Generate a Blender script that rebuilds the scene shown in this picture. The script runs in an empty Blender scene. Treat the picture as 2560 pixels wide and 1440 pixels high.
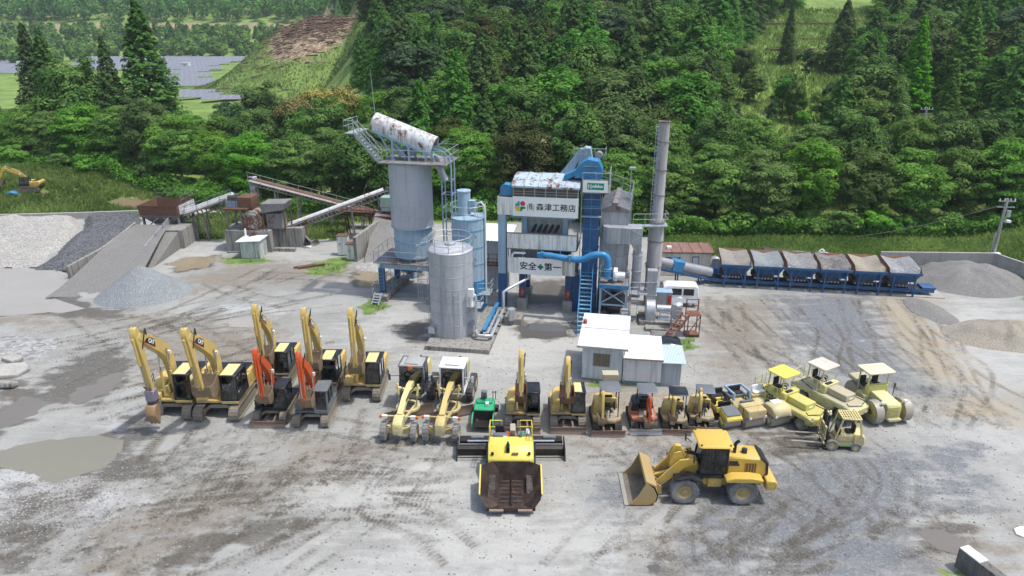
# Asphalt plant yard with a parked fleet of construction machines, seen from a drone.
import bpy, bmesh, math, random
import numpy as np
from mathutils import Matrix, Vector
R = math.radians
rng = np.random.default_rng(7)
random.seed(7)
scene = bpy.context.scene
C = scene.collection

# ------------------------------------------------------------------ camera
CAM_F, CAM_P, CAM_H = 1750.0, R(21.0), 22.5      # focal length in photo pixels, pitch, height
cam_d = bpy.data.cameras.new('camera'); cam_d.sensor_width = 36.0
cam_d.lens = 36.0 * CAM_F / 2560.0
cam_d.clip_start = 0.5; cam_d.clip_end = 5000
cam = bpy.data.objects.new('camera', cam_d); C.objects.link(cam)
cam.location = (0, 0, CAM_H); cam.rotation_euler = (math.pi / 2 - CAM_P, 0, 0)
scene.camera = cam

# ------------------------------------------------------------------ sky, sun, exposure
SUN_EL, SUN_AZ = R(68), R(102)        # azimuth clockwise from +Y: the sun stands to the right
w = bpy.data.worlds.new('World'); scene.world = w; w.use_nodes = True
wn = w.node_tree; wn.nodes.clear()
sky = wn.nodes.new('ShaderNodeTexSky'); sky.sky_type = 'NISHITA'; sky.sun_disc = False
sky.sun_elevation = SUN_EL; sky.sun_rotation = SUN_AZ
sky.air_density = 1.0; sky.dust_density = 3.0; sky.ozone_density = 1.0
bg = wn.nodes.new('ShaderNodeBackground'); bg.inputs[1].default_value = 0.15
wo = wn.nodes.new('ShaderNodeOutputWorld')
wn.links.new(sky.outputs[0], bg.inputs[0]); wn.links.new(bg.outputs[0], wo.inputs[0])
sd = bpy.data.lights.new('sun', 'SUN'); sd.energy = 2.4; sd.angle = R(1.6); sd.color = (1.0, 0.975, 0.93)
sun = bpy.data.objects.new('sun', sd); C.objects.link(sun)
sv = Vector((math.sin(SUN_AZ) * math.cos(SUN_EL), math.cos(SUN_AZ) * math.cos(SUN_EL), math.sin(SUN_EL)))
sun.rotation_euler = (-sv).to_track_quat('-Z', 'Y').to_euler(); sun.location = (0, 0, 80)
scene.view_settings.view_transform = 'Standard'; scene.view_settings.look = 'None'
scene.view_settings.gamma = 1.0; scene.view_settings.exposure = 0.52
scene.render.engine = 'CYCLES'
scene.cycles.max_bounces = 4; scene.cycles.diffuse_bounces = 2; scene.cycles.glossy_bounces = 2
scene.cycles.transmission_bounces = 4; scene.cycles.transparent_max_bounces = 14
scene.cycles.use_denoising = True; scene.cycles.use_adaptive_sampling = True; scene.cycles.adaptive_threshold = .03

# ------------------------------------------------------------------ measuring helpers
def G(px, py, z=0.0):
    """world point on the level z seen at a photo pixel"""
    v = (py - 720) / CAM_F; u = (px - 1280) / CAM_F
    t = (CAM_H - z) / (math.sin(CAM_P) + v * math.cos(CAM_P))
    return (u * t, (math.cos(CAM_P) - v * math.sin(CAM_P)) * t)
def pixel(x, y, z):
    d = y * math.cos(CAM_P) + (CAM_H - z) * math.sin(CAM_P)
    return 1280 + CAM_F * x / d, 720 + CAM_F * ((CAM_H - z) * math.cos(CAM_P) - y * math.sin(CAM_P)) / d
def sstep(a, b, x):
    t = np.clip((np.asarray(x, float) - a) / (b - a), 0, 1); return t * t * (3 - 2 * t)

# ------------------------------------------------------------------ value noise (numpy)
_tab = rng.random((256, 256))
def vnoise(x, y):
    xi = np.floor(x).astype(int); yi = np.floor(y).astype(int)
    fx = x - xi; fy = y - yi; fx = fx * fx * (3 - 2 * fx); fy = fy * fy * (3 - 2 * fy)
    a = _tab[xi & 255, yi & 255]; b = _tab[(xi + 1) & 255, yi & 255]
    c = _tab[xi & 255, (yi + 1) & 255]; d = _tab[(xi + 1) & 255, (yi + 1) & 255]
    return (a * (1 - fx) + b * fx) * (1 - fy) + (c * (1 - fx) + d * fx) * fy
def fbm(x, y, o=4):
    s = 0; a = .5
    for k in range(o):
        s = s + a * vnoise(x * 2 ** k + 17.3 * k, y * 2 ** k + 5.1 * k); a *= .5
    return s

# ------------------------------------------------------------------ materials
MATS = {}
def nodes(m):
    m.use_nodes = True; nt = m.node_tree; nt.nodes.clear()
    def n(t, **kw):
        x = nt.nodes.new('ShaderNode' + t)
        for k, v in kw.items():
            if k == 'inp':
                for kk, vv in v.items():
                    if isinstance(vv, bpy.types.NodeSocket): nt.links.new(vv, x.inputs[kk])
                    else: x.inputs[kk].default_value = vv
            else: setattr(x, k, v)
        return x
    return nt, n
def rgba(c): return (c[0], c[1], c[2], 1)
def mix(n, fac, a, b):
    x = n('Mix', data_type='RGBA')
    for k, v in ((0, fac), (6, a), (7, b)):
        if isinstance(v, bpy.types.NodeSocket): x.id_data.links.new(v, x.inputs[k])
        else: x.inputs[k].default_value = v if k == 0 else rgba(v)
    return x.outputs[2]
def math_(n, op, a, b=0.5, c=None, clamp=False):
    x = n('Math', operation=op); x.use_clamp = clamp
    for k, v in ((0, a), (1, b), (2, c)):
        if v is None: continue
        if isinstance(v, bpy.types.NodeSocket): x.id_data.links.new(v, x.inputs[k])
        else: x.inputs[k].default_value = v
    return x.outputs[0]
def ramp(n, fac, lo, hi):
    x = n('MapRange', interpolation_type='SMOOTHSTEP', inp={0: fac, 1: lo, 2: hi, 3: 0.0, 4: 1.0}); return x.outputs[0]
def noise(n, vec, scale, detail=3, rough=.6):
    x = n('TexNoise', inp={'Vector': vec, 'Scale': scale, 'Detail': detail, 'Roughness': rough}); return x.outputs[0]
def mapping(n, vec, sc=(1, 1, 1), rot=(0, 0, 0)):
    return n('Mapping', inp={'Vector': vec, 'Scale': sc, 'Rotation': rot}).outputs[0]
RUST = (.16, .062, .028); DUST = (.38, .33, .26); GRIME = (.09, .08, .065)
def mat(name, col, rough=.5, metal=0.0, dirt=0.0, rust=0.0, streak=0.0, dirtcol=DUST, scale=1.0, bump=0.0, spec=.4, var=.0, streakcol=None, mud=0.0):
    """painted or bare surface with dust, rust blotches and rain streaks"""
    if name in MATS: return MATS[name]
    m = bpy.data.materials.new(name); MATS[name] = m
    nt, n = nodes(m)
    geo = n('TexCoord').outputs['Object']
    oi = n('ObjectInfo').outputs['Random']
    off = n('VectorMath', operation='SCALE', inp={0: n('CombineXYZ', inp={0: oi, 1: oi, 2: oi}).outputs[0], 'Scale': 40.0}).outputs[0]
    vec = n('VectorMath', operation='ADD', inp={0: geo, 1: off}).outputs[0]
    c = n('RGB'); c.outputs[0].default_value = rgba(col); c = c.outputs[0]
    n1 = noise(n, vec, 1.3 * scale, 4); n2 = noise(n, vec, 7.0 * scale, 3)
    r = None
    if var:
        c = mix(n, math_(n, 'MULTIPLY', n2, var), c, tuple(x * .45 for x in col))
        c = mix(n, math_(n, 'MULTIPLY', n1, var * .8), c, tuple(min(1, x * 1.35) for x in col))
    if streak:
        s = noise(n, mapping(n, vec, (2.6 * scale, 2.6 * scale, .16 * scale)), 1.6, 4)
        c = mix(n, math_(n, 'MULTIPLY', ramp(n, s, .47, .68), streak), c, streakcol or GRIME)
        s2 = noise(n, mapping(n, vec, (6 * scale, 6 * scale, .3 * scale)), 1.2, 2)
        c = mix(n, math_(n, 'MULTIPLY', ramp(n, s2, .5, .72), streak * .6), c, tuple(x * .6 for x in (streakcol or GRIME)))
    if dirt:
        d = math_(n, 'ADD', math_(n, 'MULTIPLY', n1, .6), math_(n, 'MULTIPLY', n2, .4))
        r = math_(n, 'MULTIPLY', ramp(n, d, .54 - .3 * dirt, .66), min(1, .3 + dirt * .6))
        c = mix(n, r, c, dirtcol)
    if mud:                       # dried mud thrown up over the lower parts
        hgt = n('SeparateXYZ', inp={0: geo}).outputs[2]
        f = ramp(n, math_(n, 'SUBTRACT', math_(n, 'ADD', math_(n, 'MULTIPLY', n2, 1.1), math_(n, 'MULTIPLY', n1, 1.1)), math_(n, 'MULTIPLY', hgt, .62)), .25, .75)
        c = mix(n, math_(n, 'MULTIPLY', f, mud), c, (.27, .235, .18))
    if rust:
        n3 = math_(n, 'ADD', math_(n, 'MULTIPLY', noise(n, vec, 1.1 * scale, 6, .7), .72), math_(n, 'MULTIPLY', noise(n, mapping(n, vec, (5 * scale, 5 * scale, .45 * scale)), 1.0, 4), .28))
        f = ramp(n, n3, .66 - .3 * rust, .73 - .24 * rust)
        c = mix(n, f, c, RUST)
        c = mix(n, math_(n, 'MULTIPLY', f, ramp(n, n2, .45, .65)), c, (.07, .03, .018))
    b = n('BsdfPrincipled', inp={'Base Color': c, 'Metallic': metal, 'Roughness': rough, 'Specular IOR Level': spec})
    if r is not None:
        nt.links.new(math_(n, 'ADD', math_(n, 'MULTIPLY', r, .35), rough, clamp=True), b.inputs['Roughness'])
    if bump:
        bn = n('Bump', inp={'Strength': bump, 'Distance': .05, 'Height': noise(n, vec, 12 * scale, 4)})
        nt.links.new(bn.outputs[0], b.inputs['Normal'])
    o = n('OutputMaterial'); nt.links.new(b.outputs[0], o.inputs[0])
    return m
def glass(name, col, rough=.06):
    if name in MATS: return MATS[name]
    m = bpy.data.materials.new(name); MATS[name] = m
    nt, n = nodes(m)
    tr = n('BsdfTransparent', inp={0: rgba(col)}); gl = n('BsdfGlossy', inp={0: (.9, .95, 1, 1), 'Roughness': rough})
    fr = n('Fresnel', inp={'IOR': 1.5})
    mx = n('MixShader', inp={0: math_(n, 'ADD', fr.outputs[0], .06), 1: tr.outputs[0], 2: gl.outputs[0]})
    o = n('OutputMaterial'); nt.links.new(mx.outputs[0], o.inputs[0])
    return m

# ------------------------------------------------------------------ mesh builder
class MB:
    def __init__(s): s.v = []; s.f = []; s.mi = []; s.cur = 0; s.M = Matrix()
    def add(s, vs, fs):
        o = len(s.v)
        s.v += [tuple(s.M @ Vector(p)) for p in vs]
        s.f += [tuple(i + o for i in f) for f in fs]; s.mi += [s.cur] * len(fs)
        return s
    def box(s, x0, x1, y0, y1, z0, z1, top=None):
        """box by its limits; top = (x0, x1, y0, y1) of a different top face"""
        t = top or (x0, x1, y0, y1)
        return s.add([(x0, y0, z0), (x1, y0, z0), (x1, y1, z0), (x0, y1, z0), (t[0], t[2], z1), (t[1], t[2], z1), (t[1], t[3], z1), (t[0], t[3], z1)],
                     [(3, 2, 1, 0), (4, 5, 6, 7), (0, 1, 5, 4), (1, 2, 6, 5), (2, 3, 7, 6), (3, 0, 4, 7)])
    def prism(s, pts, ax, a, b, pts2=None):
        """polygon in the plane across axis ax, from a to b (pts2: the polygon at b)"""
        n = len(pts); q = pts2 or pts
        def P(p, k): return {'x': (k, p[0], p[1]), 'y': (p[0], k, p[1]), 'z': (p[0], p[1], k)}[ax]
        return s.add([P(p, a) for p in pts] + [P(p, b) for p in q],
                     [tuple(range(n))[::-1], tuple(range(n, 2 * n))] + [(i, (i + 1) % n, n + (i + 1) % n, n + i) for i in range(n)])
    def frame(s, p0, p1):
        d = (Vector(p1) - Vector(p0)); L = d.length; d = d / max(L, 1e-9)
        up = Vector((0, 0, 1)) if abs(d.z) < .98 else Vector((0, 1, 0))
        a = d.cross(up).normalized(); b = a.cross(d)
        return d, a, b
    def cyl(s, p0, p1, r, r2=None, n=10, caps=True):
        r2 = r if r2 is None else r2; d, a, b = s.frame(p0, p1); p0 = Vector(p0); p1 = Vector(p1)
        cs = [(math.cos(2 * math.pi * i / n), math.sin(2 * math.pi * i / n)) for i in range(n)]
        vs = [p0 + (a * c + b * k) * r for c, k in cs] + [p1 + (a * c + b * k) * r2 for c, k in cs]
        fs = [(i, (i + 1) % n, n + (i + 1) % n, n + i) for i in range(n)]
        if caps: fs += [tuple(range(n))[::-1], tuple(range(n, 2 * n))]
        return s.add(vs, fs)
    def tube(s, pts, r, n=6):
        for i in range(len(pts) - 1): s.cyl(pts[i], pts[i + 1], r, None, n)
        return s
    def pipe(s, pts, r, n=10):
        """smooth pipe through points (shared rings)"""
        P = [Vector(p) for p in pts]; vs = []
        for i, p in enumerate(P):
            d = (P[min(i + 1, len(P) - 1)] - P[max(i - 1, 0)]).normalized()
            up = Vector((0, 0, 1)) if abs(d.z) < .9 else Vector((0, 1, 0))
            if i == 0: a = d.cross(up).normalized()
            else: a = (a - d * a.dot(d)).normalized()
            b = a.cross(d); rr = r[i] if isinstance(r, (list, tuple)) else r
            vs += [p + (a * math.cos(2 * math.pi * k / n) + b * math.sin(2 * math.pi * k / n)) * rr for k in range(n)]
        m = len(P)
        fs = [(i * n + k, i * n + (k + 1) % n, (i + 1) * n + (k + 1) % n, (i + 1) * n + k) for i in range(m - 1) for k in range(n)]
        fs += [tuple(range(n))[::-1], tuple(range((m - 1) * n, m * n))]
        return s.add(vs, fs)
    def bar(s, p0, p1, w, h=None):
        h = h or w; d, a, b = s.frame(p0, p1); p0 = Vector(p0); p1 = Vector(p1)
        o = [(-w / 2, -h / 2), (w / 2, -h / 2), (w / 2, h / 2), (-w / 2, h / 2)]
        vs = [p0 + a * x + b * y for x, y in o] + [p1 + a * x + b * y for x, y in o]
        return s.add(vs, [(3, 2, 1, 0), (4, 5, 6, 7)] + [(i, (i + 1) % 4, 4 + (i + 1) % 4, 4 + i) for i in range(4)])
    def lathe(s, prof, n=20, c=(0, 0, 0), a0=0, a1=2 * math.pi):
        full = abs(a1 - a0 - 2 * math.pi) < 1e-6; k = n if full else n + 1
        vs = [(c[0] + r * math.cos(a0 + (a1 - a0) * i / n), c[1] + r * math.sin(a0 + (a1 - a0) * i / n), c[2] + z) for r, z in prof for i in range(k)]
        fs = []
        for j in range(len(prof) - 1):
            for i in range(n):
                i2 = (i + 1) % k if full else i + 1
                fs.append((j * k + i, j * k + i2, (j + 1) * k + i2, (j + 1) * k + i))
        return s.add(vs, fs)
    def wheel(s, c, r, w, prof=None, n=20):
        """lathe about the x axis; prof = [(x, radius)]"""
        prof = prof or [(-w / 2, 0.0), (-w / 2, r * .93), (-w * .4, r), (w * .4, r), (w / 2, r * .93), (w / 2, 0.0)]
        M0 = s.M.copy(); s.M = M0 @ Matrix.Translation(c) @ Matrix.Rotation(math.pi / 2, 4, 'Y')
        s.lathe([(q, x) for x, q in prof], n); s.M = M0; return s
    def build(s, name, mats, parent=None, smooth=True, bevel=0.0, label=None, loc=None):
        me = bpy.data.meshes.new(name); me.from_pydata(s.v, [], s.f)
        mats = mats if isinstance(mats, (list, tuple)) else [mats]
        for m in mats: me.materials.append(m)
        if len(mats) > 1: me.polygons.foreach_set('material_index', s.mi)
        if s.f and len(s.f) < 60000:
            b = bmesh.new(); b.from_mesh(me); bmesh.ops.recalc_face_normals(b, faces=b.faces)
            if bevel: bmesh.ops.bevel(b, geom=[e for e in b.edges if len(e.link_faces) == 2 and e.calc_face_angle(0) > .5], offset=bevel, segments=1, affect='EDGES', clamp_overlap=True)
            b.to_mesh(me); b.free()
        if smooth and s.f:
            me.shade_smooth(); me.set_sharp_from_angle(angle=R(38))
        return link(name, me, parent, label, loc)
def link(name, data, parent=None, label=None, loc=None):
    o = bpy.data.objects.new(name, data); C.objects.link(o)
    if parent is not None: o.parent = parent
    if label: o['label'] = label
    if loc is not None: o.location = loc
    return o
def tag(o, label=None, cat=None, group=None, kind=None):
    if label: o['label'] = label
    if cat: o['category'] = cat
    if group: o['group'] = group
    if kind: o['kind'] = kind
    return o
def thing(name, label, cat, loc=(0, 0, 0), rz=0.0, group=None, sc=1.0):
    o = link(name, None); o.empty_display_size = .3
    o.location = loc; o.rotation_euler = (0, 0, rz); o.scale = (sc, sc, sc)
    return tag(o, label, cat, group)
def copy_tree(o, parent=None, skip=()):
    c = o.copy(); C.objects.link(c); c.parent = parent
    for ch in list(o.children):
        if ch.name.split('.')[0] not in skip: copy_tree(ch, c, skip)
    return c
def text_mesh(body, size, off=.0, ext=.004):
    """lettering as a flat mesh in the xz plane, centred, facing -y"""
    cu = bpy.data.curves.new('lettering', 'FONT'); cu.body = body; cu.size = size
    cu.align_x = 'CENTER'; cu.align_y = 'CENTER'; cu.offset = off; cu.extrude = ext; cu.resolution_u = 3
    o = bpy.data.objects.new('lettering', cu); C.objects.link(o)
    me = bpy.data.meshes.new_from_object(o.evaluated_get(bpy.context.evaluated_depsgraph_get()))
    bpy.data.objects.remove(o); bpy.data.curves.remove(cu)
    me.transform(Matrix.Rotation(math.pi / 2, 4, 'X'))
    return me
def lettering(body, size, m, parent, loc, off=0.0, rot=(0, 0, 0), sx=1.0):
    me = text_mesh(body, size, off); me.materials.clear(); me.materials.append(m)
    o = link('lettering', me, parent); o.location = loc; o.rotation_euler = rot; o.scale = (sx, 1, 1)
    return o
def np_mesh(name, V, F, m, attrs=None, smooth=False):
    """big mesh from numpy arrays; F (k,4) or (k,3)"""
    me = bpy.data.meshes.new(name); nv = len(V); nf, k = F.shape
    me.vertices.add(nv); me.vertices.foreach_set('co', np.asarray(V, np.float32).ravel())
    me.loops.add(nf * k); me.loops.foreach_set('vertex_index', F.astype(np.int32).ravel())
    me.polygons.add(nf); me.polygons.foreach_set('loop_start', np.arange(0, nf * k, k, dtype=np.int32))
    me.update(calc_edges=True)
    if smooth: me.shade_smooth()
    for kk, a in (attrs or {}).items():
        at = me.attributes.new(kk, 'FLOAT', 'POINT'); at.data.foreach_set('value', np.asarray(a, np.float32).ravel())
    if m: me.materials.append(m)
    return me
# ------------------------------------------------------------------ terrain
def hz(x, y):
    x = np.asarray(x, float); y = np.asarray(y, float)
    side = sstep(-14, 16, x + .23 * y)
    yy = np.clip(y - 75, 0, None)
    hill = .2 * yy * sstep(0, 14, yy) * side
    hill = np.where(hill > 48, 48 + (hill - 48) * .2, hill)
    e = ((x + 56) / 38) ** 2 + ((y - 262) / 44) ** 2
    knoll = 22.3 * np.exp(-e ** 1.9) * (1 + .10 * (fbm(x * .07, y * .07) - .5))
    ridge = 20.5 * sstep(-72, -44, x) * sstep(190, 235, y) * (1 - side)
    mound = 3.4 * np.exp(-(((x + 68) / 22) ** 2 + ((y - 97) / 9) ** 2) ** 1.3) * (.75 + .6 * fbm(x * .12, y * .12))
    far = 13 * sstep(470, 545, y) + 7 * sstep(548, 562, y) + .22 * np.clip(y - 565, 0, None)
    far = far * sstep(40, -40, x - 0 * y)
    bank = 2.6 * sstep(46, 60, x - .18 * (y - 60)) * sstep(52, 64, y)
    return np.maximum.reduce([hill, knoll, ridge, mound, far, bank])
def in_poly(poly, x, y):
    c = np.zeros(np.shape(x), bool); n = len(poly); j = n - 1
    for i in range(n):
        xi, yi = poly[i]; xj, yj = poly[j]
        if yi != yj: c ^= ((yi > y) != (yj > y)) & (x < (xj - xi) * (y - yi) / (yj - yi) + xi)
        j = i
    return c
def sdf(poly, x, y):
    d = np.full(np.shape(x), 1e9); n = len(poly)
    for i in range(n):
        ax, ay = poly[i]; bx, by = poly[(i + 1) % n]
        ex, ey = bx - ax, by - ay; t = np.clip(((x - ax) * ex + (y - ay) * ey) / (ex * ex + ey * ey + 1e-9), 0, 1)
        d = np.minimum(d, np.hypot(x - ax - t * ex, y - ay - t * ey))
    return np.where(in_poly(poly, x, y), d, -d)
def grid(xs, ys, zf):
    X, Y = np.meshgrid(xs, ys); Z = zf(X, Y)
    nx, ny = len(xs), len(ys)
    i = np.arange(nx - 1)[None, :] + nx * np.arange(ny - 1)[:, None]; i = i.ravel()
    return np.stack([X, Y, Z], -1).reshape(-1, 3), np.stack([i, i + 1, i + nx + 1, i + nx], 1)

GRASS_T, SOIL_T = (.085, .145, .035), (.25, .17, .11)
def grass_material(name):
    m = bpy.data.materials.new(name); nt, n = nodes(m)
    p = n('NewGeometry').outputs['Position']
    a, b = noise(n, p, .12, 5), noise(n, p, 1.6, 4)
    c = mix(n, ramp(n, a, .35, .65), (.11, .19, .042), (.23, .34, .085))
    c = mix(n, math_(n, 'MULTIPLY', ramp(n, b, .4, .7), .6), c, (.25, .30, .10))
    at = n('Attribute', attribute_name='soil').outputs['Fac']
    f = ramp(n, math_(n, 'ADD', at, math_(n, 'MULTIPLY', math_(n, 'SUBTRACT', noise(n, p, .35, 5), .5), 1.1)), .42, .62)
    soil = mix(n, ramp(n, noise(n, p, .9, 5), .35, .65), (.42, .34, .23), (.20, .135, .09))
    c = mix(n, f, c, soil)
    rd = n('Attribute', attribute_name='road').outputs['Fac']
    c = mix(n, ramp(n, math_(n, 'ADD', rd, math_(n, 'MULTIPLY', math_(n, 'SUBTRACT', b, .5), .5)), .4, .6), c, (.5, .46, .38))
    bs = n('BsdfPrincipled', inp={'Base Color': c, 'Roughness': .9, 'Specular IOR Level': .15})
    bn = n('Bump', inp={'Strength': .8, 'Distance': .4, 'Height': noise(n, p, 2.2, 6, .7)}); nt.links.new(bn.outputs[0], bs.inputs['Normal'])
    o = n('OutputMaterial'); nt.links.new(bs.outputs[0], o.inputs[0]); return m
M_GRASS = grass_material('grassland')
def seg_mask(pts, x, y, wid):
    d = np.full(np.shape(x), 1e9)
    for i in range(len(pts) - 1):
        ax, ay = pts[i]; bx, by = pts[i + 1]; ex, ey = bx - ax, by - ay
        t = np.clip(((x - ax) * ex + (y - ay) * ey) / (ex * ex + ey * ey + 1e-9), 0, 1)
        d = np.minimum(d, np.hypot(x - ax - t * ex, y - ay - t * ey))
    return np.clip(1 - d / wid, 0, 1)
def soil_mask(x, y):
    e = ((x + 64) / 17) ** 2 + ((y - 240) / 20) ** 2
    s = np.exp(-e ** 1.5) * .95
    s = np.maximum(s, .9 * sstep(545, 549, y) * sstep(568, 562, y) * sstep(-20, -60, x) * (.55 + .8 * fbm(x * .03, y * .03 + 5)))
    s = np.maximum(s, .55 * np.exp(-(((x + 60) / 8) ** 2 + ((y - 89) / 2.5) ** 2)))
    s = np.maximum(s, .75 * np.exp(-(((x + 48) / 6) ** 2 + ((y - 88) / 3) ** 2)))
    return s
def road_mask(x, y):
    return np.maximum(seg_mask([(-46, 250), (-38, 238), (-30, 226)], x, y, 5.0), seg_mask([(-40, 84), (-33, 88), (-22, 92), (-4, 93)], x, y, 3.0) * .9)
xs = np.concatenate([np.arange(-900, -130, 14), np.arange(-130, 130, 2.2), np.arange(130, 900, 14)])
ys = np.concatenate([np.arange(-40, 80, 6), np.arange(80, 130, 1.6), np.arange(130, 330, 3), np.arange(330, 1100, 12)])
V, F = grid(xs, ys, lambda x, y: hz(x, y) - .7 * (1 - sstep(86.5, 89.5, y)) + .35 * (fbm(x * .3, y * .3) - .5) * sstep(90, 95, y))
tag(link('terrain', np_mesh('terrain', V, F, M_GRASS, {'soil': soil_mask(V[:, 0], V[:, 1]), 'road': road_mask(V[:, 0], V[:, 1])}, True)), 'green valley floor and hillside around the yard', kind='structure')

# ------------------------------------------------------------------ the yard sheet
def PX(*pts): return [G(a, b) for a, b in pts]
PUDDLES = {   # outline in photo measurements, water level, depth
 'muddy_pond': (PX((-120, 660), (60, 668), (130, 672), (165, 690), (150, 712), (132, 742), (205, 766), (150, 776), (60, 780), (-120, 786)), -.10, .34),
 'murky_puddle': (PX((-80, 1138), (0, 1135), (60, 1118), (150, 1102), (230, 1098), (285, 1105), (280, 1135), (260, 1160), (190, 1178), (150, 1198), (110, 1195), (85, 1165), (0, 1160), (-80, 1165)), -.04, .12),
 'roadside_puddle': (PX((-60, 1075), (0, 1035), (60, 990), (130, 985), (120, 1005), (60, 1045), (10, 1080), (-40, 1100)), -.05, .10),
 'track_puddle': (PX((170, 985), (215, 960), (260, 945), (300, 930), (305, 940), (265, 975), (205, 1000)), -.05, .10),
 'lane_puddle': (PX((1308, 818), (1345, 812), (1400, 818), (1402, 835), (1375, 842), (1320, 838)), -.03, .08),  # dark water in front of the sign tower's truck lane
 'silo_puddle': (PX((880, 690), (910, 672), (960, 668), (990, 690), (960, 716), (900, 712)), -.05, .12),
 'ramp_puddle': (PX((425, 660), (470, 645), (540, 640), (560, 650), (520, 664), (450, 674)), -.04, .10),
 'drain_puddle': (PX((1000, 658), (1060, 648), (1075, 665), (1040, 690), (1005, 690)), -.04, .1),
 'small_puddle': (PX((575, 800), (620, 795), (660, 802), (640, 815), (590, 812)), -.03, .07),
 'corner_puddle': (PX((2330, 1320), (2365, 1322), (2388, 1345), (2382, 1368), (2350, 1358), (2328, 1340)), -.03, .08),
 'brown_puddle': (PX((450, 1375), (490, 1362), (506, 1372), (495, 1392), (455, 1400)), -.055, .08),
 'wheel_puddle': (PX((1625, 1408), (1650, 1404), (1658, 1418), (1640, 1430), (1625, 1422)), -.03, .07),
}
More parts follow.
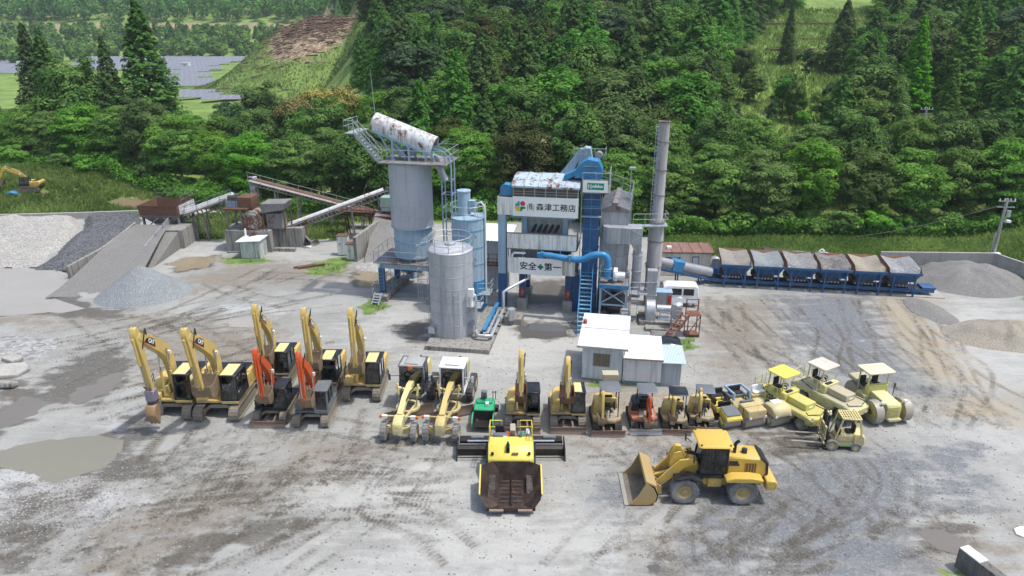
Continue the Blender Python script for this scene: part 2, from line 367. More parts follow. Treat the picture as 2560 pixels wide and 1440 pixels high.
P_ = {   # colour patches of the ground: kind -> list of outlines (photo measurements)
 'pale': [[(960, 760), (1010, 740), (1080, 735), (1250, 760), (1320, 700), (1400, 700), (1440, 760), (1500, 800), (1470, 950), (1350, 930), (1050, 895), (900, 830), (890, 800)],
          [(455, 625), (560, 612), (575, 645), (470, 650)], [(690, 640), (860, 632), (870, 650), (740, 668)],
          [(930, 1400), (1100, 1400), (1230, 1355), (1262, 1352), (1270, 1440), (920, 1440)], [(1150, 1290), (1280, 1260), (1800, 1300), (1500, 1440), (1100, 1440), (900, 1300)],
          [(640, 1160), (1000, 1120), (1180, 1170), (1190, 1290), (900, 1330), (700, 1290)], [(2330, 790), (2420, 740), (2560, 800), (2560, 990), (2300, 950)],
          [(2390, 1020), (2560, 1000), (2560, 1230), (2400, 1180)], [(1560, 1000), (1800, 900), (1700, 830), (1750, 960)]],
 'white': [[(-60, 1172), (70, 1172), (125, 1205), (105, 1260), (60, 1330), (-60, 1370)], [(260, 1060), (320, 1030), (370, 1060), (330, 1100), (270, 1090)], [(1490, 1388), (1515, 1384), (1532, 1395), (1520, 1412), (1495, 1408)],
           [(200, 1230), (330, 1210), (370, 1250), (250, 1290)], [(560, 765), (580, 790), (620, 770), (700, 780), (660, 765)]],
 'mud': [[(-60, 790), (120, 775), (330, 780), (420, 800), (700, 800), (700, 960), (300, 960), (340, 900), (380, 850), (250, 810), (-60, 830)],
         [(300, 1280), (420, 1250), (620, 1180), (740, 1130), (720, 1100), (900, 1085), (1000, 1115), (880, 1160), (700, 1250), (560, 1330), (400, 1440), (200, 1440)],
         [(1380, 1085), (1700, 1095), (2050, 1060), (2160, 1130), (2040, 1190), (1900, 1150), (1640, 1130), (1420, 1140)],
         [(1740, 745), (1960, 740), (1985, 830), (1970, 900), (1850, 960), (1740, 930)], [(2240, 1290), (2380, 1250), (2440, 1320), (2560, 1330), (2560, 1440), (2280, 1440)],
         [(1600, 1330), (1700, 1320), (1740, 1400), (1660, 1430), (1600, 1390)], [(430, 690), (620, 650), (900, 655), (880, 700), (600, 720), (480, 740)], [(1480, 945), (1750, 960), (1760, 985), (1480, 985)]],
 'wet': [[(500, 1345), (640, 1300), (720, 1290), (760, 1300), (765, 1320), (700, 1345), (560, 1385), (400, 1430), (350, 1440), (420, 1390)],
         [(1620, 1395), (1650, 1390), (1660, 1420), (1640, 1438), (1612, 1420)], [(1915, 1380), (2010, 1370), (2030, 1400), (1990, 1430), (1920, 1430)], [(300, 1130), (420, 1150), (405, 1195), (330, 1190), (230, 1220), (250, 1170)],
         [(30, 1215), (110, 1250), (130, 1330), (60, 1420), (0, 1440), (0, 1340)], [(1290, 810), (1330, 803), (1420, 808), (1425, 840), (1360, 850), (1300, 842)], [(2300, 1300), (2380, 1290), (2420, 1330), (2400, 1380), (2320, 1360)],
         [(1890, 1090), (2040, 1070), (2080, 1120), (1980, 1130)], [(200, 890), (300, 860), (340, 910), (250, 1000), (120, 1010), (100, 950)], [(0, 940), (60, 930), (100, 990), (0, 1020)],
         [(310, 1045), (375, 1040), (385, 1070), (350, 1105), (300, 1110)], [(970, 820), (1075, 800), (1080, 860), (1020, 850)], [(1310, 700), (1410, 700), (1425, 760), (1310, 765)], [(120, 770), (260, 765), (330, 785), (280, 800), (160, 795)]],  # opening outline paints the left excavator's boom shadow into the ground colour
 'gravel': [[(1740, 1290), (1900, 1190), (2150, 1130), (2330, 1150), (2300, 1260), (2230, 1330), (2280, 1440), (1800, 1440), (1950, 1370), (1840, 1360)],
            [(1945, 745), (2060, 742), (2150, 742), (2230, 900), (2320, 985), (2100, 930), (2010, 860)], [(1530, 1210), (1580, 1200), (1590, 1260), (1540, 1265)], [(1780, 1300), (1850, 1300), (1850, 1420), (1760, 1400)], [(2340, 1120), (2430, 1130), (2430, 1230), (2350, 1250)]],
 'sand': [[(2140, 745), (2330, 752), (2350, 830), (2440, 950), (2330, 960), (2230, 860)], [(1475, 985), (1560, 975), (1790, 995), (1760, 1060), (1500, 1060)], [(2300, 990), (2560, 1000), (2560, 1060), (2400, 1040)]],
 'grass': [[(-300, 545), (355, 545), (372, 530), (480, 600), (560, 600), (580, 560), (700, 560), (760, 600), (850, 600), (880, 560), (1000, 560), (1220, 560), (1640, 560), (1655, 640), (2000, 655), (2330, 660), (2480, 672), (2600, 790), (2900, 790), (2900, 400), (-300, 400)],
           [(545, 645), (600, 640), (660, 645), (680, 655), (600, 662), (555, 660)], [(760, 665), (860, 640), (880, 655), (850, 680), (770, 690)], [(895, 770), (940, 735), (975, 765), (960, 780), (910, 785)],
           [(1665, 850), (1735, 840), (1735, 875), (1680, 880)], [(1655, 760), (1690, 745), (1690, 775), (1660, 785)], [(2370, 1430), (2400, 1420), (2430, 1440), (2370, 1445)], [(1480, 950), (1560, 972), (1560, 980), (1480, 962)]],
}
TRACKS = [   # tyre and crawler prints: points, width
 ([(520, 1070), (470, 1140), (330, 1290), (180, 1440)], .55), ([(600, 1075), (560, 1150), (400, 1330), (260, 1440)], .55), ([(760, 1085), (700, 1160), (560, 1280), (330, 1400)], .5),
 ([(830, 1090), (760, 1200), (600, 1300), (420, 1390)], .5), ([(960, 1110), (850, 1140), (700, 1180), (520, 1190)], .35), ([(1040, 1115), (900, 1150), (760, 1190), (560, 1180), (440, 1150)], .35),
 ([(700, 1085), (660, 1130), (640, 1200), (700, 1240)], .5), ([(880, 1020), (850, 1080), (800, 1180), (700, 1260)], .5), ([(940, 1020), (930, 1080), (900, 1160)], .5), ([(390, 1060), (330, 1130), (250, 1230), (200, 1330), (130, 1440)], .5),
 ([(460, 1065), (430, 1110), (380, 1180), (270, 1290)], .5), ([(1640, 1095), (1690, 1110), (1760, 1150)], .4), ([(1480, 1165), (1600, 1155), (1700, 1150)], .35), ([(1800, 1095), (1900, 1150), (2040, 1160)], .35),
 ([(2150, 1130), (2200, 1220), (2120, 1330), (1950, 1430)], .4), ([(1990, 1200), (2080, 1290)], .4), ([(2300, 1330), (2200, 1360), (2050, 1430)], .4), ([(330, 800), (450, 840), (600, 840), (700, 820)], .5), ([(200, 790), (340, 880), (420, 900)], .6),
 ([(720, 760), (620, 740), (520, 700)], .5), ([(880, 700), (760, 690), (640, 690)], .5), ([(1760, 760), (1830, 820), (1900, 880), (2000, 900)], .5), ([(1790, 740), (1880, 830), (1990, 870)], .5), ([(1830, 760), (1840, 830), (1870, 900)], .4), ([(1750, 800), (1850, 870), (1900, 930)], .45),
 ([(100, 920), (250, 870), (380, 830), (520, 800)], .6), ([(60, 1010), (200, 930), (330, 870)], .5), ([(1000, 1180), (1100, 1170), (1180, 1165)], .35), ([(620, 900), (520, 850), (430, 790)], .5), ([(1150, 1390), (1050, 1310), (900, 1270), (700, 1300)], .5),
]
_r = random.Random(4)
for i in range(34):            # more wheel paths sweeping through the yard
    k = i % 3
    if k == 0: x0 = _r.uniform(400, 1100); TRACKS.append(([(x0, 1090 + _r.uniform(-20, 20)), (x0 - _r.uniform(40, 120), 1180), (x0 - _r.uniform(160, 330), 1290), (x0 - _r.uniform(350, 640), 1420)], _r.uniform(.22, .45)))
    elif k == 1: y0 = _r.uniform(1110, 1300); TRACKS.append(([(-50 + _r.uniform(0, 200), y0 + 100), (350, y0 + _r.uniform(0, 60)), (750, y0 - _r.uniform(0, 60)), (1120, y0 + _r.uniform(-50, 40))], _r.uniform(.2, .4)))
    else: y0 = _r.uniform(780, 1000); TRACKS.append(([(150 + _r.uniform(-100, 100), y0 + 60), (420, y0), (680 + _r.uniform(0, 200), y0 - _r.uniform(40, 140))], _r.uniform(.25, .5)))
for i in range(16):
    x0 = _r.uniform(1450, 2200); TRACKS.append(([(x0, 1100), (x0 + _r.uniform(20, 160), 1200), (x0 + _r.uniform(-60, 260), 1320), (x0 + _r.uniform(-250, 250), 1430)], _r.uniform(.2, .38)))
    x0 = _r.uniform(1740, 2350); TRACKS.append(([(x0, 750), (x0 + _r.uniform(20, 90), 830), (x0 + _r.uniform(60, 220), 930), (x0 + _r.uniform(100, 420), 1060)], _r.uniform(.2, .4)))
yx = np.arange(-76, 76.01, .24); yy = np.arange(16, 91, .24)
yX, yY = np.meshgrid(yx, yy)
def puddle_depth(x, y):
    d = np.zeros(np.shape(x))
    wob = (fbm(x * .6, y * .9, 5) - .47) * 2.6
    for poly, lv, dep in PUDDLES.values():
        a = np.array(poly); x0, y0 = a.min(0) - 4; x1, y1 = a.max(0) + 4
        k = (x > x0) & (x < x1) & (y > y0) & (y < y1)
        if not k.any(): continue
        s = sdf(poly, x[k], y[k]) + wob[k] * .8
        d[k] = np.maximum(d[k], dep * sstep(-1.6, 1.6, s))
    return d
def yard_z(x, y):
    z = .10 * (fbm(x * .22, y * .22, 3) - .45) + .035 * (fbm(x * 1.7, y * 1.7, 3) - .45)
    z = np.where(y < 60, np.clip(z, -.03, .08), z)
    return z * sstep(14, 30, y) * .9 - puddle_depth(x, y) + hz(x, y)
YZ = yard_z(yX, yY)
attrs = {}
for k, polys in P_.items():
    a = np.zeros(yX.shape)
    for pl in polys:
        pw = [G(*q) for q in pl]; b = np.array(pw); x0, y0 = b.min(0) - 5; x1, y1 = b.max(0) + 5
        q = (yX > x0) & (yX < x1) & (yY > y0) & (yY < y1)
        if not q.any(): continue
        so = {'wet': 1.6, 'white': 1.5, 'grass': 1.0, 'gravel': 3.0, 'sand': 3.2, 'mud': 3.5, 'pale': 3.5}.get(k, 2.5)
        a[q] = np.maximum(a[q], np.clip(.5 + sdf(pw, yX[q], yY[q]) / (2 * so), 0, 1))
    attrs['g_' + k] = a
attrs['g_wet'] = np.maximum(attrs['g_wet'], np.clip(puddle_depth(yX, yY) / .06, 0, 1) * .8)
tm = np.zeros(yX.shape); tv = np.zeros(yX.shape)
for pts, wd in TRACKS:
    pw = [Vector((*G(*p), 0)) for p in pts]
    cr = []                                                     # smooth the path
    for i in range(len(pw) - 1):
        p0, p1, p2, p3 = pw[max(i - 1, 0)], pw[i], pw[i + 1], pw[min(i + 2, len(pw) - 1)]
        for t in np.arange(0, 1, .2):
            cr.append(.5 * ((2 * p1) + (p2 - p0) * t + (2 * p0 - 5 * p1 + 4 * p2 - p3) * t * t + (3 * p1 - p0 - 3 * p2 + p3) * t ** 3))
    cr.append(pw[-1]); L = 0
    for i in range(len(cr) - 1):
        a, b = cr[i], cr[i + 1]; e = b - a; ln = max(e.length, 1e-6)
        for off in (-.9, .9):
            nx, ny = -e.y / ln * off, e.x / ln * off
            q = np.where((yX > min(a.x, b.x) - 2.5) & (yX < max(a.x, b.x) + 2.5) & (yY > min(a.y, b.y) - 2.5) & (yY < max(a.y, b.y) + 2.5))
            gx, gy = yX[q] - a.x - nx, yY[q] - a.y - ny
            t = (gx * e.x + gy * e.y) / ln; d = np.abs(gx * -e.y + gy * e.x) / ln
            m_ = np.where((t > -.15) & (t < ln + .15), np.clip(1.25 - d / wd, 0, 1), 0)
            up = m_ > tm[q]
            tt = tm[q]; tt[up] = m_[up]; tm[q] = tt
            vv = tv[q]; vv[up] = (L + t)[up]; tv[q] = vv
        L += ln
attrs['g_trk'] = tm; attrs['g_trkv'] = tv
attrs['soil'] = soil_mask(yX, yY); attrs['road'] = road_mask(yX, yY)
def yard_material():
    m = bpy.data.materials.new('yard_ground'); nt, n = nodes(m)
    p = n('NewGeometry').outputs['Position']
    A = lambda k: n('Attribute', attribute_name=k).outputs['Fac']
    big, mid, fine = noise(n, p, .16, 5), noise(n, p, .9, 6, .65), noise(n, p, 5.0, 5, .7)
    sm = noise(n, mapping(n, p, (.30, 1.5, 1), (0, 0, R(28))), .8, 6, .65)
    sm2 = noise(n, mapping(n, p, (1.3, .25, 1), (0, 0, R(-20))), .7, 6, .65)
    speck = n('TexVoronoi', inp={'Vector': p, 'Scale': 15.0}).outputs['Color']
    spk = n('SeparateColor', inp={0: speck}).outputs[0]
    c = mix(n, ramp(n, big, .3, .7), (.248, .248, .228), (.332, .337, .316))
    c = mix(n, math_(n, 'MULTIPLY', ramp(n, sm, .42, .72), .6), c, (.365, .365, .345))
    c = mix(n, math_(n, 'MULTIPLY', ramp(n, sm2, .5, .75), .35), c, (.21, .192, .162))
    c = mix(n, math_(n, 'MULTIPLY', ramp(n, mid, .5, .75), .2), c, (.37, .365, .35))
    edge = math_(n, 'ADD', math_(n, 'MULTIPLY', math_(n, 'SUBTRACT', mid, .5), 1.5), math_(n, 'MULTIPLY', math_(n, 'SUBTRACT', sm, .5), 1.8))
    def lay(c, key, col, amt=1.0, lo=.40, hi=.64, k=1.0):
        f = ramp(n, math_(n, 'ADD', A(key), math_(n, 'MULTIPLY', edge, k)), lo, hi)
        return mix(n, math_(n, 'MULTIPLY', f, math_(n, 'MULTIPLY', ramp(n, A(key), .02, .4), amt)), c, col), f
    c, _ = lay(c, 'g_pale', (.425, .42, .39), .7, .2, .9)
    c, fs = lay(c, 'g_sand', (.32, .27, .185), .85, .15, .8)
    c, fm = lay(c, 'g_mud', (.205, .178, .138), .85, .25, .9)
    c, fg = lay(c, 'g_gravel', (.14, .15, .16), .92, .12, .7)
    c, fw0 = lay(c, 'g_white', (.40, .405, .395), .9, .2, .75)
    # prints of tyres and crawlers
    bars = n('MapRange', inp={0: math_(n, 'SINE', math_(n, 'MULTIPLY', A('g_trkv'), 21.0)), 1: -.5, 2: .7, 3: .62, 4: 1.0}).outputs[0]
    tf = math_(n, 'MULTIPLY', ramp(n, math_(n, 'ADD', A('g_trk'), math_(n, 'MULTIPLY', math_(n, 'SUBTRACT', mid, .5), 1.2)), .3, .95), bars)
    tf = math_(n, 'MULTIPLY', tf, ramp(n, big, .38, .55))
    c = mix(n, math_(n, 'MULTIPLY', tf, .3), c, (.15, .13, .10))
    c, fw = lay(c, 'g_wet', (.10, .089, .07), .9, .3, .68, .8)
    c = mix(n, math_(n, 'MULTIPLY', math_(n, 'SUBTRACT', spk, .5), .14), c, (.7, .7, .7))
    c = mix(n, math_(n, 'MULTIPLY', ramp(n, fine, .5, .72), .2), c, (.12, .115, .105))
    c = mix(n, math_(n, 'MULTIPLY', fg, math_(n, 'MULTIPLY', ramp(n, spk, .55, .9), .22)), c, (.36, .37, .38))
    ga = A('g_grass')
    gf = ramp(n, math_(n, 'ADD', ga, math_(n, 'MULTIPLY', edge, .8)), .42, .56)
    gf = math_(n, 'MULTIPLY', gf, ramp(n, ga, .05, .3))
    gc = mix(n, ramp(n, mid, .35, .65), (.085, .15, .034), (.18, .25, .07))
    gc = mix(n, ramp(n, math_(n, 'ADD', A('soil'), math_(n, 'MULTIPLY', math_(n, 'SUBTRACT', mid, .5), 1.0)), .45, .65), gc, (.19, .13, .085))
    gc = mix(n, ramp(n, math_(n, 'ADD', A('road'), math_(n, 'MULTIPLY', math_(n, 'SUBTRACT', mid, .5), .5)), .4, .6), gc, (.45, .41, .34))
    c = mix(n, gf, c, gc)
    wet = math_(n, 'MULTIPLY', fw, math_(n, 'MULTIPLY', ramp(n, A('g_wet'), .02, .25), math_(n, 'SUBTRACT', 1.0, gf)))
    rg = math_(n, 'SUBTRACT', .92, math_(n, 'MULTIPLY', wet, .5))
    b = n('BsdfPrincipled', inp={'Base Color': c, 'Roughness': rg, 'Specular IOR Level': .25})
    h = math_(n, 'ADD', math_(n, 'MULTIPLY', fine, .5), math_(n, 'ADD', math_(n, 'MULTIPLY', spk, math_(n, 'ADD', .12, math_(n, 'MULTIPLY', fg, .5))), math_(n, 'MULTIPLY', tf, -1.2)))
    bn = n('Bump', inp={'Strength': .55, 'Distance': .06, 'Height': h}); nt.links.new(bn.outputs[0], b.inputs['Normal'])
    o = n('OutputMaterial'); nt.links.new(b.outputs[0], o.inputs[0]); return m
V, F = grid(yx, yy, lambda x, y: YZ)
tag(link('yard_ground', np_mesh('yard_ground', V, F, yard_material(), {k: v.ravel() for k, v in attrs.items()}, True)), 'grey gravel and concrete yard with mud stains and tyre prints', kind='structure')
def water_material(name, col, rough=.03):
    m = bpy.data.materials.new(name); nt, n = nodes(m)
    p = n('NewGeometry').outputs['Position']
    b = n('BsdfPrincipled', inp={'Base Color': mix(n, noise(n, p, .3, 3), col, tuple(x * .82 for x in col)), 'Roughness': rough, 'Specular IOR Level': .5, 'IOR': 1.33})
    bn = n('Bump', inp={'Strength': .03, 'Distance': .02, 'Height': noise(n, p, 3, 2)}); nt.links.new(bn.outputs[0], b.inputs['Normal'])
    o = n('OutputMaterial'); nt.links.new(b.outputs[0], o.inputs[0]); return m
M_POND = water_material('milky_water', (.36, .335, .29)); M_PUD = water_material('murky_water', (.235, .225, .175)); M_PUDD = water_material('dark_water', (.12, .115, .11)); M_GREYW = water_material('grey_water', (.19, .172, .148)); M_TAN = water_material('tan_water', (.30, .25, .17))
for nm, (poly, lv, dep) in PUDDLES.items():
    cx = sum(p[0] for p in poly) / len(poly); cy = sum(p[1] for p in poly) / len(poly)
    pts = [(cx + (x - cx) * 1.0 + .5 * (x - cx) / (math.hypot(x - cx, y - cy) + .01), cy + (y - cy) + .5 * (y - cy) / (math.hypot(x - cx, y - cy) + .01), lv) for x, y in poly]
    o = MB().add(pts, [tuple(range(len(pts)))]).build(nm, {'muddy_pond': M_POND, 'murky_puddle': M_PUD, 'silo_puddle': M_TAN, 'ramp_puddle': M_TAN, 'brown_puddle': M_TAN, 'corner_puddle': M_GREYW, 'small_puddle': M_POND, 'roadside_puddle': M_GREYW, 'track_puddle': M_GREYW}.get(nm, M_PUDD), smooth=False)
    tag(o, kind='structure')

# tyre and crawler prints: thin ribbons lying on the yard
def print_material(name, col, amt):
    m = bpy.data.materials.new(name); nt, n = nodes(m); p = n('NewGeometry').outputs['Position']
    u = n('Attribute', attribute_name='ru').outputs['Fac']; v = n('Attribute', attribute_name='rv').outputs['Fac']
    au = math_(n, 'ABSOLUTE', u)
    bars = ramp(n, math_(n, 'SINE', math_(n, 'ADD', math_(n, 'MULTIPLY', v, 27.0), math_(n, 'MULTIPLY', au, 2.2))), -.35, .35)
    edge = ramp(n, au, 1.0, .8)
    f = math_(n, 'MULTIPLY', math_(n, 'MULTIPLY', edge, math_(n, 'ADD', math_(n, 'MULTIPLY', bars, .65), .3)), ramp(n, math_(n, 'ADD', math_(n, 'MULTIPLY', noise(n, p, .28, 3), .6), math_(n, 'MULTIPLY', noise(n, p, 2.5, 4), .4)), .44, .58))
    d = n('BsdfDiffuse', inp={0: mix(n, noise(n, p, 3, 3), col, tuple(x * .7 for x in col))}); tr = n('BsdfTransparent')
    mx = n('MixShader', inp={0: math_(n, 'MULTIPLY', f, amt), 1: tr.outputs[0], 2: d.outputs[0]})
    o = n('OutputMaterial'); nt.links.new(mx.outputs[0], o.inputs[0]); return m
RV = []; RF = []; RU = []; RW = []; RO = []
for pts, wd in TRACKS:
    pw = [Vector((*G(*p), 0)) for p in pts]; cr = []
    for i in range(len(pw) - 1):
        p0, p1, p2, p3 = pw[max(i - 1, 0)], pw[i], pw[i + 1], pw[min(i + 2, len(pw) - 1)]; k = max(int((p2 - p1).length / .3), 2)
        for q in range(k): t = q / k; cr.append(.5 * ((2 * p1) + (p2 - p0) * t + (2 * p0 - 5 * p1 + 4 * p2 - p3) * t * t + (3 * p1 - p0 - 3 * p2 + p3) * t ** 3))
    ww = min(wd * .5, .23)
    for off in (-.85, .85):
        L = 0; base = len(RV); m_ = 0
        for i in range(len(cr) - 1):
            e = (cr[i + 1] - cr[i]); ln = max(e.length, 1e-6); nx, ny = -e.y / ln, e.x / ln
            for u in (-1, 0, 1): RV.append((cr[i].x + nx * (off + u * ww), cr[i].y + ny * (off + u * ww))); RU.append(u); RW.append(L); RO.append(len(RO) // 400 * .0004)
            L += ln; m_ += 1
        for i in range(m_ - 1):
            for j in (0, 1): a = base + i * 3 + j; RF.append((a, a + 1, a + 4, a + 3))
RV = np.array(RV); RZ_ = yard_z(RV[:, 0], RV[:, 1]) + .014 + np.array(RO)
keep = (RV[:, 1] > 22) & (RV[:, 1] < 64) & (puddle_depth(RV[:, 0], RV[:, 1]) < .02); RF = np.array(RF); RF = RF[keep[RF].all(1)]
tag(link('tyre_prints', np_mesh('tyre_prints', np.column_stack([RV, RZ_]), RF, print_material('print_mud', (.185, .165, .132), .36), {'ru': RU, 'rv': RW})), 'tyre and crawler prints crossing the yard', kind='structure')
# loose stones
def stones(name, label, P2, smin, smax, m, zf):
    k = len(P2); r = rng.uniform(smin, smax, k)[:, None, None] * rng.uniform(.6, 1.25, (k, 6, 1))
    D = np.array([(1, 0, 0), (-1, 0, 0), (0, 1, 0), (0, -1, 0), (0, 0, .7), (0, 0, -.5)]); a = rng.uniform(0, 6.28, k); ca, sa = np.cos(a), np.sin(a); Rm = np.zeros((k, 3, 3)); Rm[:, 0, 0] = ca; Rm[:, 0, 1] = -sa; Rm[:, 1, 0] = sa; Rm[:, 1, 1] = ca; Rm[:, 2, 2] = 1
    V = np.einsum('kij,nj->kni', Rm, D) * r; V[:, :, :2] += P2[:, None, :]; V[:, :, 2] += zf(P2[:, 0], P2[:, 1])[:, None]
    F = np.array([(0, 2, 4), (2, 1, 4), (1, 3, 4), (3, 0, 4), (2, 0, 5), (1, 2, 5), (3, 1, 5), (0, 3, 5)])
    tag(link(name, np_mesh(name, V.reshape(-1, 3), (F[None] + 6 * np.arange(k)[:, None, None]).reshape(-1, 3), m, {'lv': np.repeat(rng.random(k), 6)})), label, 'stones', kind='stuff')
def stone_material():
    m = bpy.data.materials.new('loose_stone'); nt, n = nodes(m); b = n('BsdfDiffuse', inp={0: mix(n, n('Attribute', attribute_name='lv').outputs['Fac'], (.17, .165, .155), (.47, .465, .45))})
    o = n('OutputMaterial'); nt.links.new(b.outputs[0], o.inputs[0]); return m
M_STONE = stone_material(); gp = []
for _ in range(160):
    cx, cy = rng.uniform(-26, 26), rng.uniform(23, 46); k = rng.integers(10, 60); gp.append(np.stack([cx + rng.normal(size=k) * rng.uniform(.3, 2.2), cy + rng.normal(size=k) * rng.uniform(.3, 1.5)], 1))
gp.append(np.stack([rng.uniform(-30, 30, 2500), rng.uniform(22, 52, 2500)], 1)); gp.append(np.stack([rng.normal(-23.5, 2.6, 2600), rng.normal(29, 1.6, 2600)], 1)); gp.append(np.stack([rng.normal(-35, 5, 1500), rng.normal(46, 2.4, 1500)], 1))
gp = np.concatenate(gp); gp = gp[puddle_depth(gp[:, 0], gp[:, 1]) < .03]
stones('loose_stones', 'loose stones strewn over the yard', gp, .02, .07, M_STONE, yard_z)
# ------------------------------------------------------------------ trees
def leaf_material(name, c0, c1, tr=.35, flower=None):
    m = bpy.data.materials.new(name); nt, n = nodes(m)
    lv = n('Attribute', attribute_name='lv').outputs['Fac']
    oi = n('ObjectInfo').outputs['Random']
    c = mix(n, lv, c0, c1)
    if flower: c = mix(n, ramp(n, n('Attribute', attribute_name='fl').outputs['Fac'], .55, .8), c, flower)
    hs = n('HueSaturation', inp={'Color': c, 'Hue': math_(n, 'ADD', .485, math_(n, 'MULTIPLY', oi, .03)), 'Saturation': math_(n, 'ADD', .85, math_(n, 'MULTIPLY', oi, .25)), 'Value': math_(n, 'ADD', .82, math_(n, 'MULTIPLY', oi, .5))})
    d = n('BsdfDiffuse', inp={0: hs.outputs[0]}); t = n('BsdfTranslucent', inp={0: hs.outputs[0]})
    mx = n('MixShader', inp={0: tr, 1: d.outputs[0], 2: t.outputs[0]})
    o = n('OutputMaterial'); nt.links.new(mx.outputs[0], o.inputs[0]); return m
M_LEAF = {'cherry': leaf_material('leaf_broad', (.060, .145, .028), (.22, .40, .078)),
          'oak': leaf_material('leaf_evergreen', (.046, .114, .028), (.19, .33, .08)),
          'cypress': leaf_material('leaf_cypress', (.031, .095, .026), (.14, .27, .064), .3),
          'redwood': leaf_material('leaf_redwood', (.035, .095, .028), (.13, .24, .065), .35),
          'lime': leaf_material('leaf_lime', (.07, .19, .025), (.19, .42, .055), .4),
          'bloom': leaf_material('leaf_bloom', (.055, .09, .018), (.19, .23, .055), .3, (.40, .36, .11)),
          'pale': leaf_material('leaf_pale_bloom', (.05, .10, .03), (.13, .21, .06), .3, (.62, .64, .36)),
          'brown': leaf_material('leaf_bronze', (.04, .06, .02), (.13, .145, .05), .3),
          'light': leaf_material('leaf_light', (.07, .15, .025), (.21, .35, .075), .38),
          'pine': leaf_material('leaf_grey_green', (.04, .08, .038), (.11, .175, .085), .3)}
M_BARK = mat('bark', (.11, .085, .065), .9, var=.6)
def unit(a): return a / (np.linalg.norm(a, axis=-1, keepdims=True) + 1e-9)
def leaf_quads(P, N, s, asp=.6):
    k = len(P); t = unit(np.cross(N, unit(rng.normal(size=(k, 3))))); b = np.cross(N, t)
    s = np.asarray(s).reshape(-1, 1) * np.ones((k, 1)); w_ = s * asp
    V = np.stack([P + t * s, P + b * w_ + N * s * .15, P - t * s, P - b * w_ + N * s * .15], 1).reshape(-1, 3)
    return V, np.arange(4 * k).reshape(-1, 4)
def leaf_mesh(name, P, N, s, m, lv, fl=None, asp=.6):
    V, F = leaf_quads(P, N, s, asp)
    at = {'lv': np.repeat(lv, 4)}
    if fl is not None: at['fl'] = np.repeat(fl, 4)
    return np_mesh(name, V, F, m, at)
def crown_broad(kind, H, Rr, zb, ncl=80, nl=110, flat=.5, ls=.2):
    """lumpy crown: clumps of leaves over an ellipsoid, layered when flat is small"""
    P = []; N = []; LV = []; FL = []; c0 = np.array([0, 0, (H + zb) / 2]); rad = np.array([Rr, Rr, (H - zb) / 2])
    for i in range(ncl):
        d = unit(rng.normal(size=3) + np.array([0, 0, .25])); fr = rng.uniform(.3, 1.08) ** .5
        rc = Rr * rng.uniform(.14, .38)
        c = c0 + d * (rad - rc * np.array([.8, .8, flat])) * fr
        q = unit(rng.normal(size=(nl, 3)) + np.array([0, 0, .45])); rr = rng.uniform(.55, 1.08, (nl, 1))
        tilt = d * .35
        p = c + q * rr * rc * np.array([1, 1, flat]) ; p[:, 2] -= .25 * ((p[:, :2] - c[:2]) ** 2).sum(1) / rc * flat
        P.append(p); N.append(unit(q * .95 + np.array([0, 0, .6]) + tilt + rng.normal(size=(nl, 3)) * .22))
        LV.append(np.clip(rng.normal(.42, .16, nl) + rng.normal(0, .22), 0, 1)); f = rng.random() ** 2
        FL.append(np.clip(rng.random(nl) * .5 + .6 * f * (q[:, 2] > .2) + .35 * (d[2] > .3), 0, 1))
    P = np.concatenate(P)
    return leaf_mesh('crown', P, np.concatenate(N), rng.uniform(.7, 1.35, len(P)) * ls, M_LEAF[kind], np.concatenate(LV), np.concatenate(FL))
def crown_conifer(kind, H, Rr, zb, nb=170, nl=60, droop=.35, pw=.8, ls=.2, wid=.42, rnd=1.0):
    P = []; N = []; LV = []
    for i in range(nb):
        t = ((i + rng.random()) / nb) ** 1.25; h = zb + (H - zb) * t
        r = Rr * (max(1 - t ** rnd, .02) ** pw) * rng.uniform(.72, 1.12) + .15
        az = i * 2.399 + rng.uniform(-.4, .4); d = np.array([math.cos(az), math.sin(az), 0]); lt = np.array([-d[1], d[0], 0])
        k = max(int(nl * (.35 + .65 * r / Rr)), 12)
        s = rng.uniform(.22, 1.0, k) ** .7; wv = rng.normal(size=k) * wid * r * (1.05 - s * .75) * .55
        z = h + r * (.16 * s - droop * s * s) - np.abs(wv) * .35 + rng.normal(size=k) * .10
        P.append(np.array([0, 0, 0]) + d * (s * r)[:, None] + lt * wv[:, None] + np.stack([0 * z, 0 * z, z], 1))
        N.append(unit(d * .55 + np.array([0, 0, .75]) + lt * np.sign(wv)[:, None] * .3 + rng.normal(size=(k, 3)) * .28))
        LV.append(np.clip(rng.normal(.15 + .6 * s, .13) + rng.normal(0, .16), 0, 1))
    P = np.concatenate(P)
    return leaf_mesh('crown', P, np.concatenate(N), rng.uniform(.7, 1.3, len(P)) * ls, M_LEAF[kind], np.concatenate(LV))
def trunk_mesh(H, r, limbs, lean=.2):
    b = MB(); x, y = rng.normal(size=2) * lean
    b.pipe([(0, 0, -.6), (0, 0, .2), (x * .5, y * .5, H * .45), (x, y, H * .93)], [r * 1.3, r, r * .7, r * .15], 7)
    for i in range(limbs):
        t = rng.uniform(.25, .75); a = rng.uniform(0, 6.28); L = H * rng.uniform(.22, .38)
        p = (x * t, y * t, H * t * .93)
        b.pipe([p, (p[0] + math.cos(a) * L * .5, p[1] + math.sin(a) * L * .5, p[2] + L * .3), (p[0] + math.cos(a) * L, p[1] + math.sin(a) * L, p[2] + L * .55)], [r * .4, r * .28, r * .1], 5)
    o = b.build('trunk', M_BARK); me = o.data; bpy.data.objects.remove(o); return me
TREES = {}     # kind -> list of (trunk mesh, crown mesh); heights are nominal
def add_kind(k, n, f): TREES[k] = [f() for _ in range(n)]
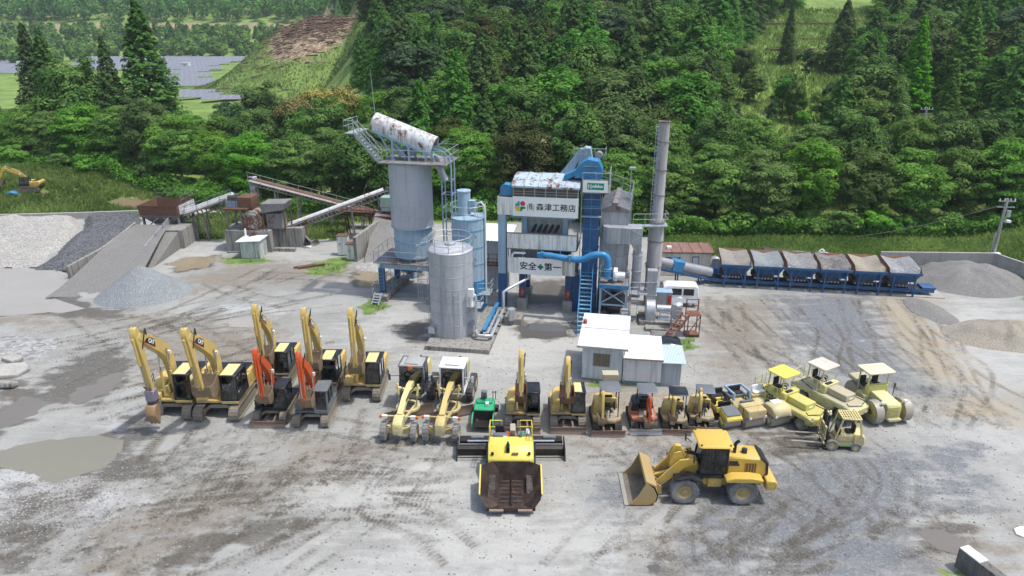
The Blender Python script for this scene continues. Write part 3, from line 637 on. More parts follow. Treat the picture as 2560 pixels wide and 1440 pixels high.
add_kind('cherry', 4, lambda: (trunk_mesh(9, .22, 7, .5), crown_broad('cherry', 10, 4.9, .5, 150, 170, .30, .145)))
add_kind('oak', 3, lambda: (trunk_mesh(10, .25, 5), crown_broad('oak', 12, 4.4, .5, 100, 180, .72, .165)))
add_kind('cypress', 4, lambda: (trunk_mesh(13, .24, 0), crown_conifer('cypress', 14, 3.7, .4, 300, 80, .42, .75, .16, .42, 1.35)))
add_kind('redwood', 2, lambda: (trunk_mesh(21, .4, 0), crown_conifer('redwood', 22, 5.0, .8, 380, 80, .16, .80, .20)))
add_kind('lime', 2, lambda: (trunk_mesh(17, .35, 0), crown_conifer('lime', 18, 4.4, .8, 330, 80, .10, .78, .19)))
add_kind('bloom', 2, lambda: (trunk_mesh(10, .3, 5), crown_broad('bloom', 12, 5.2, 1.5, 110, 115, .8, .2)))
add_kind('pale', 2, lambda: (trunk_mesh(9, .2, 5), crown_broad('pale', 10, 3.4, 1.4, 80, 105, .6, .19)))
add_kind('brown', 1, lambda: (trunk_mesh(9, .22, 5), crown_broad('brown', 11, 4.4, 1.4, 90, 110, .5, .2)))
add_kind('pine', 2, lambda: (trunk_mesh(12, .25, 6), crown_broad('pine', 13, 3.8, 2.5, 70, 110, .45, .2)))
add_kind('light', 2, lambda: (trunk_mesh(9, .22, 6, .4), crown_broad('light', 10.5, 4.2, .6, 105, 150, .5, .15)))
add_kind('shrub', 3, lambda: (trunk_mesh(1.6, .07, 4), crown_broad('cherry', 2.4, 1.7, .1, 28, 70, .55, .15)))
KIND_WORD = {'cherry': 'leafy broadleaf tree', 'oak': 'rounded evergreen tree', 'cypress': 'dark cypress', 'redwood': 'tall feathery conifer', 'lime': 'bright lime green conical conifer',
             'bloom': 'yellow blossoming round tree', 'pale': 'tree with creamy white blossom', 'brown': 'bronze tree', 'pine': 'grey green pine', 'shrub': 'low leafy shrub', 'light': 'light green tree'}
OBJ = {'cherry': 'broadleaf_tree', 'oak': 'evergreen_tree', 'cypress': 'cypress_tree', 'redwood': 'redwood_tree', 'lime': 'redwood_tree', 'bloom': 'blossoming_tree', 'pale': 'blossoming_tree', 'brown': 'broadleaf_tree', 'pine': 'pine_tree', 'shrub': 'shrub', 'light': 'broadleaf_tree'}
PLANTED = []
def plant(kind, x, y, sc=1.0, rz=None, label=None, zone='', dz=0.0, w_=1.0):
    tm_, cm = random.choice(TREES[kind]); z = float(hz(x, y)) + dz
    o = thing(OBJ[kind], label or '', 'shrub' if kind == 'shrub' else 'tree', (x, y, z), random.uniform(0, 6.28) if rz is None else rz)
    o.scale = (sc * w_, sc * w_, sc)
    link('trunk', tm_, o); link('crown', cm, o)
    PLANTED.append((o, kind, zone, label)); return o
def at(px, py_top, Y, kind, Hn, **kw):
    """a tree standing at depth Y whose top shows at a photo pixel"""
    zt = CAM_H - Y * math.tan(CAM_P + math.atan((py_top - 720) / CAM_F))
    x = (px - 1280) / CAM_F * (Y * math.cos(CAM_P) + (CAM_H - zt * .6) * math.sin(CAM_P))
    z0 = float(hz(x, Y)); sc = max((zt - z0) / Hn, .25)
    return plant(kind, x, Y, sc, **kw)
HN = {'cherry': 10, 'oak': 12, 'cypress': 14, 'redwood': 22, 'lime': 18, 'bloom': 12, 'pale': 10, 'brown': 11, 'pine': 13, 'shrub': 2.4, 'light': 10.5}
# single trees one can pick out: pixel of the top, depth, kind, label
for px, py, Y, k, wd, lb in [
    (368, 2, 108, 'redwood', 1.25, 'tallest feathery conifer rising over the tree belt on the left'), (86, 62, 118, 'redwood', 1.0, 'slim conifer, left of the pair above the left tree belt'), (124, 72, 114, 'redwood', .95, 'slim conifer, right of the pair above the left tree belt'),
    (280, 92, 106, 'redwood', .85, 'sparse conifer just left of the tallest conifer'), (185, 118, 112, 'oak', 1.0, 'dense rounded evergreen between the slim conifers and the sparse conifer'),
    (650, 192, 122, 'oak', 1.15, 'wide round evergreen in front of the solar field'), (570, 250, 112, 'pine', .9, 'grey green tree left of the wide round evergreen'),
    (800, 208, 112, 'bloom', .95, 'yellow blossoming tree left of the silo antenna'), (860, 206, 116, 'bloom', .95, 'yellow blossoming tree just behind the left edge of the silo hood'), (1010, 205, 114, 'bloom', 1.0, 'yellow green round tree behind the silo hood'), (745, 232, 108, 'bloom', .8, 'small yellow blossoming tree at the left of the blossoming group'),
    (905, 78, 150, 'cypress', 1.0, 'dark cypress at the right foot of the debris knoll'), (985, 62, 150, 'cypress', .9, 'dark cypress beside the pale track'), (930, 130, 140, 'cypress', .9, 'dark cypress below the pale track'),
    (1215, 240, 93, 'cypress', 1.35, 'broad dark cypress left of the mixing tower'), (1130, 290, 90, 'brown', 1.1, 'bronze tree behind the silo skip rails'), (1150, 215, 108, 'brown', 1.2, 'bronze tree above the broad dark cypress'),
    (1345, 330, 88, 'pale', 1.1, 'cream blossoming tree behind the sign tower'), (1310, 420, 83, 'pale', .9, 'low cream blossoming tree beside the sign tower'), (1480, 290, 92, 'cherry', 1.1, 'leafy tree behind the bucket elevator'), (1560, 300, 90, 'cherry', 1.1, 'leafy tree left of the chimney'),
    (2285, 40, 118, 'lime', .95, 'dull green tall conifer left of the bright lime conifer'), (2405, 0, 118, 'lime', 1.15, 'bright lime green tall conifer high at the right'), (2370, 150, 108, 'lime', .85, 'shorter lime conifer in front of the bright lime conifer'),
    (2100, 0, 140, 'cypress', 1.1, 'lone dark cypress on the terraced clearing'), (1965, 0, 146, 'redwood', .75, 'thin dark conifer at the left of the terraced clearing'), (1955, 180, 116, 'oak', .9, 'dark round tree in the middle of the clearing'), (1925, 250, 108, 'pine', .7, 'small grey green tree at the lower clearing'), (2060, 205, 112, 'pine', .55, 'spindly young tree on the clearing'),
    (2150, 150, 118, 'pine', 1.1, 'grey green pine at the right edge of the clearing'), (2240, 200, 108, 'cypress', 1.1, 'dark cypress in front of the tall green conifers'), (2200, 130, 124, 'pine', 1.0, 'grey green pine behind the dark cypress'),
    (2510, 130, 112, 'cypress', 1.1, 'dark cypress at the right of the lime conifer'), (2550, 60, 128, 'cypress', 1.1, 'dark cypress at the far right edge'), (1785, 75, 128, 'cypress', .7, 'narrow brownish cypress left of the clearing'),
    (2345, 380, 87, 'pale', .8, 'cream blossoming tree beside the distant utility pole'), (1400, 88, 128, 'pine', 1.25, 'pale grey green round tree in the middle of the hillside'), (1260, 20, 140, 'brown', 1.2, 'bronze brown round tree high on the hillside')]:
    at(px, py, Y, k, HN[k], label=lb, w_=wd)
for i, (px, py, Y, k, w2, lb) in enumerate([(1850, 105, 132, 'oak', 1.0, 'round tree at the upper left corner of the clearing'), (1880, 175, 122, 'cherry', .9, 'low spreading tree at the left edge of the clearing'), (2010, 120, 134, 'pine', .8, 'grey green tree below the log terraces'), (1985, 195, 112, 'oak', .75, 'dark tree left of the spindly young tree'), (2080, 235, 106, 'light', .7, 'light green tree at the lower right of the clearing'), (1835, 255, 104, 'pine', .6, 'small tree at the lower left of the clearing'), (2170, 40, 150, 'light', .8, 'light green tree high right of the lone dark cypress')]):
    at(px, py, Y, k, HN[k], label=lb, w_=w2)
for i in range(14): plant('shrub', (.36 + .16 * random.random()) * (Yc := random.uniform(104, 150)), Yc, random.uniform(.6, 1.3), zone='on the clearing')
# belt of broadleaf trees behind the yard
for i in range(11): plant(random.choice(['cherry', 'cherry', 'light']), 11.5 + i * 5.6 + random.uniform(-.8, .8), 78.3 + random.uniform(-.8, 1.2), random.uniform(.80, .98), zone='in the belt front')
for i in range(11): plant(random.choice(['cherry', 'light', 'oak']), 13 + i * 5.8 + random.uniform(-1, 1), 86 + random.uniform(-1, 1), random.uniform(.86, 1.0), zone='in the belt back')
for i in range(13): plant(random.choice(['cherry', 'cherry', 'light', 'oak']), -84 + i * 5.6 + random.uniform(-1, 1), max(112 - i * 2.35, 88) + random.uniform(-1, 1), random.uniform(.86, 1.02), zone='in the belt front')
for i in range(13): plant(random.choice(['cherry', 'oak', 'light']), -88 + i * 6.2 + random.uniform(-1, 1), 118 - 1.5 * i + random.uniform(-1.5, 1.5), random.uniform(.80, 1.0), zone='in the belt back')
for i in range(5): plant(random.choice(['cherry', 'brown', 'oak']), -17 + i * 6.2 + random.uniform(-1, 1), 84.5 + random.uniform(-1, 1.5), random.uniform(.85, 1.0), zone='in the belt front')
# the wooded hillside
CLEAR = [(1790, 345), (1800, 170), (1890, 100), (1935, 40), (1985, 10), (2235, 10), (2205, 100), (2120, 220), (2090, 345)]
pts = []
tries = 0
while tries < 9000:
    tries += 1
    Y = random.uniform(93, 205); x = random.uniform(-.30 * Y, .78 * Y)
    if x + .23 * Y < 8: continue
    z = float(hz(x, Y)); a, b = pixel(x, Y, z); at_, bt = pixel(x, Y, z + 13)
    if a < -150 or a > 2720 or b < -60: continue
    if in_poly(CLEAR, np.array(a), np.array(b)) or in_poly(CLEAR, np.array(at_), np.array((b + bt) / 2)): continue
    if min([((x - p) ** 2 + (Y - q) ** 2) for p, q in pts] + [99]) < (4.3 + (Y - 93) * .02) ** 2: continue
    if min([((x - o.location.x) ** 2 + (Y - o.location.y) ** 2) for o, *_ in PLANTED]) < 9: continue
    if 2170 < a < 2490 and Y < 126: continue
    pts.append((x, Y))
for x, Y in pts:
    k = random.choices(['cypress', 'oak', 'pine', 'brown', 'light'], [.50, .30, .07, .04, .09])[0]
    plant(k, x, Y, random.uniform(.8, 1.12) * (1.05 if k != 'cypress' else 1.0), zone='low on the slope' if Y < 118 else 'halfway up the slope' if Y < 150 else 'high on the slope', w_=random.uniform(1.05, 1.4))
for i in range(16): plant('shrub', 13 + i * 3.3 + random.uniform(-1, 1), 75.6 + random.uniform(-.7, .7), random.uniform(.8, 1.4), zone='under the tree belt')
for i in range(9): plant('shrub', -78 + i * 7.1 + random.uniform(-2, 2), 101 - 1.5 * i + random.uniform(-1, .6), random.uniform(.8, 1.4), zone='under the tree belt')
def undergrowth(name, label, path, hmin, hmax, dep, n_):
    t = rng.random(n_) * (len(path) - 1); i = np.minimum(t.astype(int), len(path) - 2); f = (t - i)[:, None]
    pa = np.array(path, float); q = pa[i] * (1 - f) + pa[i + 1] * f
    q = q + np.stack([rng.normal(size=n_) * .3, rng.uniform(-dep, dep, n_)], 1)
    top = hmin + (hmax - hmin) * fbm(q[:, 0] * .35, q[:, 1] * .35, 3) * 1.4; z = hz(q[:, 0], q[:, 1]) + top * rng.random(n_) ** .6
    N = unit(rng.normal(size=(n_, 3)) * .6 + np.array([0, -.4, .8]))
    lv = np.clip(fbm(q[:, 0] * .8 + 40, q[:, 1] * .8, 3) * 1.1 - .1 + rng.normal(size=n_) * .2, 0, 1)
    tag(link(name, leaf_mesh(name, np.stack([q[:, 0], q[:, 1], z], 1), N, rng.uniform(.7, 1.4, n_) * .16, M_LEAF['cherry'], lv)), label, 'undergrowth', kind='stuff')
undergrowth('undergrowth', 'tangle of weeds and brush under the right tree belt', [(9, 76.0), (30, 75.6), (50, 75.0), (72, 75.0)], .4, 2.4, 1.6, 32000)
undergrowth('undergrowth', 'tangle of brush under the left tree belt', [(-88, 107), (-62, 100), (-44, 91), (-32, 85.5), (-14, 83), (10, 81)], .5, 2.8, 2.2, 30000)
# labels that single each tree out
LAND = [(250, 'above the muddy pond'), (480, 'behind the rusty feed hopper'), (720, 'behind the crusher'), (900, 'behind the white covered conveyor'), (1090, 'behind the tall silo'), (1240, 'behind the pale blue filler silo'), (1420, 'behind the sign tower'),
        (1600, 'behind the bag filter'), (1800, 'just right of the chimney'), (2000, 'above the left cold feed bins'), (2180, 'above the middle cold feed bins'), (2340, 'above the right cold feed bins'), (9999, 'above the utility pole')]
ORD = ['leftmost', 'second from left', 'third from left', 'fourth from left', 'fifth from left', 'sixth from left', 'seventh from left', 'eighth from left', 'ninth from left', 'tenth from left', 'eleventh from left', 'twelfth from left', 'thirteenth from left', 'fourteenth from left', 'fifteenth from left', 'sixteenth from left', 'seventeenth from left', 'eighteenth from left', 'nineteenth from left', 'twentieth from left', 'twenty first from left', 'twenty second from left', 'twenty third from left', 'twenty fourth from left', 'twenty fifth from left', 'twenty sixth from left', 'twenty seventh from left', 'twenty eighth from left', 'twenty ninth from left', 'thirtieth from left']
groups = {}
for o, kind, zone, lb in PLANTED:
    if lb: continue
    px = pixel(o.location.x, o.location.y, o.location.z + 6)[0]
    land = next(t for lim, t in LAND if px < lim)
    groups.setdefault((kind, zone, land), []).append((px, o))
for (kind, zone, land), l in groups.items():
    l.sort(key=lambda q: q[0])
    for i, (px, o) in enumerate(l):
        o['label'] = f'{KIND_WORD[kind]} {zone} {land}' + ('' if len(l) == 1 else f', {ORD[min(i, len(ORD) - 1)]}')
        o['group'] = 'trees ' + zone if kind != 'shrub' else 'shrubs under the tree belt'
# far-off woods: one mass each
def far_wood(name, label, pts, kinds, hs):
    P = []; N = []; LV = []
    for (x, y), h in zip(pts, hs):
        z = float(hz(x, y)); n_ = 110; con = rng.random() < .35
        q = unit(rng.normal(size=(n_, 3)) + np.array([0, -.25, .5])); r = h * (.24 if con else .38)
        p = np.array([x, y, z + h * .55]) + q * np.array([r, r, h * .47]) * rng.uniform(.7, 1.05, (n_, 1))
        if con: f = np.clip(1.15 - (p[:, 2] - z) / h, .1, 1); p[:, 0] = x + (p[:, 0] - x) * f * 1.6; p[:, 1] = y + (p[:, 1] - y) * f * 1.6
        P.append(p); N.append(unit(q + np.array([0, 0, .4]) + rng.normal(size=(n_, 3)) * .3)); LV.append(np.clip(rng.normal(.4, .2, n_) + rng.normal(0, .2), 0, 1))
    P = np.concatenate(P)
    tag(link(name, leaf_mesh(name, P, np.concatenate(N), rng.uniform(.8, 1.5, len(P)) * .85, M_LEAF[kinds], np.concatenate(LV), asp=.8)), label, 'woodland', kind='stuff')
fp = [(rng.uniform(-480, 60), 566 + 130 * rng.random() ** 1.3) for _ in range(1000)]
far_wood('distant_forest', 'blue green forest on the far hill at the top left', fp, 'oak', [rng.choice([9, 12, 15, 19]) * rng.uniform(.85, 1.15) for _ in fp])
sp = [(rng.uniform(-420, -30), rng.uniform(470, 545)) for _ in range(760)] + [(rng.uniform(-330, -240), rng.uniform(380, 430)) for _ in range(70)]
far_wood('valley_scrub', 'band of green scrub between the solar field and the brown bank', sp, 'cherry', [rng.uniform(3, 10) for _ in sp])
kp = [(rng.uniform(-60, 12), rng.uniform(262, 330)) for _ in range(150)]
far_wood('ridge_forest', 'dark wood along the skyline behind the debris knoll', kp, 'cypress', [rng.uniform(10, 15) for _ in kp])
# ------------------------------------------------------------------ plant materials
GALV = mat('galvanised_grey', (.40, .42, .45), .45, .25, dirt=.25, streak=.35, dirtcol=(.27, .27, .27), rust=.04)
GALV2 = mat('bright_galvanised', (.55, .57, .60), .35, .5, dirt=.2, streak=.2, dirtcol=(.35, .35, .35))
LBLUE = mat('faded_light_blue', (.30, .44, .55), .5, 0, dirt=.25, streak=.3, rust=.10, dirtcol=(.36, .40, .42))
DBLUE = mat('deep_blue_paint', (.018, .085, .22), .45, 0, dirt=.3, streak=.2, dirtcol=(.10, .16, .24))
MBLUE = mat('mid_blue_paint', (.035, .21, .42), .4, 0, dirt=.25, dirtcol=(.16, .27, .36))
BINBLUE = mat('bin_blue', (.025, .10, .24), .5, 0, dirt=.3, rust=.08, dirtcol=(.16, .17, .17))
WHITE = mat('white_panel', (.84, .84, .82), .5, 0, dirt=.05, dirtcol=(.66, .65, .61))
WSTAIN = mat('stained_white_panel', (.78, .78, .75), .55, 0, dirt=.2, streak=.65, rust=.08, dirtcol=(.45, .40, .30), streakcol=(.26, .20, .12))
RUSTY = mat('rusty_steel', (.13, .065, .042), .85, 0, dirt=.4, rust=.5, dirtcol=(.20, .13, .10))
RUSTGREY = mat('weathered_steel', (.20, .20, .20), .75, 0, dirt=.4, rust=.45, streak=.3, dirtcol=(.26, .24, .22))
RUSTWHITE = mat('rusting_white_steel', (.58, .62, .65), .5, 0, dirt=.3, rust=.46, streak=.8, streakcol=(.22, .12, .07), dirtcol=(.42, .42, .40))
CONC = mat('old_concrete', (.30, .29, .265), .9, 0, dirt=.3, streak=.8, dirtcol=(.20, .19, .17), bump=.3)
CONCP = mat('pale_concrete', (.40, .39, .36), .9, 0, dirt=.5, streak=.2, dirtcol=(.27, .255, .225), bump=.25)
STEEL = mat('rail_steel', (.36, .40, .42), .5, .2, rust=.16)
RAILB = mat('rail_blue', (.16, .34, .46), .5, 0, rust=.12)
BLACK = mat('black_rubber', (.02, .02, .021), .8, 0, dirt=.35, dirtcol=(.11, .105, .095))
DARKST = mat('dark_machinery', (.055, .055, .055), .6, .2, dirt=.4, rust=.2, dirtcol=(.13, .12, .11))
REDP = mat('red_paint', (.45, .03, .025), .5, 0, dirt=.2)
GREENP = mat('pale_green_paint', (.28, .44, .36), .55, 0, dirt=.35, rust=.2, streak=.4)
CORR = mat('white_roof_sheet', (.78, .80, .83), .4, 0, dirt=.12, dirtcol=(.6, .62, .63), streak=.1)
SIDING = mat('pale_siding', (.60, .66, .70), .5, 0, dirt=.2, streak=.25, dirtcol=(.46, .50, .52))
SIDING2 = mat('white_siding', (.70, .71, .72), .5, 0, dirt=.2, streak=.3, dirtcol=(.5, .5, .49))
BEIGE = mat('beige_siding', (.78, .74, .60), .6, 0, dirt=.2, streak=.3)
ROOFBR = mat('brown_roof_sheet', (.20, .105, .08), .7, 0, dirt=.4, rust=.2, dirtcol=(.3, .22, .19))
INK = mat('black_lettering', (.012, .012, .014), .5)
GREENINK = mat('green_lettering', (.0, .16, .08), .5)
WINDOW = mat('dark_window', (.06, .065, .06), .08, 0, dirt=.3, dirtcol=(.16, .15, .12), spec=.6)
WINDOWB = mat('brown_blind_window', (.15, .125, .085), .15, 0, dirt=.4, dirtcol=(.22, .19, .14), spec=.6)
SANDM = mat('pile_sand', (.36, .335, .29), .95, 0, var=.5, scale=3, bump=.5)
def bd(): return MB()
def rail(b, pts, h=1.05, sp=1.1, r=.022, mids=(.55,)):
    for i in range(len(pts) - 1):
        p, q = Vector(pts[i]), Vector(pts[i + 1]); n_ = max(int((q - p).length / sp + .5), 1)
        for k in range(n_ + 1):
            c = p.lerp(q, k / n_); b.cyl(c, c + Vector((0, 0, h)), r, None, 5)
        for m_ in tuple(mids) + (1.0,): b.cyl(p + Vector((0, 0, h * m_)), q + Vector((0, 0, h * m_)), r, None, 5)
    return b
def ring_rail(b, c, r, z, h=1.0, n=14, a0=0, a1=2 * math.pi, t=.025):
    P = [(c[0] + r * math.cos(a0 + (a1 - a0) * i / n), c[1] + r * math.sin(a0 + (a1 - a0) * i / n), z) for i in range(n + 1)]
    for i in range(n):
        for m_ in (.5, 1): b.cyl((P[i][0], P[i][1], z + h * m_), (P[i + 1][0], P[i + 1][1], z + h * m_), t, None, 4)
        if i % 2 == 0: b.cyl(P[i], (P[i][0], P[i][1], z + h), t, None, 4)
    return b
def ladder(b, p, z0, z1, w=.45, ax='x', r=.022, cage=None):
    d = Vector((w / 2, 0, 0)) if ax == 'x' else Vector((0, w / 2, 0)); p = Vector((p[0], p[1], 0))
    for s in (-1, 1): b.cyl(p + d * s + Vector((0, 0, z0)), p + d * s + Vector((0, 0, z1)), r, None, 5)
    for z in np.arange(z0 + .3, z1, .3): b.cyl(p - d + Vector((0, 0, z)), p + d + Vector((0, 0, z)), r * .8, None, 4)
    if cage:
        out = Vector(cage)
        for z in np.arange(z0 + 2.2, z1, .9):
            P = [p - d, p - d + out * .55, p - d * .5 + out * .8, p + d * .5 + out * .8, p + d + out * .55, p + d]
            for i in range(5): b.cyl(P[i] + Vector((0, 0, z)), P[i + 1] + Vector((0, 0, z)), r * .8, None, 4)
        for q in (p - d + out * .55, p - d * .5 + out * .8, p + d * .5 + out * .8, p + d + out * .55): b.cyl(q + Vector((0, 0, z0 + 2.2)), q + Vector((0, 0, z1)), r * .7, None, 4)
    return b
def stairs(parent, p0, p1, w, m, tm_, rails=True, step=.24):
    """straight flight from p0 to p1 (centre lines); each tread its own piece"""
    p0, p1 = Vector(p0), Vector(p1); d = p1 - p0; hd = Vector((d.x, d.y, 0)).normalized(); sd_ = Vector((-hd.y, hd.x, 0))
    for s in (-1, 1): bd().bar(p0 + sd_ * s * w / 2, p1 + sd_ * s * w / 2, .07, .22).build('stringer', m, parent)
    n_ = int(d.z / step); me = None
    for k in range(1, n_ + 1):
        c = p0 + d * (k / (n_ + .5))
        if me is None:
            o = bd().bar(-sd_ * (w / 2 - .04), sd_ * (w / 2 - .04), .24, .045).build('tread', tm_, parent); me = o.data
        else: o = link('tread', me, parent)
        o.location = c
    if rails:
        b = bd()
        for s in (-1, 1):
            a, e = p0 + sd_ * s * w / 2, p1 + sd_ * s * w / 2
            b.bar(a + Vector((0, 0, .95)), e + Vector((0, 0, .95)), .05); b.bar(a + Vector((0, 0, .5)), e + Vector((0, 0, .5)), .035)
            for k in range(5): c = a.lerp(e, k / 4); b.bar(c, c + Vector((0, 0, .95)), .05)
        b.build('handrail', m, parent)
def corrugated(b, x0, x1, y0, y1, z0, z1, pitch=.2, amp=.03, ax='x', th=.03):
    """ribbed sheet from edge y0 (height z0) to edge y1 (height z1), ribs running up the slope"""
    n_ = int(abs(x1 - x0) / pitch); vs = []; fs = []
    prof = []
    for i in range(n_):
        a = x0 + (x1 - x0) * i / n_; p = (x1 - x0) / n_
        prof += [(a, 0), (a + p * .62, 0), (a + p * .72, amp), (a + p * .9, amp)]
    prof.append((x1, 0)); k = len(prof)
    for y, z in ((y0, z0), (y1, z1)): vs += [(x, y, z + h) if ax == 'x' else (y, x, z + h) for x, h in prof]
    for y, z in ((y0, z0), (y1, z1)): vs += [(x, y, z - th) if ax == 'x' else (y, x, z - th) for x, h in prof]
    for i in range(k - 1): fs += [(i, i + 1, k + i + 1, k + i), (2 * k + i, 3 * k + i, 3 * k + i + 1, 2 * k + i + 1), (i, 2 * k + i, 2 * k + i + 1, i + 1), (k + i, k + i + 1, 3 * k + i + 1, 3 * k + i)]
    fs += [(0, k, 3 * k, 2 * k), (k - 1, 3 * k - 1, 4 * k - 1, 2 * k - 1)]
    return b.add(vs, fs)
RZ = R(-10)          # the plant stands turned a little clockwise
# ------------------------------------------------------------------ grey bitumen tank on its slab
t = thing('concrete_slab', 'raised concrete slab under the grey tank', 'slab', (-6.35, 46.0, 0), R(-9))
bd().box(0, 4.75, 0, 8.4, -.1, .34).build('slab', CONC, t, bevel=.02)
bd().box(4.9, 6.3, 5.5, 7.0, -.1, .5).build('step_block', CONC, t, bevel=.02)
t = thing('storage_tank', 'plain grey cylindrical tank on the concrete slab', 'tank', (-4.5, 48.75, .345), R(-10))
b = bd(); b.lathe([(1.63, 0), (1.63, 6.55), (1.58, 6.6), (.5, 6.85), (0, 6.88)], 40); b.build('shell', mat('tank_grey', (.45, .47, .50), .42, .15, dirt=.25, streak=.45, dirtcol=(.29, .30, .32), streakcol=(.22, .22, .23), scale=.7), t)
for z in (.95, 1.9, 2.85, 3.8, 4.75, 5.7, 6.5): bd().lathe([(1.632, z), (1.645, z + .01), (1.645, z + .03), (1.632, z + .04)], 40).build('seam_ring', mat('seam_grey', (.31, .33, .36), .5, .2, rust=.1), t)
b = bd(); ring_rail(b, (0, 0), 1.55, 6.6, .95, 18); b.build('roof_railing', STEEL, t)
bd().lathe([(.4, 6.75), (.4, 7.0), (.3, 7.05), (0, 7.06)], 14).build('hatch', GALV2, t)
b = bd(); ladder(b, (-1.72, -.25), 0, 7.4, .42, 'y', cage=(-1, 0, 0)); b.build('caged_ladder', STEEL, t)
b = bd(); ladder(b, (.72, -1.56), .2, 3.8, .42, 'x'); b.build('ladder', STEEL, t)
bd().prism([(1.5, 1.0), (2.1, 1.0), (2.1, 1.06), (1.5, 1.06)], 'y', -.9, -.2).build('bracket', STEEL, t)
b = bd(); rail(b, [(1.55, -1.0, 2.4), (2.35, -.7, 2.4), (2.35, .2, 2.4)], .9, .6); b.box(1.4, 2.4, -1.0, .2, 2.34, 2.4); b.build('gauge_platform', STEEL, t)
b = bd(); b.box(1.55, 1.95, -1.25, -.95, 3.3, 3.9); b.cyl((1.75, -1.1, 2.5), (1.75, -1.1, 3.3), .12); b.build('gauge_head', WHITE, t)
bd().pipe([(2.05, -.95, .1), (2.05, -.95, 3.2), (2.0, -.95, 3.35), (1.9, -.95, 3.4)], .11, 8).build('vent_pipe', GALV2, t)
bd().box(-1.45, -1.0, -1.62, -1.2, .35, .8).build('control_box', GALV2, t)
t = thing('pipe_run', 'silver and blue pipes on the slab right of the grey tank', 'pipe', (-2.7, 47.6, .345), R(-10))
bd().pipe([(.1, 0, .55), (.1, -.35, .6), (.3, -.55, .35), (1.0, -.55, .35), (1.25, -.4, .35), (1.25, 2.4, .4), (1.25, 4.4, .45), (1.25, 4.5, 1.9), (1.6, 4.9, 2.1), (3.0, 6.2, 2.6), (3.0, 6.25, 4.2)], .13, 10).build('silver_pipe', GALV2, t)
bd().pipe([(.55, .1, .25), (.85, .1, .25), (.85, 4.2, .3)], .11, 8).build('inner_pipe', GALV2, t)
bd().bar((.5, .4, .32), (.5, 6.2, .32), .28, .2).build('cable_duct', MBLUE, t)
bd().cyl((1.25, 2.6, .4), (1.25, 3.0, .4), .26, None, 12).build('valve', GALV2, t)
b = bd(); b.lathe([(0, 0), (.32, 0), (.32, .9), (0, .9)], 14, (2.1, 3.4, .1)); b.build('pump_motor', GALV2, t)
b = bd()
for y in (.6, 2, 3.4, 4.5): b.bar((.2, y, .08), (1.5, y, .08), .1, .1)
b.build('support', DARKST, t)

# ------------------------------------------------------------------ pale blue filler silo
t = thing('filler_silo', 'slim pale blue silo with a dust collector behind the grey tank', 'silo', (-3.45, 53.6, 0), R(-10))
bd().lathe([(1.34, 2.9), (1.34, 8.0), (0, 8.15)], 32).build('upper_shell', LBLUE, t)
bd().lathe([(1.36, .35), (1.36, 2.9)], 32).build('lower_shell', MBLUE, t)
for z in (2.9, 4.3, 5.7, 7.1, 7.95): bd().lathe([(1.345, z), (1.38, z), (1.38, z + .06), (1.345, z + .06)], 32).build('stiffener_ring', mat('ring_blue', (.19, .31, .42), .6, rust=.2), t)
b = bd(); ring_rail(b, (0, 0), 1.4, 8.0, 1.0, 16); b.build('roof_railing', STEEL, t)
b = bd(); b.lathe([(.52, 8.1), (.52, 9.9), (.56, 9.95), (.56, 10.05), (0, 10.15)], 20, (-.35, .1, 0)); b.build('dust_collector', LBLUE, t)
bd().box(.1, .6, -.25, .2, 8.4, 9.3).build('filter_box', LBLUE, t)
bd().pipe([(1.42, -.3, .8), (1.42, -.3, 8.4), (1.35, -.3, 9.0), (1.1, -.3, 9.25), (.8, -.3, 9.15), (.65, -.3, 8.6), (.62, -.3, 8.15)], .085, 8).build('fill_pipe', mat('pale_pipe', (.62, .68, .7), .4, .1, dirt=.2), t)
b = bd()
for z in (4.9, 6.8): b.cyl((.75, -1.1, z), (1.0, -1.7, z), .05, None, 6)
b.build('sampling_tube', RUSTGREY, t)
b = bd(); rail(b, [(.9, -1.2, 1.9), (1.9, -.9, 1.9), (1.9, .4, 1.9)], .9, .7); b.box(.9, 1.9, -1.2, .4, 1.84, 1.9); b.build('side_platform', STEEL, t)
t = thing('service_hut', 'small corrugated hut between filler silo and sign tower', 'hut', (-2.6, 58.5, 0), RZ)
b = bd(); corrugated(b, 0, 2.4, 0, .02, 0, 4.6, .22, .04); b.build('front_wall', SIDING2, t); bd().box(.02, 2.38, .06, 2.4, 0, 4.55).build('wall', SIDING2, t)
b = bd(); corrugated(b, -.2, 2.6, -.5, 2.6, 4.65, 5.3, .22, .05); b.build('roof', CORR, t)
b = bd(); rail(b, [(0, -.9, 2.6), (2.2, -.9, 2.6)], 1.0, .7); b.box(0, 2.3, -.95, 0, 2.5, 2.58); b.bar((.1, -.9, 0), (.1, -.9, 2.5), .1); b.bar((2.2, -.9, 0), (2.2, -.9, 2.5), .1); b.build('landing', RUSTY, t)

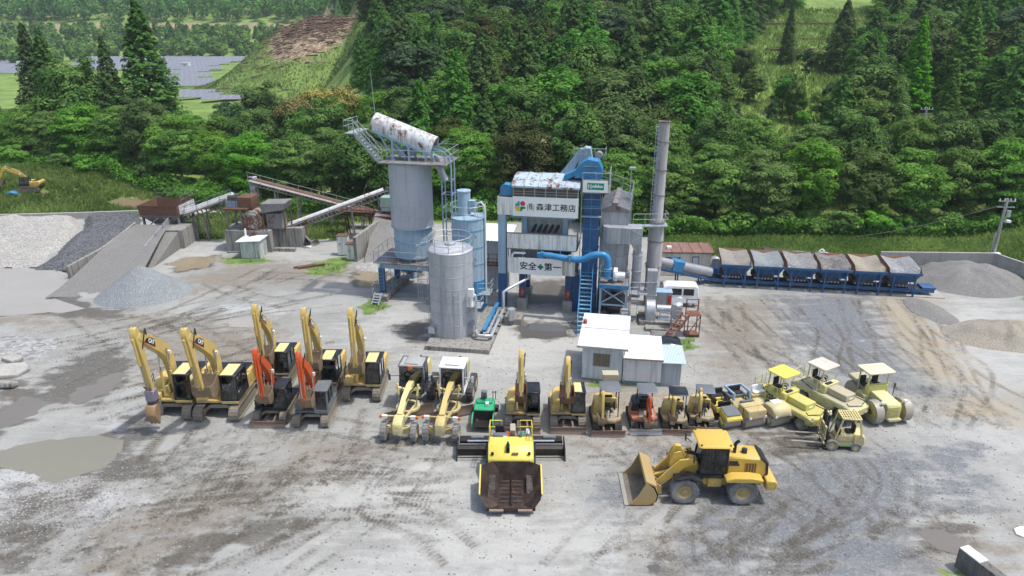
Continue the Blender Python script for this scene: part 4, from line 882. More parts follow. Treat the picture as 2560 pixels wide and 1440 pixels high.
# ------------------------------------------------------------------ tall storage silo with its skip hoist
t = thing('storage_silo', 'tall grey silo on blue legs with a rusty white hood on top', 'silo', (-8.45, 57.6, 0), R(-12))
bd().lathe([(1.78, 6.2), (1.78, 11.65), (0, 11.7)], 44).build('upper_shell', mat('silo_grey', (.44, .46, .50), .5, .1, dirt=.2, streak=.3, dirtcol=(.34, .35, .38), streakcol=(.28, .28, .3), scale=.5), t)
bd().lathe([(1.1, 3.0), (1.62, 3.55), (1.62, 6.2), (1.78, 6.2)], 44).build('lower_shell', LBLUE, t)
for z, r in ((6.15, 1.8), (4.9, 1.64), (3.6, 1.64), (11.55, 1.8)): bd().lathe([(r - .02, z), (r + .05, z), (r + .05, z + .09), (r - .02, z + .09)], 44).build('stiffener_ring', LBLUE, t)
b = bd()
for y in (-1.75, 1.75): b.box(-2.5, 2.5, y - .14, y + .14, 2.72, 3.22)
for x in (-2.36, 2.36): b.box(x - .14, x + .14, -1.6, 1.6, 2.73, 3.21)
b.build('platform_beam', LBLUE, t)
b = bd(); b.box(-2.9, 2.7, -2.2, 2.2, 3.23, 3.30); b.build('platform_deck', RUSTGREY, t)
b = bd(); rail(b, [(2.6, -2.15, 3.3), (-2.85, -2.15, 3.3), (-2.85, 2.1, 3.3)], 1.05); b.build('platform_railing', STEEL, t)
bd().box(-.9, .9, -.9, .9, 2.2, 3.0, (-1.1, 1.1, -1.1, 1.1)).build('discharge_gate', DBLUE, t)
for x, y in ((-2.36, -1.75), (-2.36, 1.75), (2.36, -1.75), (2.36, 1.75)): bd().box(x - .22, x + .22, y - .2, y + .2, .5, 2.72).build('leg', DBLUE, t)
for x in (-2.4, 2.4): bd().box(x - .6, x + .75, -2.7, 3.2, -.1, .5).build('footing', CONC, t, bevel=.02)
b = bd(); ladder(b, (-2.36, -2.0), .5, 3.9, .42); b.build('leg_ladder', RAILB, t)
b = bd(); rail(b, [(-3.0, -2.6, .5), (-3.0, 2.8, .5)], .9); rail(b, [(-1.75, -1.2, .5), (-1.75, 2.8, .5)], .9); b.build('footing_railing', STEEL, t)
stairs(t, (-2.4, -3.6, 0), (-2.4, -2.7, .75), .6, STEEL, STEEL, False, .18)
bd().box(-1.6, -.9, 1.9, 2.8, .5, 2.1).build('control_cabinet', LBLUE, t); bd().cyl((-1.25, 1.85, 1.0), (-1.25, 1.85, 1.6), .13).build('extinguisher', REDP, t)
# head house: gallery, hood, inclined walkway
b = bd(); b.box(-2.0, 3.7, -1.95, 1.9, 11.66, 11.74); b.build('top_deck', RUSTGREY, t)
b = bd(); rail(b, [(-1.95, -1.9, 11.74), (3.65, -1.9, 11.74), (3.65, 1.85, 11.74), (-1.95, 1.85, 11.74)], 1.05); b.build('top_railing', STEEL, t)
h0, h1 = Vector((-2.9, 0, 14.55)), Vector((2.2, 0, 12.75)); hd = (h1 - h0).normalized(); hn = Vector((-hd.z, 0, hd.x)) * -1 if hd.x < 0 else Vector((-hd.z, 0, hd.x))
b = bd(); vs = []; n_ = 14; prof = [(-.82, -.35)] + [(-.82 * math.cos(math.pi * i / n_), .95 * math.sin(math.pi * i / n_)) for i in range(n_ + 1)] + [(.82, -.35)]
for th in (0, -.03):
    for p in (h0, h1): vs += [p + Vector((0, a * (1 + th), 0)) + hn * (c_ * (1 + th)) for a, c_ in prof]
k = len(prof); fs = [(i, i + 1, k + i + 1, k + i) for i in range(k - 1)] + [(2 * k + i, 3 * k + i, 3 * k + i + 1, 2 * k + i + 1) for i in range(k - 1)] + [(i, 2 * k + i, 2 * k + i + 1, i + 1) for i in range(k - 1)] + [(k + i, k + i + 1, 3 * k + i + 1, 3 * k + i) for i in range(k - 1)]
b.add(vs, fs); b.build('hood', RUSTWHITE, t, label='half round white hood streaked with rust')
b = bd(); b.add([h0 + Vector((0, a * .97, 0)) + hn * c_ * .97 + hd * .05 for a, c_ in prof], [tuple(range(k))]); b.build('hood_end', RUSTWHITE, t)
b = bd()
for s in (.3, .68):
    p = h0.lerp(h1, s); q = [p + Vector((0, a * 1.03, 0)) + hn * c_ * 1.03 for a, c_ in prof]
    for i in range(k - 1): b.cyl(q[i], q[i + 1], .03, None, 4)
b.build('hood_strap', STEEL, t)
b = bd()
for y in (-.75, .75):
    b.bar(h0 + Vector((.1, y, -.45)), h1 + Vector((0, y, -.45)), .16, .2)
    for s in (.35, .62, .9): p = h0.lerp(h1, s) + Vector((0, y, -.5)); b.bar((p.x, p.y, 11.74), p, .16)
    b.bar((-1.0, y, 11.74), h0 + Vector((.6, y, -.5)), .1); b.bar((.4, y, 11.74), h0.lerp(h1, .3) + Vector((0, y, -.5)), .08)
    b.bar((2.4, y, 11.74), h1 + Vector((0, y, -.3)), .1); b.bar((1.0, y, 12.0), (3.2, y, 13.4), .07)
b.build('hood_frame', LBLUE, t)
bd().box(-.7, .5, -.5, .5, 12.1, 12.6).build('winch', LBLUE, t); bd().cyl((0, -.6, 12.3), (0, .6, 12.3), .3).build('winch_drum', DARKST, t)
w0, w1 = (-1.95, -1.45, 11.74), (-3.9, -1.45, 14.0)
stairs(t, w0, w1, .7, STEEL, STEEL, True, .25)
b = bd(); b.box(-4.7, -3.8, -1.9, .9, 13.95, 14.0); rail(b, [(-3.9, -1.9, 14), (-4.7, -1.9, 14), (-4.7, .85, 14)], 1.0, .8); b.bar((-4.2, -1.0, 13.95), (-2.0, -1.0, 12.3), .08); b.bar((-4.2, .5, 13.95), (-2.0, .5, 12.3), .08); b.build('upper_landing', STEEL, t)
# curved skip rails down to the mixer
b = bd(); cur = []
for i in range(9):
    a = math.pi / 2 * i / 8; cur.append((2.3 + 1.45 * math.sin(a) * .95, 11.35 + 1.35 * math.cos(a)))
for y in (-.45, .45):
    pts = [(x, y, z) for x, z in cur] + [(3.68, y, 0.3)]
    for i in range(len(pts) - 1): b.bar(pts[i], pts[i + 1], .09, .14)
    pts2 = [(2.3 + .55 * math.sin(math.pi / 2 * i / 8), y, 11.0 + 1.2 * math.cos(math.pi / 2 * i / 8)) for i in range(9)] + [(2.85, y, .3)]
    for i in range(len(pts2) - 1): b.bar(pts2[i], pts2[i + 1], .08, .12)
b.build('skip_rail', LBLUE, t)
b = bd()
for z in np.arange(1.0, 11.2, 1.15):
    for y in (-.45, .45): b.bar((2.85, y, z), (3.68, y, z), .06)
    for x in (2.85, 3.68): b.bar((x, -.45, z), (x, .45, z), .06)
for z in (7.4, 9.0): b.bar((3.68, -.45, z), (5.0, -.9, z + .2), .06); b.bar((3.68, .45, z), (5.0, .6, z + .2), .06); b.bar((5.0, -.9, z + .2), (5.0, .6, z + .2), .06)
b.build('rail_bracing', STEEL, t)
bd().prism([(2.0, 12.2), (2.7, 12.0), (3.0, 11.2), (2.5, 11.0), (1.9, 11.6)], 'y', -.4, .4).build('skip_bucket', GALV, t); bd().cyl((2.6, 0, 11.1), (3.05, 0, 10.1), .3, .26, 10).build('chute', GALV2, t)
bd().cyl((-3.0, .6, 15.2), (-3.2, .7, 18.8), .03, .012, 5).build('antenna', STEEL, t)

# ------------------------------------------------------------------ sign tower (mixing tower)
t = thing('mixing_tower', 'white and blue mixing tower with the company sign over the truck lane', 'tower', (-1.12, 53.35, 0), RZ)
bd().box(0, .62, .05, .7, 3.3, 8.3).build('corner_column', LBLUE, t); bd().box(-.01, .63, .04, .71, .3, 3.3).build('corner_column_foot', DBLUE, t)
for x in (1.55, 5.35):
    for y in (1.0, 3.6):
        bd().box(x, x + .5, y, y + .5, .9, 3.6).build('leg', DBLUE, t)
        bd().box(x - .15, x + .65, y - .2, y + .7, -.1, .9).build('pier', CONCP, t, bevel=.02)
    o = bd().box(x + .06, x + .44, .955, .975, .95, 1.85).build('warning_plate', mat('red_plate', (.32, .045, .04), .6, dirt=.3), t)
    lettering('キケン', .17, mat('white_ink', (.7, .68, .65), .5), o, (x + .25, .945, 1.4), rot=(0, R(90), 0))
bd().box(5.95, 6.5, 1.0, 1.6, 0, 3.5).build('brace_leg', DBLUE, t); bd().prism([(5.95, 3.4), (6.5, 3.4), (6.5, 1.0), (6.1, .5), (5.95, 1.2)], 'y', 1.05, 1.4).build('gusset', DBLUE, t)
bd().box(.75, 6.3, .4, 4.2, 3.36, 3.56).build('floor_deck', RUSTGREY, t); bd().box(.75, 6.3, .5, 4.2, 5.36, 5.5).build('upper_deck', RUSTGREY, t)
# lower gallery parapet with the safety slogan
bd().box(.78, 1.62, -.02, .03, 3.42, 4.72).build('parapet_panel', WSTAIN, t)
s_ = bd().box(1.64, 5.18, -.05, .02, 3.38, 4.76).build('slogan_sign', WHITE, t, label='white sign with black safety slogan and green cross')
lettering('安全', .70, INK, s_, (2.45, -.06, 4.05), .012); lettering('第一', .70, INK, s_, (4.42, -.06, 4.05), .012)
b = bd(); b.box(3.36, 3.54, -.066, -.056, 3.83, 4.29); b.box(3.22, 3.68, -.0665, -.0565, 3.97, 4.15); b.build('green_cross', GREENINK, s_)
bd().box(5.2, 6.2, -.02, .03, 3.42, 4.66).build('parapet_panel', WSTAIN, t)
for x in (.78, 2.0, 3.5, 5.0, 6.0): bd().bar((x, .06, 3.4), (x, .06, 5.5), .06).build('gallery_post', WSTAIN, t)
bd().box(.8, 3.0, 1.2, 1.3, 3.56, 5.36).build('back_panel', GALV, t); bd().box(3.0, 5.6, 1.4, 3.5, 3.56, 5.36).build('mixer_body', DARKST, t)
bd().pipe([(2.2, .1, 5.1), (1.3, .1, 5.1), (1.15, .1, 4.95), (1.15, .1, 3.6)], .09, 8).build('white_pipe', WHITE, t)
# middle parapet
for i, (x0, x1) in enumerate(((.75, 2.1), (2.11, 3.5), (3.51, 5.0), (5.01, 6.18))): bd().box(x0, x1, -.02, .03, 5.52, 6.74).build('parapet_panel', WSTAIN, t)
bd().box(6.18, 6.23, .0, 1.9, 5.52, 6.74).build('side_parapet', WSTAIN, t)
b = bd(); b.box(.72, 6.25, -.05, .06, 6.74, 6.80); b.box(.72, 6.25, -.05, .06, 5.46, 5.52); b.build('parapet_trim', RUSTGREY, t)
for x in (1.75, 5.05): bd().box(x, x + .42, .9, 1.3, 5.5, 8.0).build('upper_post', LBLUE, t)
bd().box(.8, 6.0, .95, 1.25, 7.75, 7.95).build('cross_beam', LBLUE, t)
bd().box(2.3, 5.0, 1.4, 3.8, 5.9, 7.8, (1.6, 5.8, 1.3, 4.0)).build('weigh_hopper', GALV, t)
for i in range(5): bd().bar((2.6 + i * .45, 1.0, 6.6), (2.9 + i * .45, 1.4, 7.2), .16, .16).build('cylinder', DARKST, t)
bd().box(1.5, 5.9, .8, 3.9, 7.95, 8.35).build('hopper_top', GALV, t); bd().box(1.35, 6.0, .7, 4.0, 8.12, 8.26).build('hopper_flange', GALV, t)
# top parapet with the company name
for x0, x1 in ((-.02, .56), (.57, 1.18)): bd().box(x0, x1, -.02, .04, 8.22, 9.62).build('corner_panel', WSTAIN, t)
bd().box(-.02, .0, .05, 1.2, 8.22, 9.62).build('corner_side', WSTAIN, t); bd().box(.0, 1.18, .1, 1.4, 8.3, 8.36).build('corner_floor', RUSTGREY, t)
s_ = bd().box(1.2, 6.30, -.06, .02, 8.18, 9.72).build('company_sign', WHITE, t, label='white company sign with a four colour emblem')
lettering('(株)', .60, INK, s_, (2.62, -.07, 8.92), .0, sx=.62); lettering('森津工務店', .62, INK, s_, (4.58, -.07, 8.92), .006)
def blob(name, pts, m): return bd().prism(pts, 'y', -.072, -.062).build(name, m, s_)
ez = 8.95; ex = 1.78
blob('emblem_blue', [(ex - .4, ez + .02), (ex - .36, ez + .22), (ex - .22, ez + .24), (ex - .18, ez + .40), (ex - .03, ez + .42), (ex - .03, ez + .02)], mat('emblem_blue', (.0, .33, .48), .5))
blob('emblem_red', [(ex + .21 + .2 * math.cos(a), ez + .23 + .2 * math.sin(a)) for a in np.arange(0, 6.28, .4)], mat('emblem_red', (.60, .035, .06), .5))
blob('emblem_yellow', [(ex - .02, ez - .01), (ex - .4, ez - .01)] + [(ex - .02 + .4 * math.cos(a), ez - .01 + .4 * math.sin(a)) for a in np.arange(3.3, 4.72, .25)] + [(ex - .02, ez - .41)], mat('emblem_yellow', (.72, .48, .0), .5))
blob('emblem_green', [(ex + .02, ez - .01), (ex + .42, ez - .01), (ex + .42, ez - .13), (ex + .34, ez - .2), (ex + .2, ez - .2), (ex + .18, ez - .32), (ex + .08, ez - .40), (ex + .02, ez - .40)], mat('emblem_green', (.0, .22, .08), .5))
# screen house on top
bd().box(1.22, 6.25, .1, 4.0, 9.7, 10.55).build('screen_house', mat('house_brown', (.15, .115, .085), .7, dirt=.4, rust=.3, streak=.5), t)
for i in range(6):
    x = 1.22 + i * .838
    bd().box(x + .06, x + .80, .07, .1, 9.76, 10.34).build('louvre_panel', mat('louvre_brown', (.085, .065, .05), .6, dirt=.5, dirtcol=(.16, .14, .12)), t)
b = bd()
for i in range(7): x = 1.22 + i * .838; b.box(x - .03, x + .03, .03, .1, 9.7, 10.5)
for z in (9.9, 10.1): b.box(1.2, 6.27, .045, .065, z, z + .03)
b.build('louvre_post', STEEL, t)
roofp = [(-.1, 10.42), (-.1, 10.56), (.25, 10.82), (1.2, 11.02), (2.1, 11.1), (3.0, 11.02), (3.9, 10.8), (4.15, 10.6), (4.15, 10.42)]
for i in range(5):
    x = 1.1 + i * 1.06; bd().prism(roofp, 'x', x, x + 1.02).build('roof_sheet', mat('patchy_roof', (.42, .53, .60), .5, 0, dirt=.3, rust=.52, dirtcol=(.30, .27, .25)), t)
for i in range(1, 5):
    x = 1.09 + i * 1.06; b = bd()
    for j in range(len(roofp) - 1): b.bar((x, roofp[j][0], roofp[j][1] + .03), (x, roofp[j + 1][0], roofp[j + 1][1] + .03), .08, .05)
    b.build('roof_batten', GALV2, t)
bd().prism([(.15, 9.62), (1.1, 9.62), (1.1, 10.2), (.85, 10.5), (.45, 10.55), (.15, 10.3)], 'y', .3, 1.2).build('sample_head', MBLUE, t); bd().box(.12, 1.12, .25, 1.25, 9.62, 9.68).build('sample_flange', DBLUE, t)
# bucket elevator with its head and the maker's sign
t = thing('bucket_elevator', 'dark blue bucket elevator beside the sign tower', 'elevator', (5.5, 52.55, 0), RZ)
bd().box(0, 1.22, .1, 1.5, 0, 11.2).build('casing', DBLUE, t)
b = bd()
for z in (1.8, 3.6, 5.4, 7.2, 9.0, 10.8): b.box(-.04, 1.26, .06, 1.54, z, z + .08)
b.box(.56, .62, .06, .1, 0, 11.2); b.build('flange', MBLUE, t)
bd().prism([(-.75, 11.2), (1.3, 11.2), (1.3, 11.9), (1.0, 12.5), (.2, 12.62), (-.35, 12.3), (-.75, 11.75)], 'y', .15, 1.5).build('head', MBLUE, t); bd().prism([(-1.6, 10.9), (-.2, 11.6), (-.2, 12.1), (-1.0, 11.6), (-1.6, 11.3)], 'y', .3, 1.3).build('outlet_chute', MBLUE, t)
bd().prism([(-.85, 11.2), (.6, 11.2), (.2, 13.1), (-.2, 13.15), (-.5, 12.9)], 'y', 2.4, 3.3).build('rear_head', LBLUE, t); bd().prism([(-2.2, 10.9), (-1.3, 10.9), (-.2, 13.0), (-.6, 13.0)], 'y', 2.5, 3.2).build('rear_chute', LBLUE, t); bd().cyl((.9, 2.2, 12.6), (.9, 2.9, 12.6), .26, None, 12).build('drive_motor', GALV, t)
b = bd(); b.box(-.1, 1.95, -.55, .05, 10.2, 10.27); b.box(1.25, 1.95, .05, 2.5, 10.2, 10.27); b.box(-.1, .9, .05, 3.6, 12.1, 12.15); b.build('head_platform', RUSTGREY, t)
b = bd(); rail(b, [(-.1, -.5, 10.27), (1.9, -.5, 10.27), (1.9, 2.4, 10.27)], 1.5, .9, mids=(.33, .66)); rail(b, [(-1.0, 2.3, 12.1), (1.4, 2.3, 12.1), (1.4, 3.4, 12.1)], 1.0, .8); b.build('head_railing', STEEL, t)
b = bd(); rail(b, [(-.15, -.1, 8.35), (1.4, -.1, 8.35)], 2.0, 1.6, mids=(.3, .65)); b.bar((-.15, -.1, 3.5), (-.15, -.1, 10.2), .06); b.box(-.15, 1.4, -.3, .09, 8.27, 8.33); b.build('ladder_cage', STEEL, t)
s_ = bd().box(-.05, 1.80, -.60, -.55, 10.32, 11.2).build('maker_sign', WHITE, t, label='small white sign with a green nameplate')
p_ = bd().box(.27, 1.52, -.615, -.602, 10.52, 11.03).build('nameplate', mat('sign_green', (.0, .26, .17), .5), s_)
WINK = mat('white_lettering', (.85, .85, .85), .5); lettering('nikko', .31, WINK, p_, (1.04, -.625, 10.79), .012, sx=1.15)
b = bd(); b.bar((.38, -.625, 10.62), (.38, -.625, 10.93), .05, .012); b.bar((.38, -.625, 10.93), (.56, -.625, 10.62), .05, .012); b.bar((.56, -.625, 10.62), (.56, -.625, 10.93), .05, .012); b.build('maker_mark', WINK, p_)
t = thing('steel_stairs', 'bright blue steel stairs leading up to the sign tower', 'stairs', (5.42, 48.65, 0), R(-8))
stairs(t, (0, 0, 0), (0, 4.0, 3.5), .95, MBLUE, RAILB)
# burner pipe
t = thing('blue_pipe', 'bright blue fat pipe running across the front of the sign tower', 'pipe', (2.3, 52.0, 0), RZ)
PB = mat('pipe_blue', (.03, .22, .46), .35, 0, dirt=.2, dirtcol=(.15, .3, .42))
bd().pipe([(0.1, .2, 5.28), (.5, .1, 5.28), (2.2, 0, 5.1), (3.0, 0, 5.08), (3.4, -.05, 5.2), (3.85, -.1, 5.5), (4.3, -.1, 5.62), (4.8, -.1, 5.62), (5.05, -.1, 5.5), (5.18, -.1, 5.2), (5.18, -.1, 4.6), (5.18, -.1, 3.75)], [.2, .24, .26, .26, .26, .26, .26, .26, .26, .26, .26, .26], 14).build('pipe', PB, t)
bd().prism([(-.35, 5.1), (.15, 5.02), (.15, 5.5), (-.35, 5.4)], 'y', -.05, .4).build('nozzle', PB, t)
bd().cyl((5.18, -.1, 4.5), (5.18, -.1, 4.58), .36, None, 14).build('pipe_flange', RAILB, t)
b = bd(); b.cyl((2.2, 0, 5.1), (2.3, 0, 5.1), .36, None, 14); b.cyl((2.25, -.3, 5.2), (2.25, -.55, 5.2), .06); b.box(2.1, 2.4, -.4, -.2, 5.3, 5.5); b.build('damper_flange', RAILB, t)

# ------------------------------------------------------------------ bag filter house
t = thing('bag_filter', 'tall grey bag filter house with a ribbed roof beside the blue elevator', 'filter', (6.95, 53.0, 0), R(-12))
FG = mat('filter_grey', (.43, .445, .46), .5, .15, dirt=.25, streak=.4, rust=.05, dirtcol=(.33, .33, .33))
bd().box(0, 2.1, 0, 5.4, 3.7, 8.55).build('casing', FG, t)
b = bd()
for x in (-.02, 1.03, 2.08): b.box(x, x + .06, -.03, 0, 3.7, 8.5)
for z in (4.9, 6.1): b.box(-.03, 2.13, -.04, .0, z, z + .06)
for y in np.arange(.6, 5.4, .8): b.box(2.1, 2.14, y, y + .06, 3.7, 8.5)
b.build('casing_rib', GALV, t)
bd().prism([(-.1, 8.55), (2.2, 8.55), (2.2, 8.75), (1.05, 9.15), (-.1, 8.75)], 'y', -.1, 5.5).build('roof', RUSTGREY, t)
for i in range(12):
    y = .1 + i * .45
    b = bd(); b.bar((-.12, y, 8.78), (1.05, y, 9.18), .09, .07); b.bar((1.05, y, 9.18), (2.22, y, 8.78), .09, .07); b.build('roof_rib', GALV, t)
bd().box(.85, 1.25, -.05, 5.4, 9.15, 9.28).build('header_pipe', RUSTGREY, t)
b = bd(); rail(b, [(2.2, .6, 8.78), (2.2, 5.5, 8.78), (-.6, 5.5, 9.6), (-.6, 1.0, 9.6)], 1.05, 1.0); b.build('roof_railing', STEEL, t)
b = bd(); b.box(.2, 1.1, -.06, 0, 3.9, 5.5); b.build('access_door', GALV, t)
b = bd()
for x in (.1, 2.0):
    for y in (.15, 2.7, 5.2): b.bar((x, y, 0), (x, y, 3.7), .2)
b.build('leg', DBLUE, t)
bd().box(.3, 1.8, .4, 5.0, 2.2, 3.7, (0.05, 2.05, .05, 5.3)).build('dust_hopper', GALV, t)
b = bd(); b.cyl((1.9, 5.3, 8.8), (1.9, 5.3, 10.9), .04); b.box(1.75, 2.25, 5.1, 5.5, 10.9, 11.05); b.build('floodlight', GALV2, t)
# exhaust duct, fan and chimney
t = thing('exhaust_duct', 'silver square duct bending down from the bag filter to the fan', 'duct', (7.9, 52.6, 0), R(-6))
bd().box(-.15, 2.2, -.75, .55, 6.25, 7.55).build('horizontal_duct', GALV, t, bevel=.03); bd().lathe([(.66, 6.26), (.66, 7.54), (0, 7.54)], 16, (-.15, -.1, 0)).build('duct_elbow', GALV, t)
bd().box(1.75, 2.2, -.55, .35, 5.55, 6.25, (1.4, 2.21, -.74, .54)).build('transition', GALV, t); bd().cyl((2.0, -.1, 1.7), (2.0, -.1, 5.6), .38, None, 20).build('down_pipe', GALV, t)
b = bd()
for z in (2.6, 3.9, 5.2): b.lathe([(.38, z), (.44, z), (.44, z + .06), (.38, z + .06)], 20, (2.0, -.1, 0))
for x in (.4, 1.2): b.box(x, x + .05, -.78, -.75, 6.25, 7.55)
b.bar((1.2, -.77, 6.3), (2.2, -.77, 7.0), .05, .03); b.bar((1.2, -.77, 7.5), (2.2, -.77, 7.0), .05, .03); b.build('duct_flange', GALV2, t)
t = thing('chimney', 'tall slim grey chimney stack right of the bag filter', 'chimney', (11.75, 54.9, 0), 0)
CH = mat('stack_grey', (.40, .39, .40), .55, .15, dirt=.2, streak=.45, rust=.07, dirtcol=(.33, .32, .32), streakcol=(.24, .21, .2), scale=.6)
bd().lathe([(.62, .3), (.62, 7.2), (.44, 7.55), (.44, 15.2), (.40, 15.2), (.40, 13.0)], 24).build('shaft', CH, t)
for z, r in ((1.2, .62), (3.4, .62), (5.6, .62), (7.2, .62), (9.4, .44), (11.4, .44), (13.6, .44), (15.1, .44)): bd().lathe([(r, z), (r + .05, z), (r + .05, z + .07), (r, z + .07)], 24).build('flange', RUSTGREY if z < 15 else RUSTY, t)
b = bd(); ladder(b, (-.5, -.3), 7.6, 15.0, .3, 'x'); b.build('ladder', STEEL, t)
bd().cyl((.3, 0, 15.1), (.36, 0, 17.0), .025, .012, 5).build('lightning_rod', RUSTY, t)
b = bd(); b.box(-2.1, .7, -1.0, -.4, 7.0, 7.08); rail(b, [(-2.1, -.95, 7.08), (.7, -.95, 7.08), (.7, .3, 7.08)], 1.0, .9); b.box(.45, .75, -.4, .4, 7.0, 7.08); b.build('platform', STEEL, t)
t = thing('exhaust_fan', 'silver exhaust fan with a motor at the foot of the chimney', 'fan', (10.4, 51.2, 0), R(-8))
bd().box(-.3, 3.1, -.8, 1.5, -.05, .35).build('plinth', CONC, t, bevel=.02)
bd().wheel((.55, .2, 1.0), .85, .75, None, 22).build('scroll', GALV2, t); bd().box(.2, .95, -.62, .2, .35, 1.0).build('outlet', GALV2, t)
bd().prism([(.18, .2), (.92, .2), (.92, .9), (.18, .9)], 'z', .9, 4.2).build('riser_duct', GALV2, t)
b = bd(); b.bar((.2, .18, 2.2), (.9, .18, 3.2), .05, .03); b.box(.12, .98, .14, .96, 2.1, 2.18); b.box(.12, .98, .14, .96, 3.2, 3.28); b.build('duct_flange', GALV, t)
bd().cyl((1.05, .1, 1.15), (2.3, .1, 1.15), .3, None, 14).build('motor', GALV2, t); b = bd(); b.box(1.2, 2.5, -.4, .6, .35, .42); b.bar((1.3, -.35, .4), (1.3, -.35, 1.0), .08); b.bar((2.4, -.35, .4), (2.4, -.35, 1.0), .08); b.bar((1.3, -.35, 1.0), (2.4, -.35, 1.0), .08); b.build('motor_frame', GALV2, t)
t = thing('access_ladder', 'galvanised ladder and landing beside the exhaust fan', 'ladder', (9.6, 51.0, 0), R(-8))
b = bd(); ladder(b, (0, 0), 0, 2.8, .5); b.build('ladder', GALV2, t)
b = bd(); b.box(-.4, 1.0, .1, 1.1, 2.3, 2.36); rail(b, [(-.4, .12, 2.36), (1.0, .12, 2.36), (1.0, 1.1, 2.36)], 1.0, .7); b.bar((-.35, 1.0, 0), (-.35, 1.0, 2.3), .08); b.bar((.95, 1.0, 0), (.95, 1.0, 2.3), .08); b.build('landing', GALV2, t)
# burner platform and dryer
t = thing('burner_platform', 'steel platform with blue railing carrying a silver blower', 'platform', (6.75, 50.6, 0), R(-11))
for x in (.1, 2.1):
    for y in (.1, 1.9): bd().bar((x, y, 0), (x, y, 3.2), .14).build('leg', LBLUE, t)
b = bd(); b.box(-.02, 2.25, -.02, 2.05, 3.2, 3.36); b.build('deck', RUSTGREY, t)
b = bd()
for z in (1.7,): b.bar((.1, .1, z), (2.1, .1, z), .1)
b.bar((.1, .1, 1.8), (2.1, .1, 3.1), .08); b.bar((2.1, .1, 1.8), (.1, .1, 3.1), .08); b.build('brace', LBLUE, t)
b = bd(); rail(b, [(-.02, 0, 3.36), (2.22, 0, 3.36), (2.22, 2.0, 3.36)], 1.1, 1.1); rail(b, [(-.02, 0, 3.36), (-.02, 2.0, 3.36)], 1.1, 1.0); b.build('railing', RAILB, t); bd().box(-.05, 2.27, -.06, -.02, 3.1, 3.4).build('toe_board', MBLUE, t)
bd().wheel((1.15, .9, 3.95), .55, .3, None, 18).build('blower', WHITE, t); bd().cyl((1.3, .9, 3.9), (1.9, .9, 3.9), .28, None, 12).build('blower_motor', WHITE, t)
t = thing('dryer_drum', 'dark dryer drum and burner under the burner platform', 'drum', (7.0, 51.2, 0), R(-11))
bd().cyl((1.0, .6, 1.75), (1.0, 6.2, 2.1), .95, None, 24).build('drum', RUSTGREY, t); bd().cyl((1.0, .1, 1.7), (1.0, .65, 1.72), .7, None, 20).build('burner', DARKST, t)
bd().box(.0, 2.0, .9, 1.2, .3, .8).build('roller_stand', DARKST, t); bd().box(-.2, .5, -.6, 0, .3, 1.1).build('oil_pump', DARKST, t); bd().cyl((.9, -.4, .6), (1.7, -.4, .6), .28).build('motor', GALV, t); bd().box(-.3, 2.3, -.8, 6.4, -.05, .3).build('plinth', CONC, t)
# small things around the plant foot
t = thing('notice_board', 'white and red notice board on posts beside the burner', 'notice board', (8.75, 50.1, 0), R(-8))
bd().box(-.35, .35, -.02, .02, .9, 1.55).build('white_board', WHITE, t); o = bd().box(-.35, .35, -.02, .02, .55, .89).build('red_board', REDP, t)
lettering('火気厳禁', .17, mat('white_lettering', (.8, .8, .8), .5), o, (0, -.03, .72)); lettering('関係者', .17, INK, t, (0, -.03, 1.35)); lettering('立入禁止', .15, INK, t, (0, -.03, 1.1))
b = bd(); b.bar((-.3, 0, 0), (-.3, 0, 1.6), .05); b.bar((.3, 0, 0), (.3, 0, 1.6), .05); b.build('post', RUSTY, t)
t = thing('oil_tank', 'small silver upright tank on a steel stand', 'tank', (12.65, 49.6, 0), R(-8))
bd().lathe([(0, .9), (.25, .95), (.44, 1.2), (.44, 2.2), (.2, 2.35), (0, 2.36)], 20).build('shell', GALV2, t); bd().pipe([(0, 0, 2.3), (0, 0, 2.6), (.15, 0, 2.7), (.3, 0, 2.6)], .07, 7).build('vent', WHITE, t)
b = bd()
for x in (-.35, .35):
    for y in (-.35, .35): b.bar((x, y, 0), (x, y, 1.2), .07)
for z in (.3, .8): b.bar((-.35, -.35, z), (.35, -.35, z), .05); b.bar((.35, -.35, z), (.35, .35, z), .05)
ladder(b, (.1, -.5), 0, 2.2, .35); b.build('stand', GALV2, t)
RD = mat('red_oxide', (.17, .055, .035), .8, 0, dirt=.3, rust=.5)
t = thing('rusty_stairs', 'red rusty steel stairs up to a small platform', 'stairs', (11.0, 46.6, 0), 0)
stairs(t, (0, 0, 0), (2.15, 2.0, 1.75), .6, RD, RD, False, .25)
t2 = bd(); t2.box(2.2, 3.2, 1.6, 2.6, 1.72, 1.78); t2.build('platform_deck', RD, t)
for x in (2.25, 3.15):
    for y in (1.65, 2.55): bd().bar((x, y, 0), (x, y, 2.75 if y > 2 else 1.75), .07).build('post', RD, t)
b = bd(); b.bar((2.25, 1.65, .2), (3.15, 1.65, 1.7), .05); b.bar((2.25, 1.65, .1), (3.15, 1.65, .1), .06); b.box(2.2, 3.2, 1.6, 2.6, .08, .13); b.bar((2.25, 2.55, 2.7), (3.15, 2.55, 2.7), .05); b.bar((2.25, 2.55, 2.2), (3.15, 2.55, 2.2), .05); b.bar((1.0, 1.6, .9), (3.15, 1.65, .9), .05); b.build('brace', RD, t)
t = thing('equipment_cabinet', 'grey cabinet with pale blue top beside the chimney', 'cabinet', (11.85, 53.6, 0), R(-6))
bd().box(0, 1.3, 0, .9, 0, 1.5).build('body', GALV, t); bd().box(-.05, 1.35, -.05, .95, 1.5, 1.58).build('top', LBLUE, t); bd().box(1.0, 1.25, -.1, -.01, .5, 1.3).build('red_box', REDP, t)
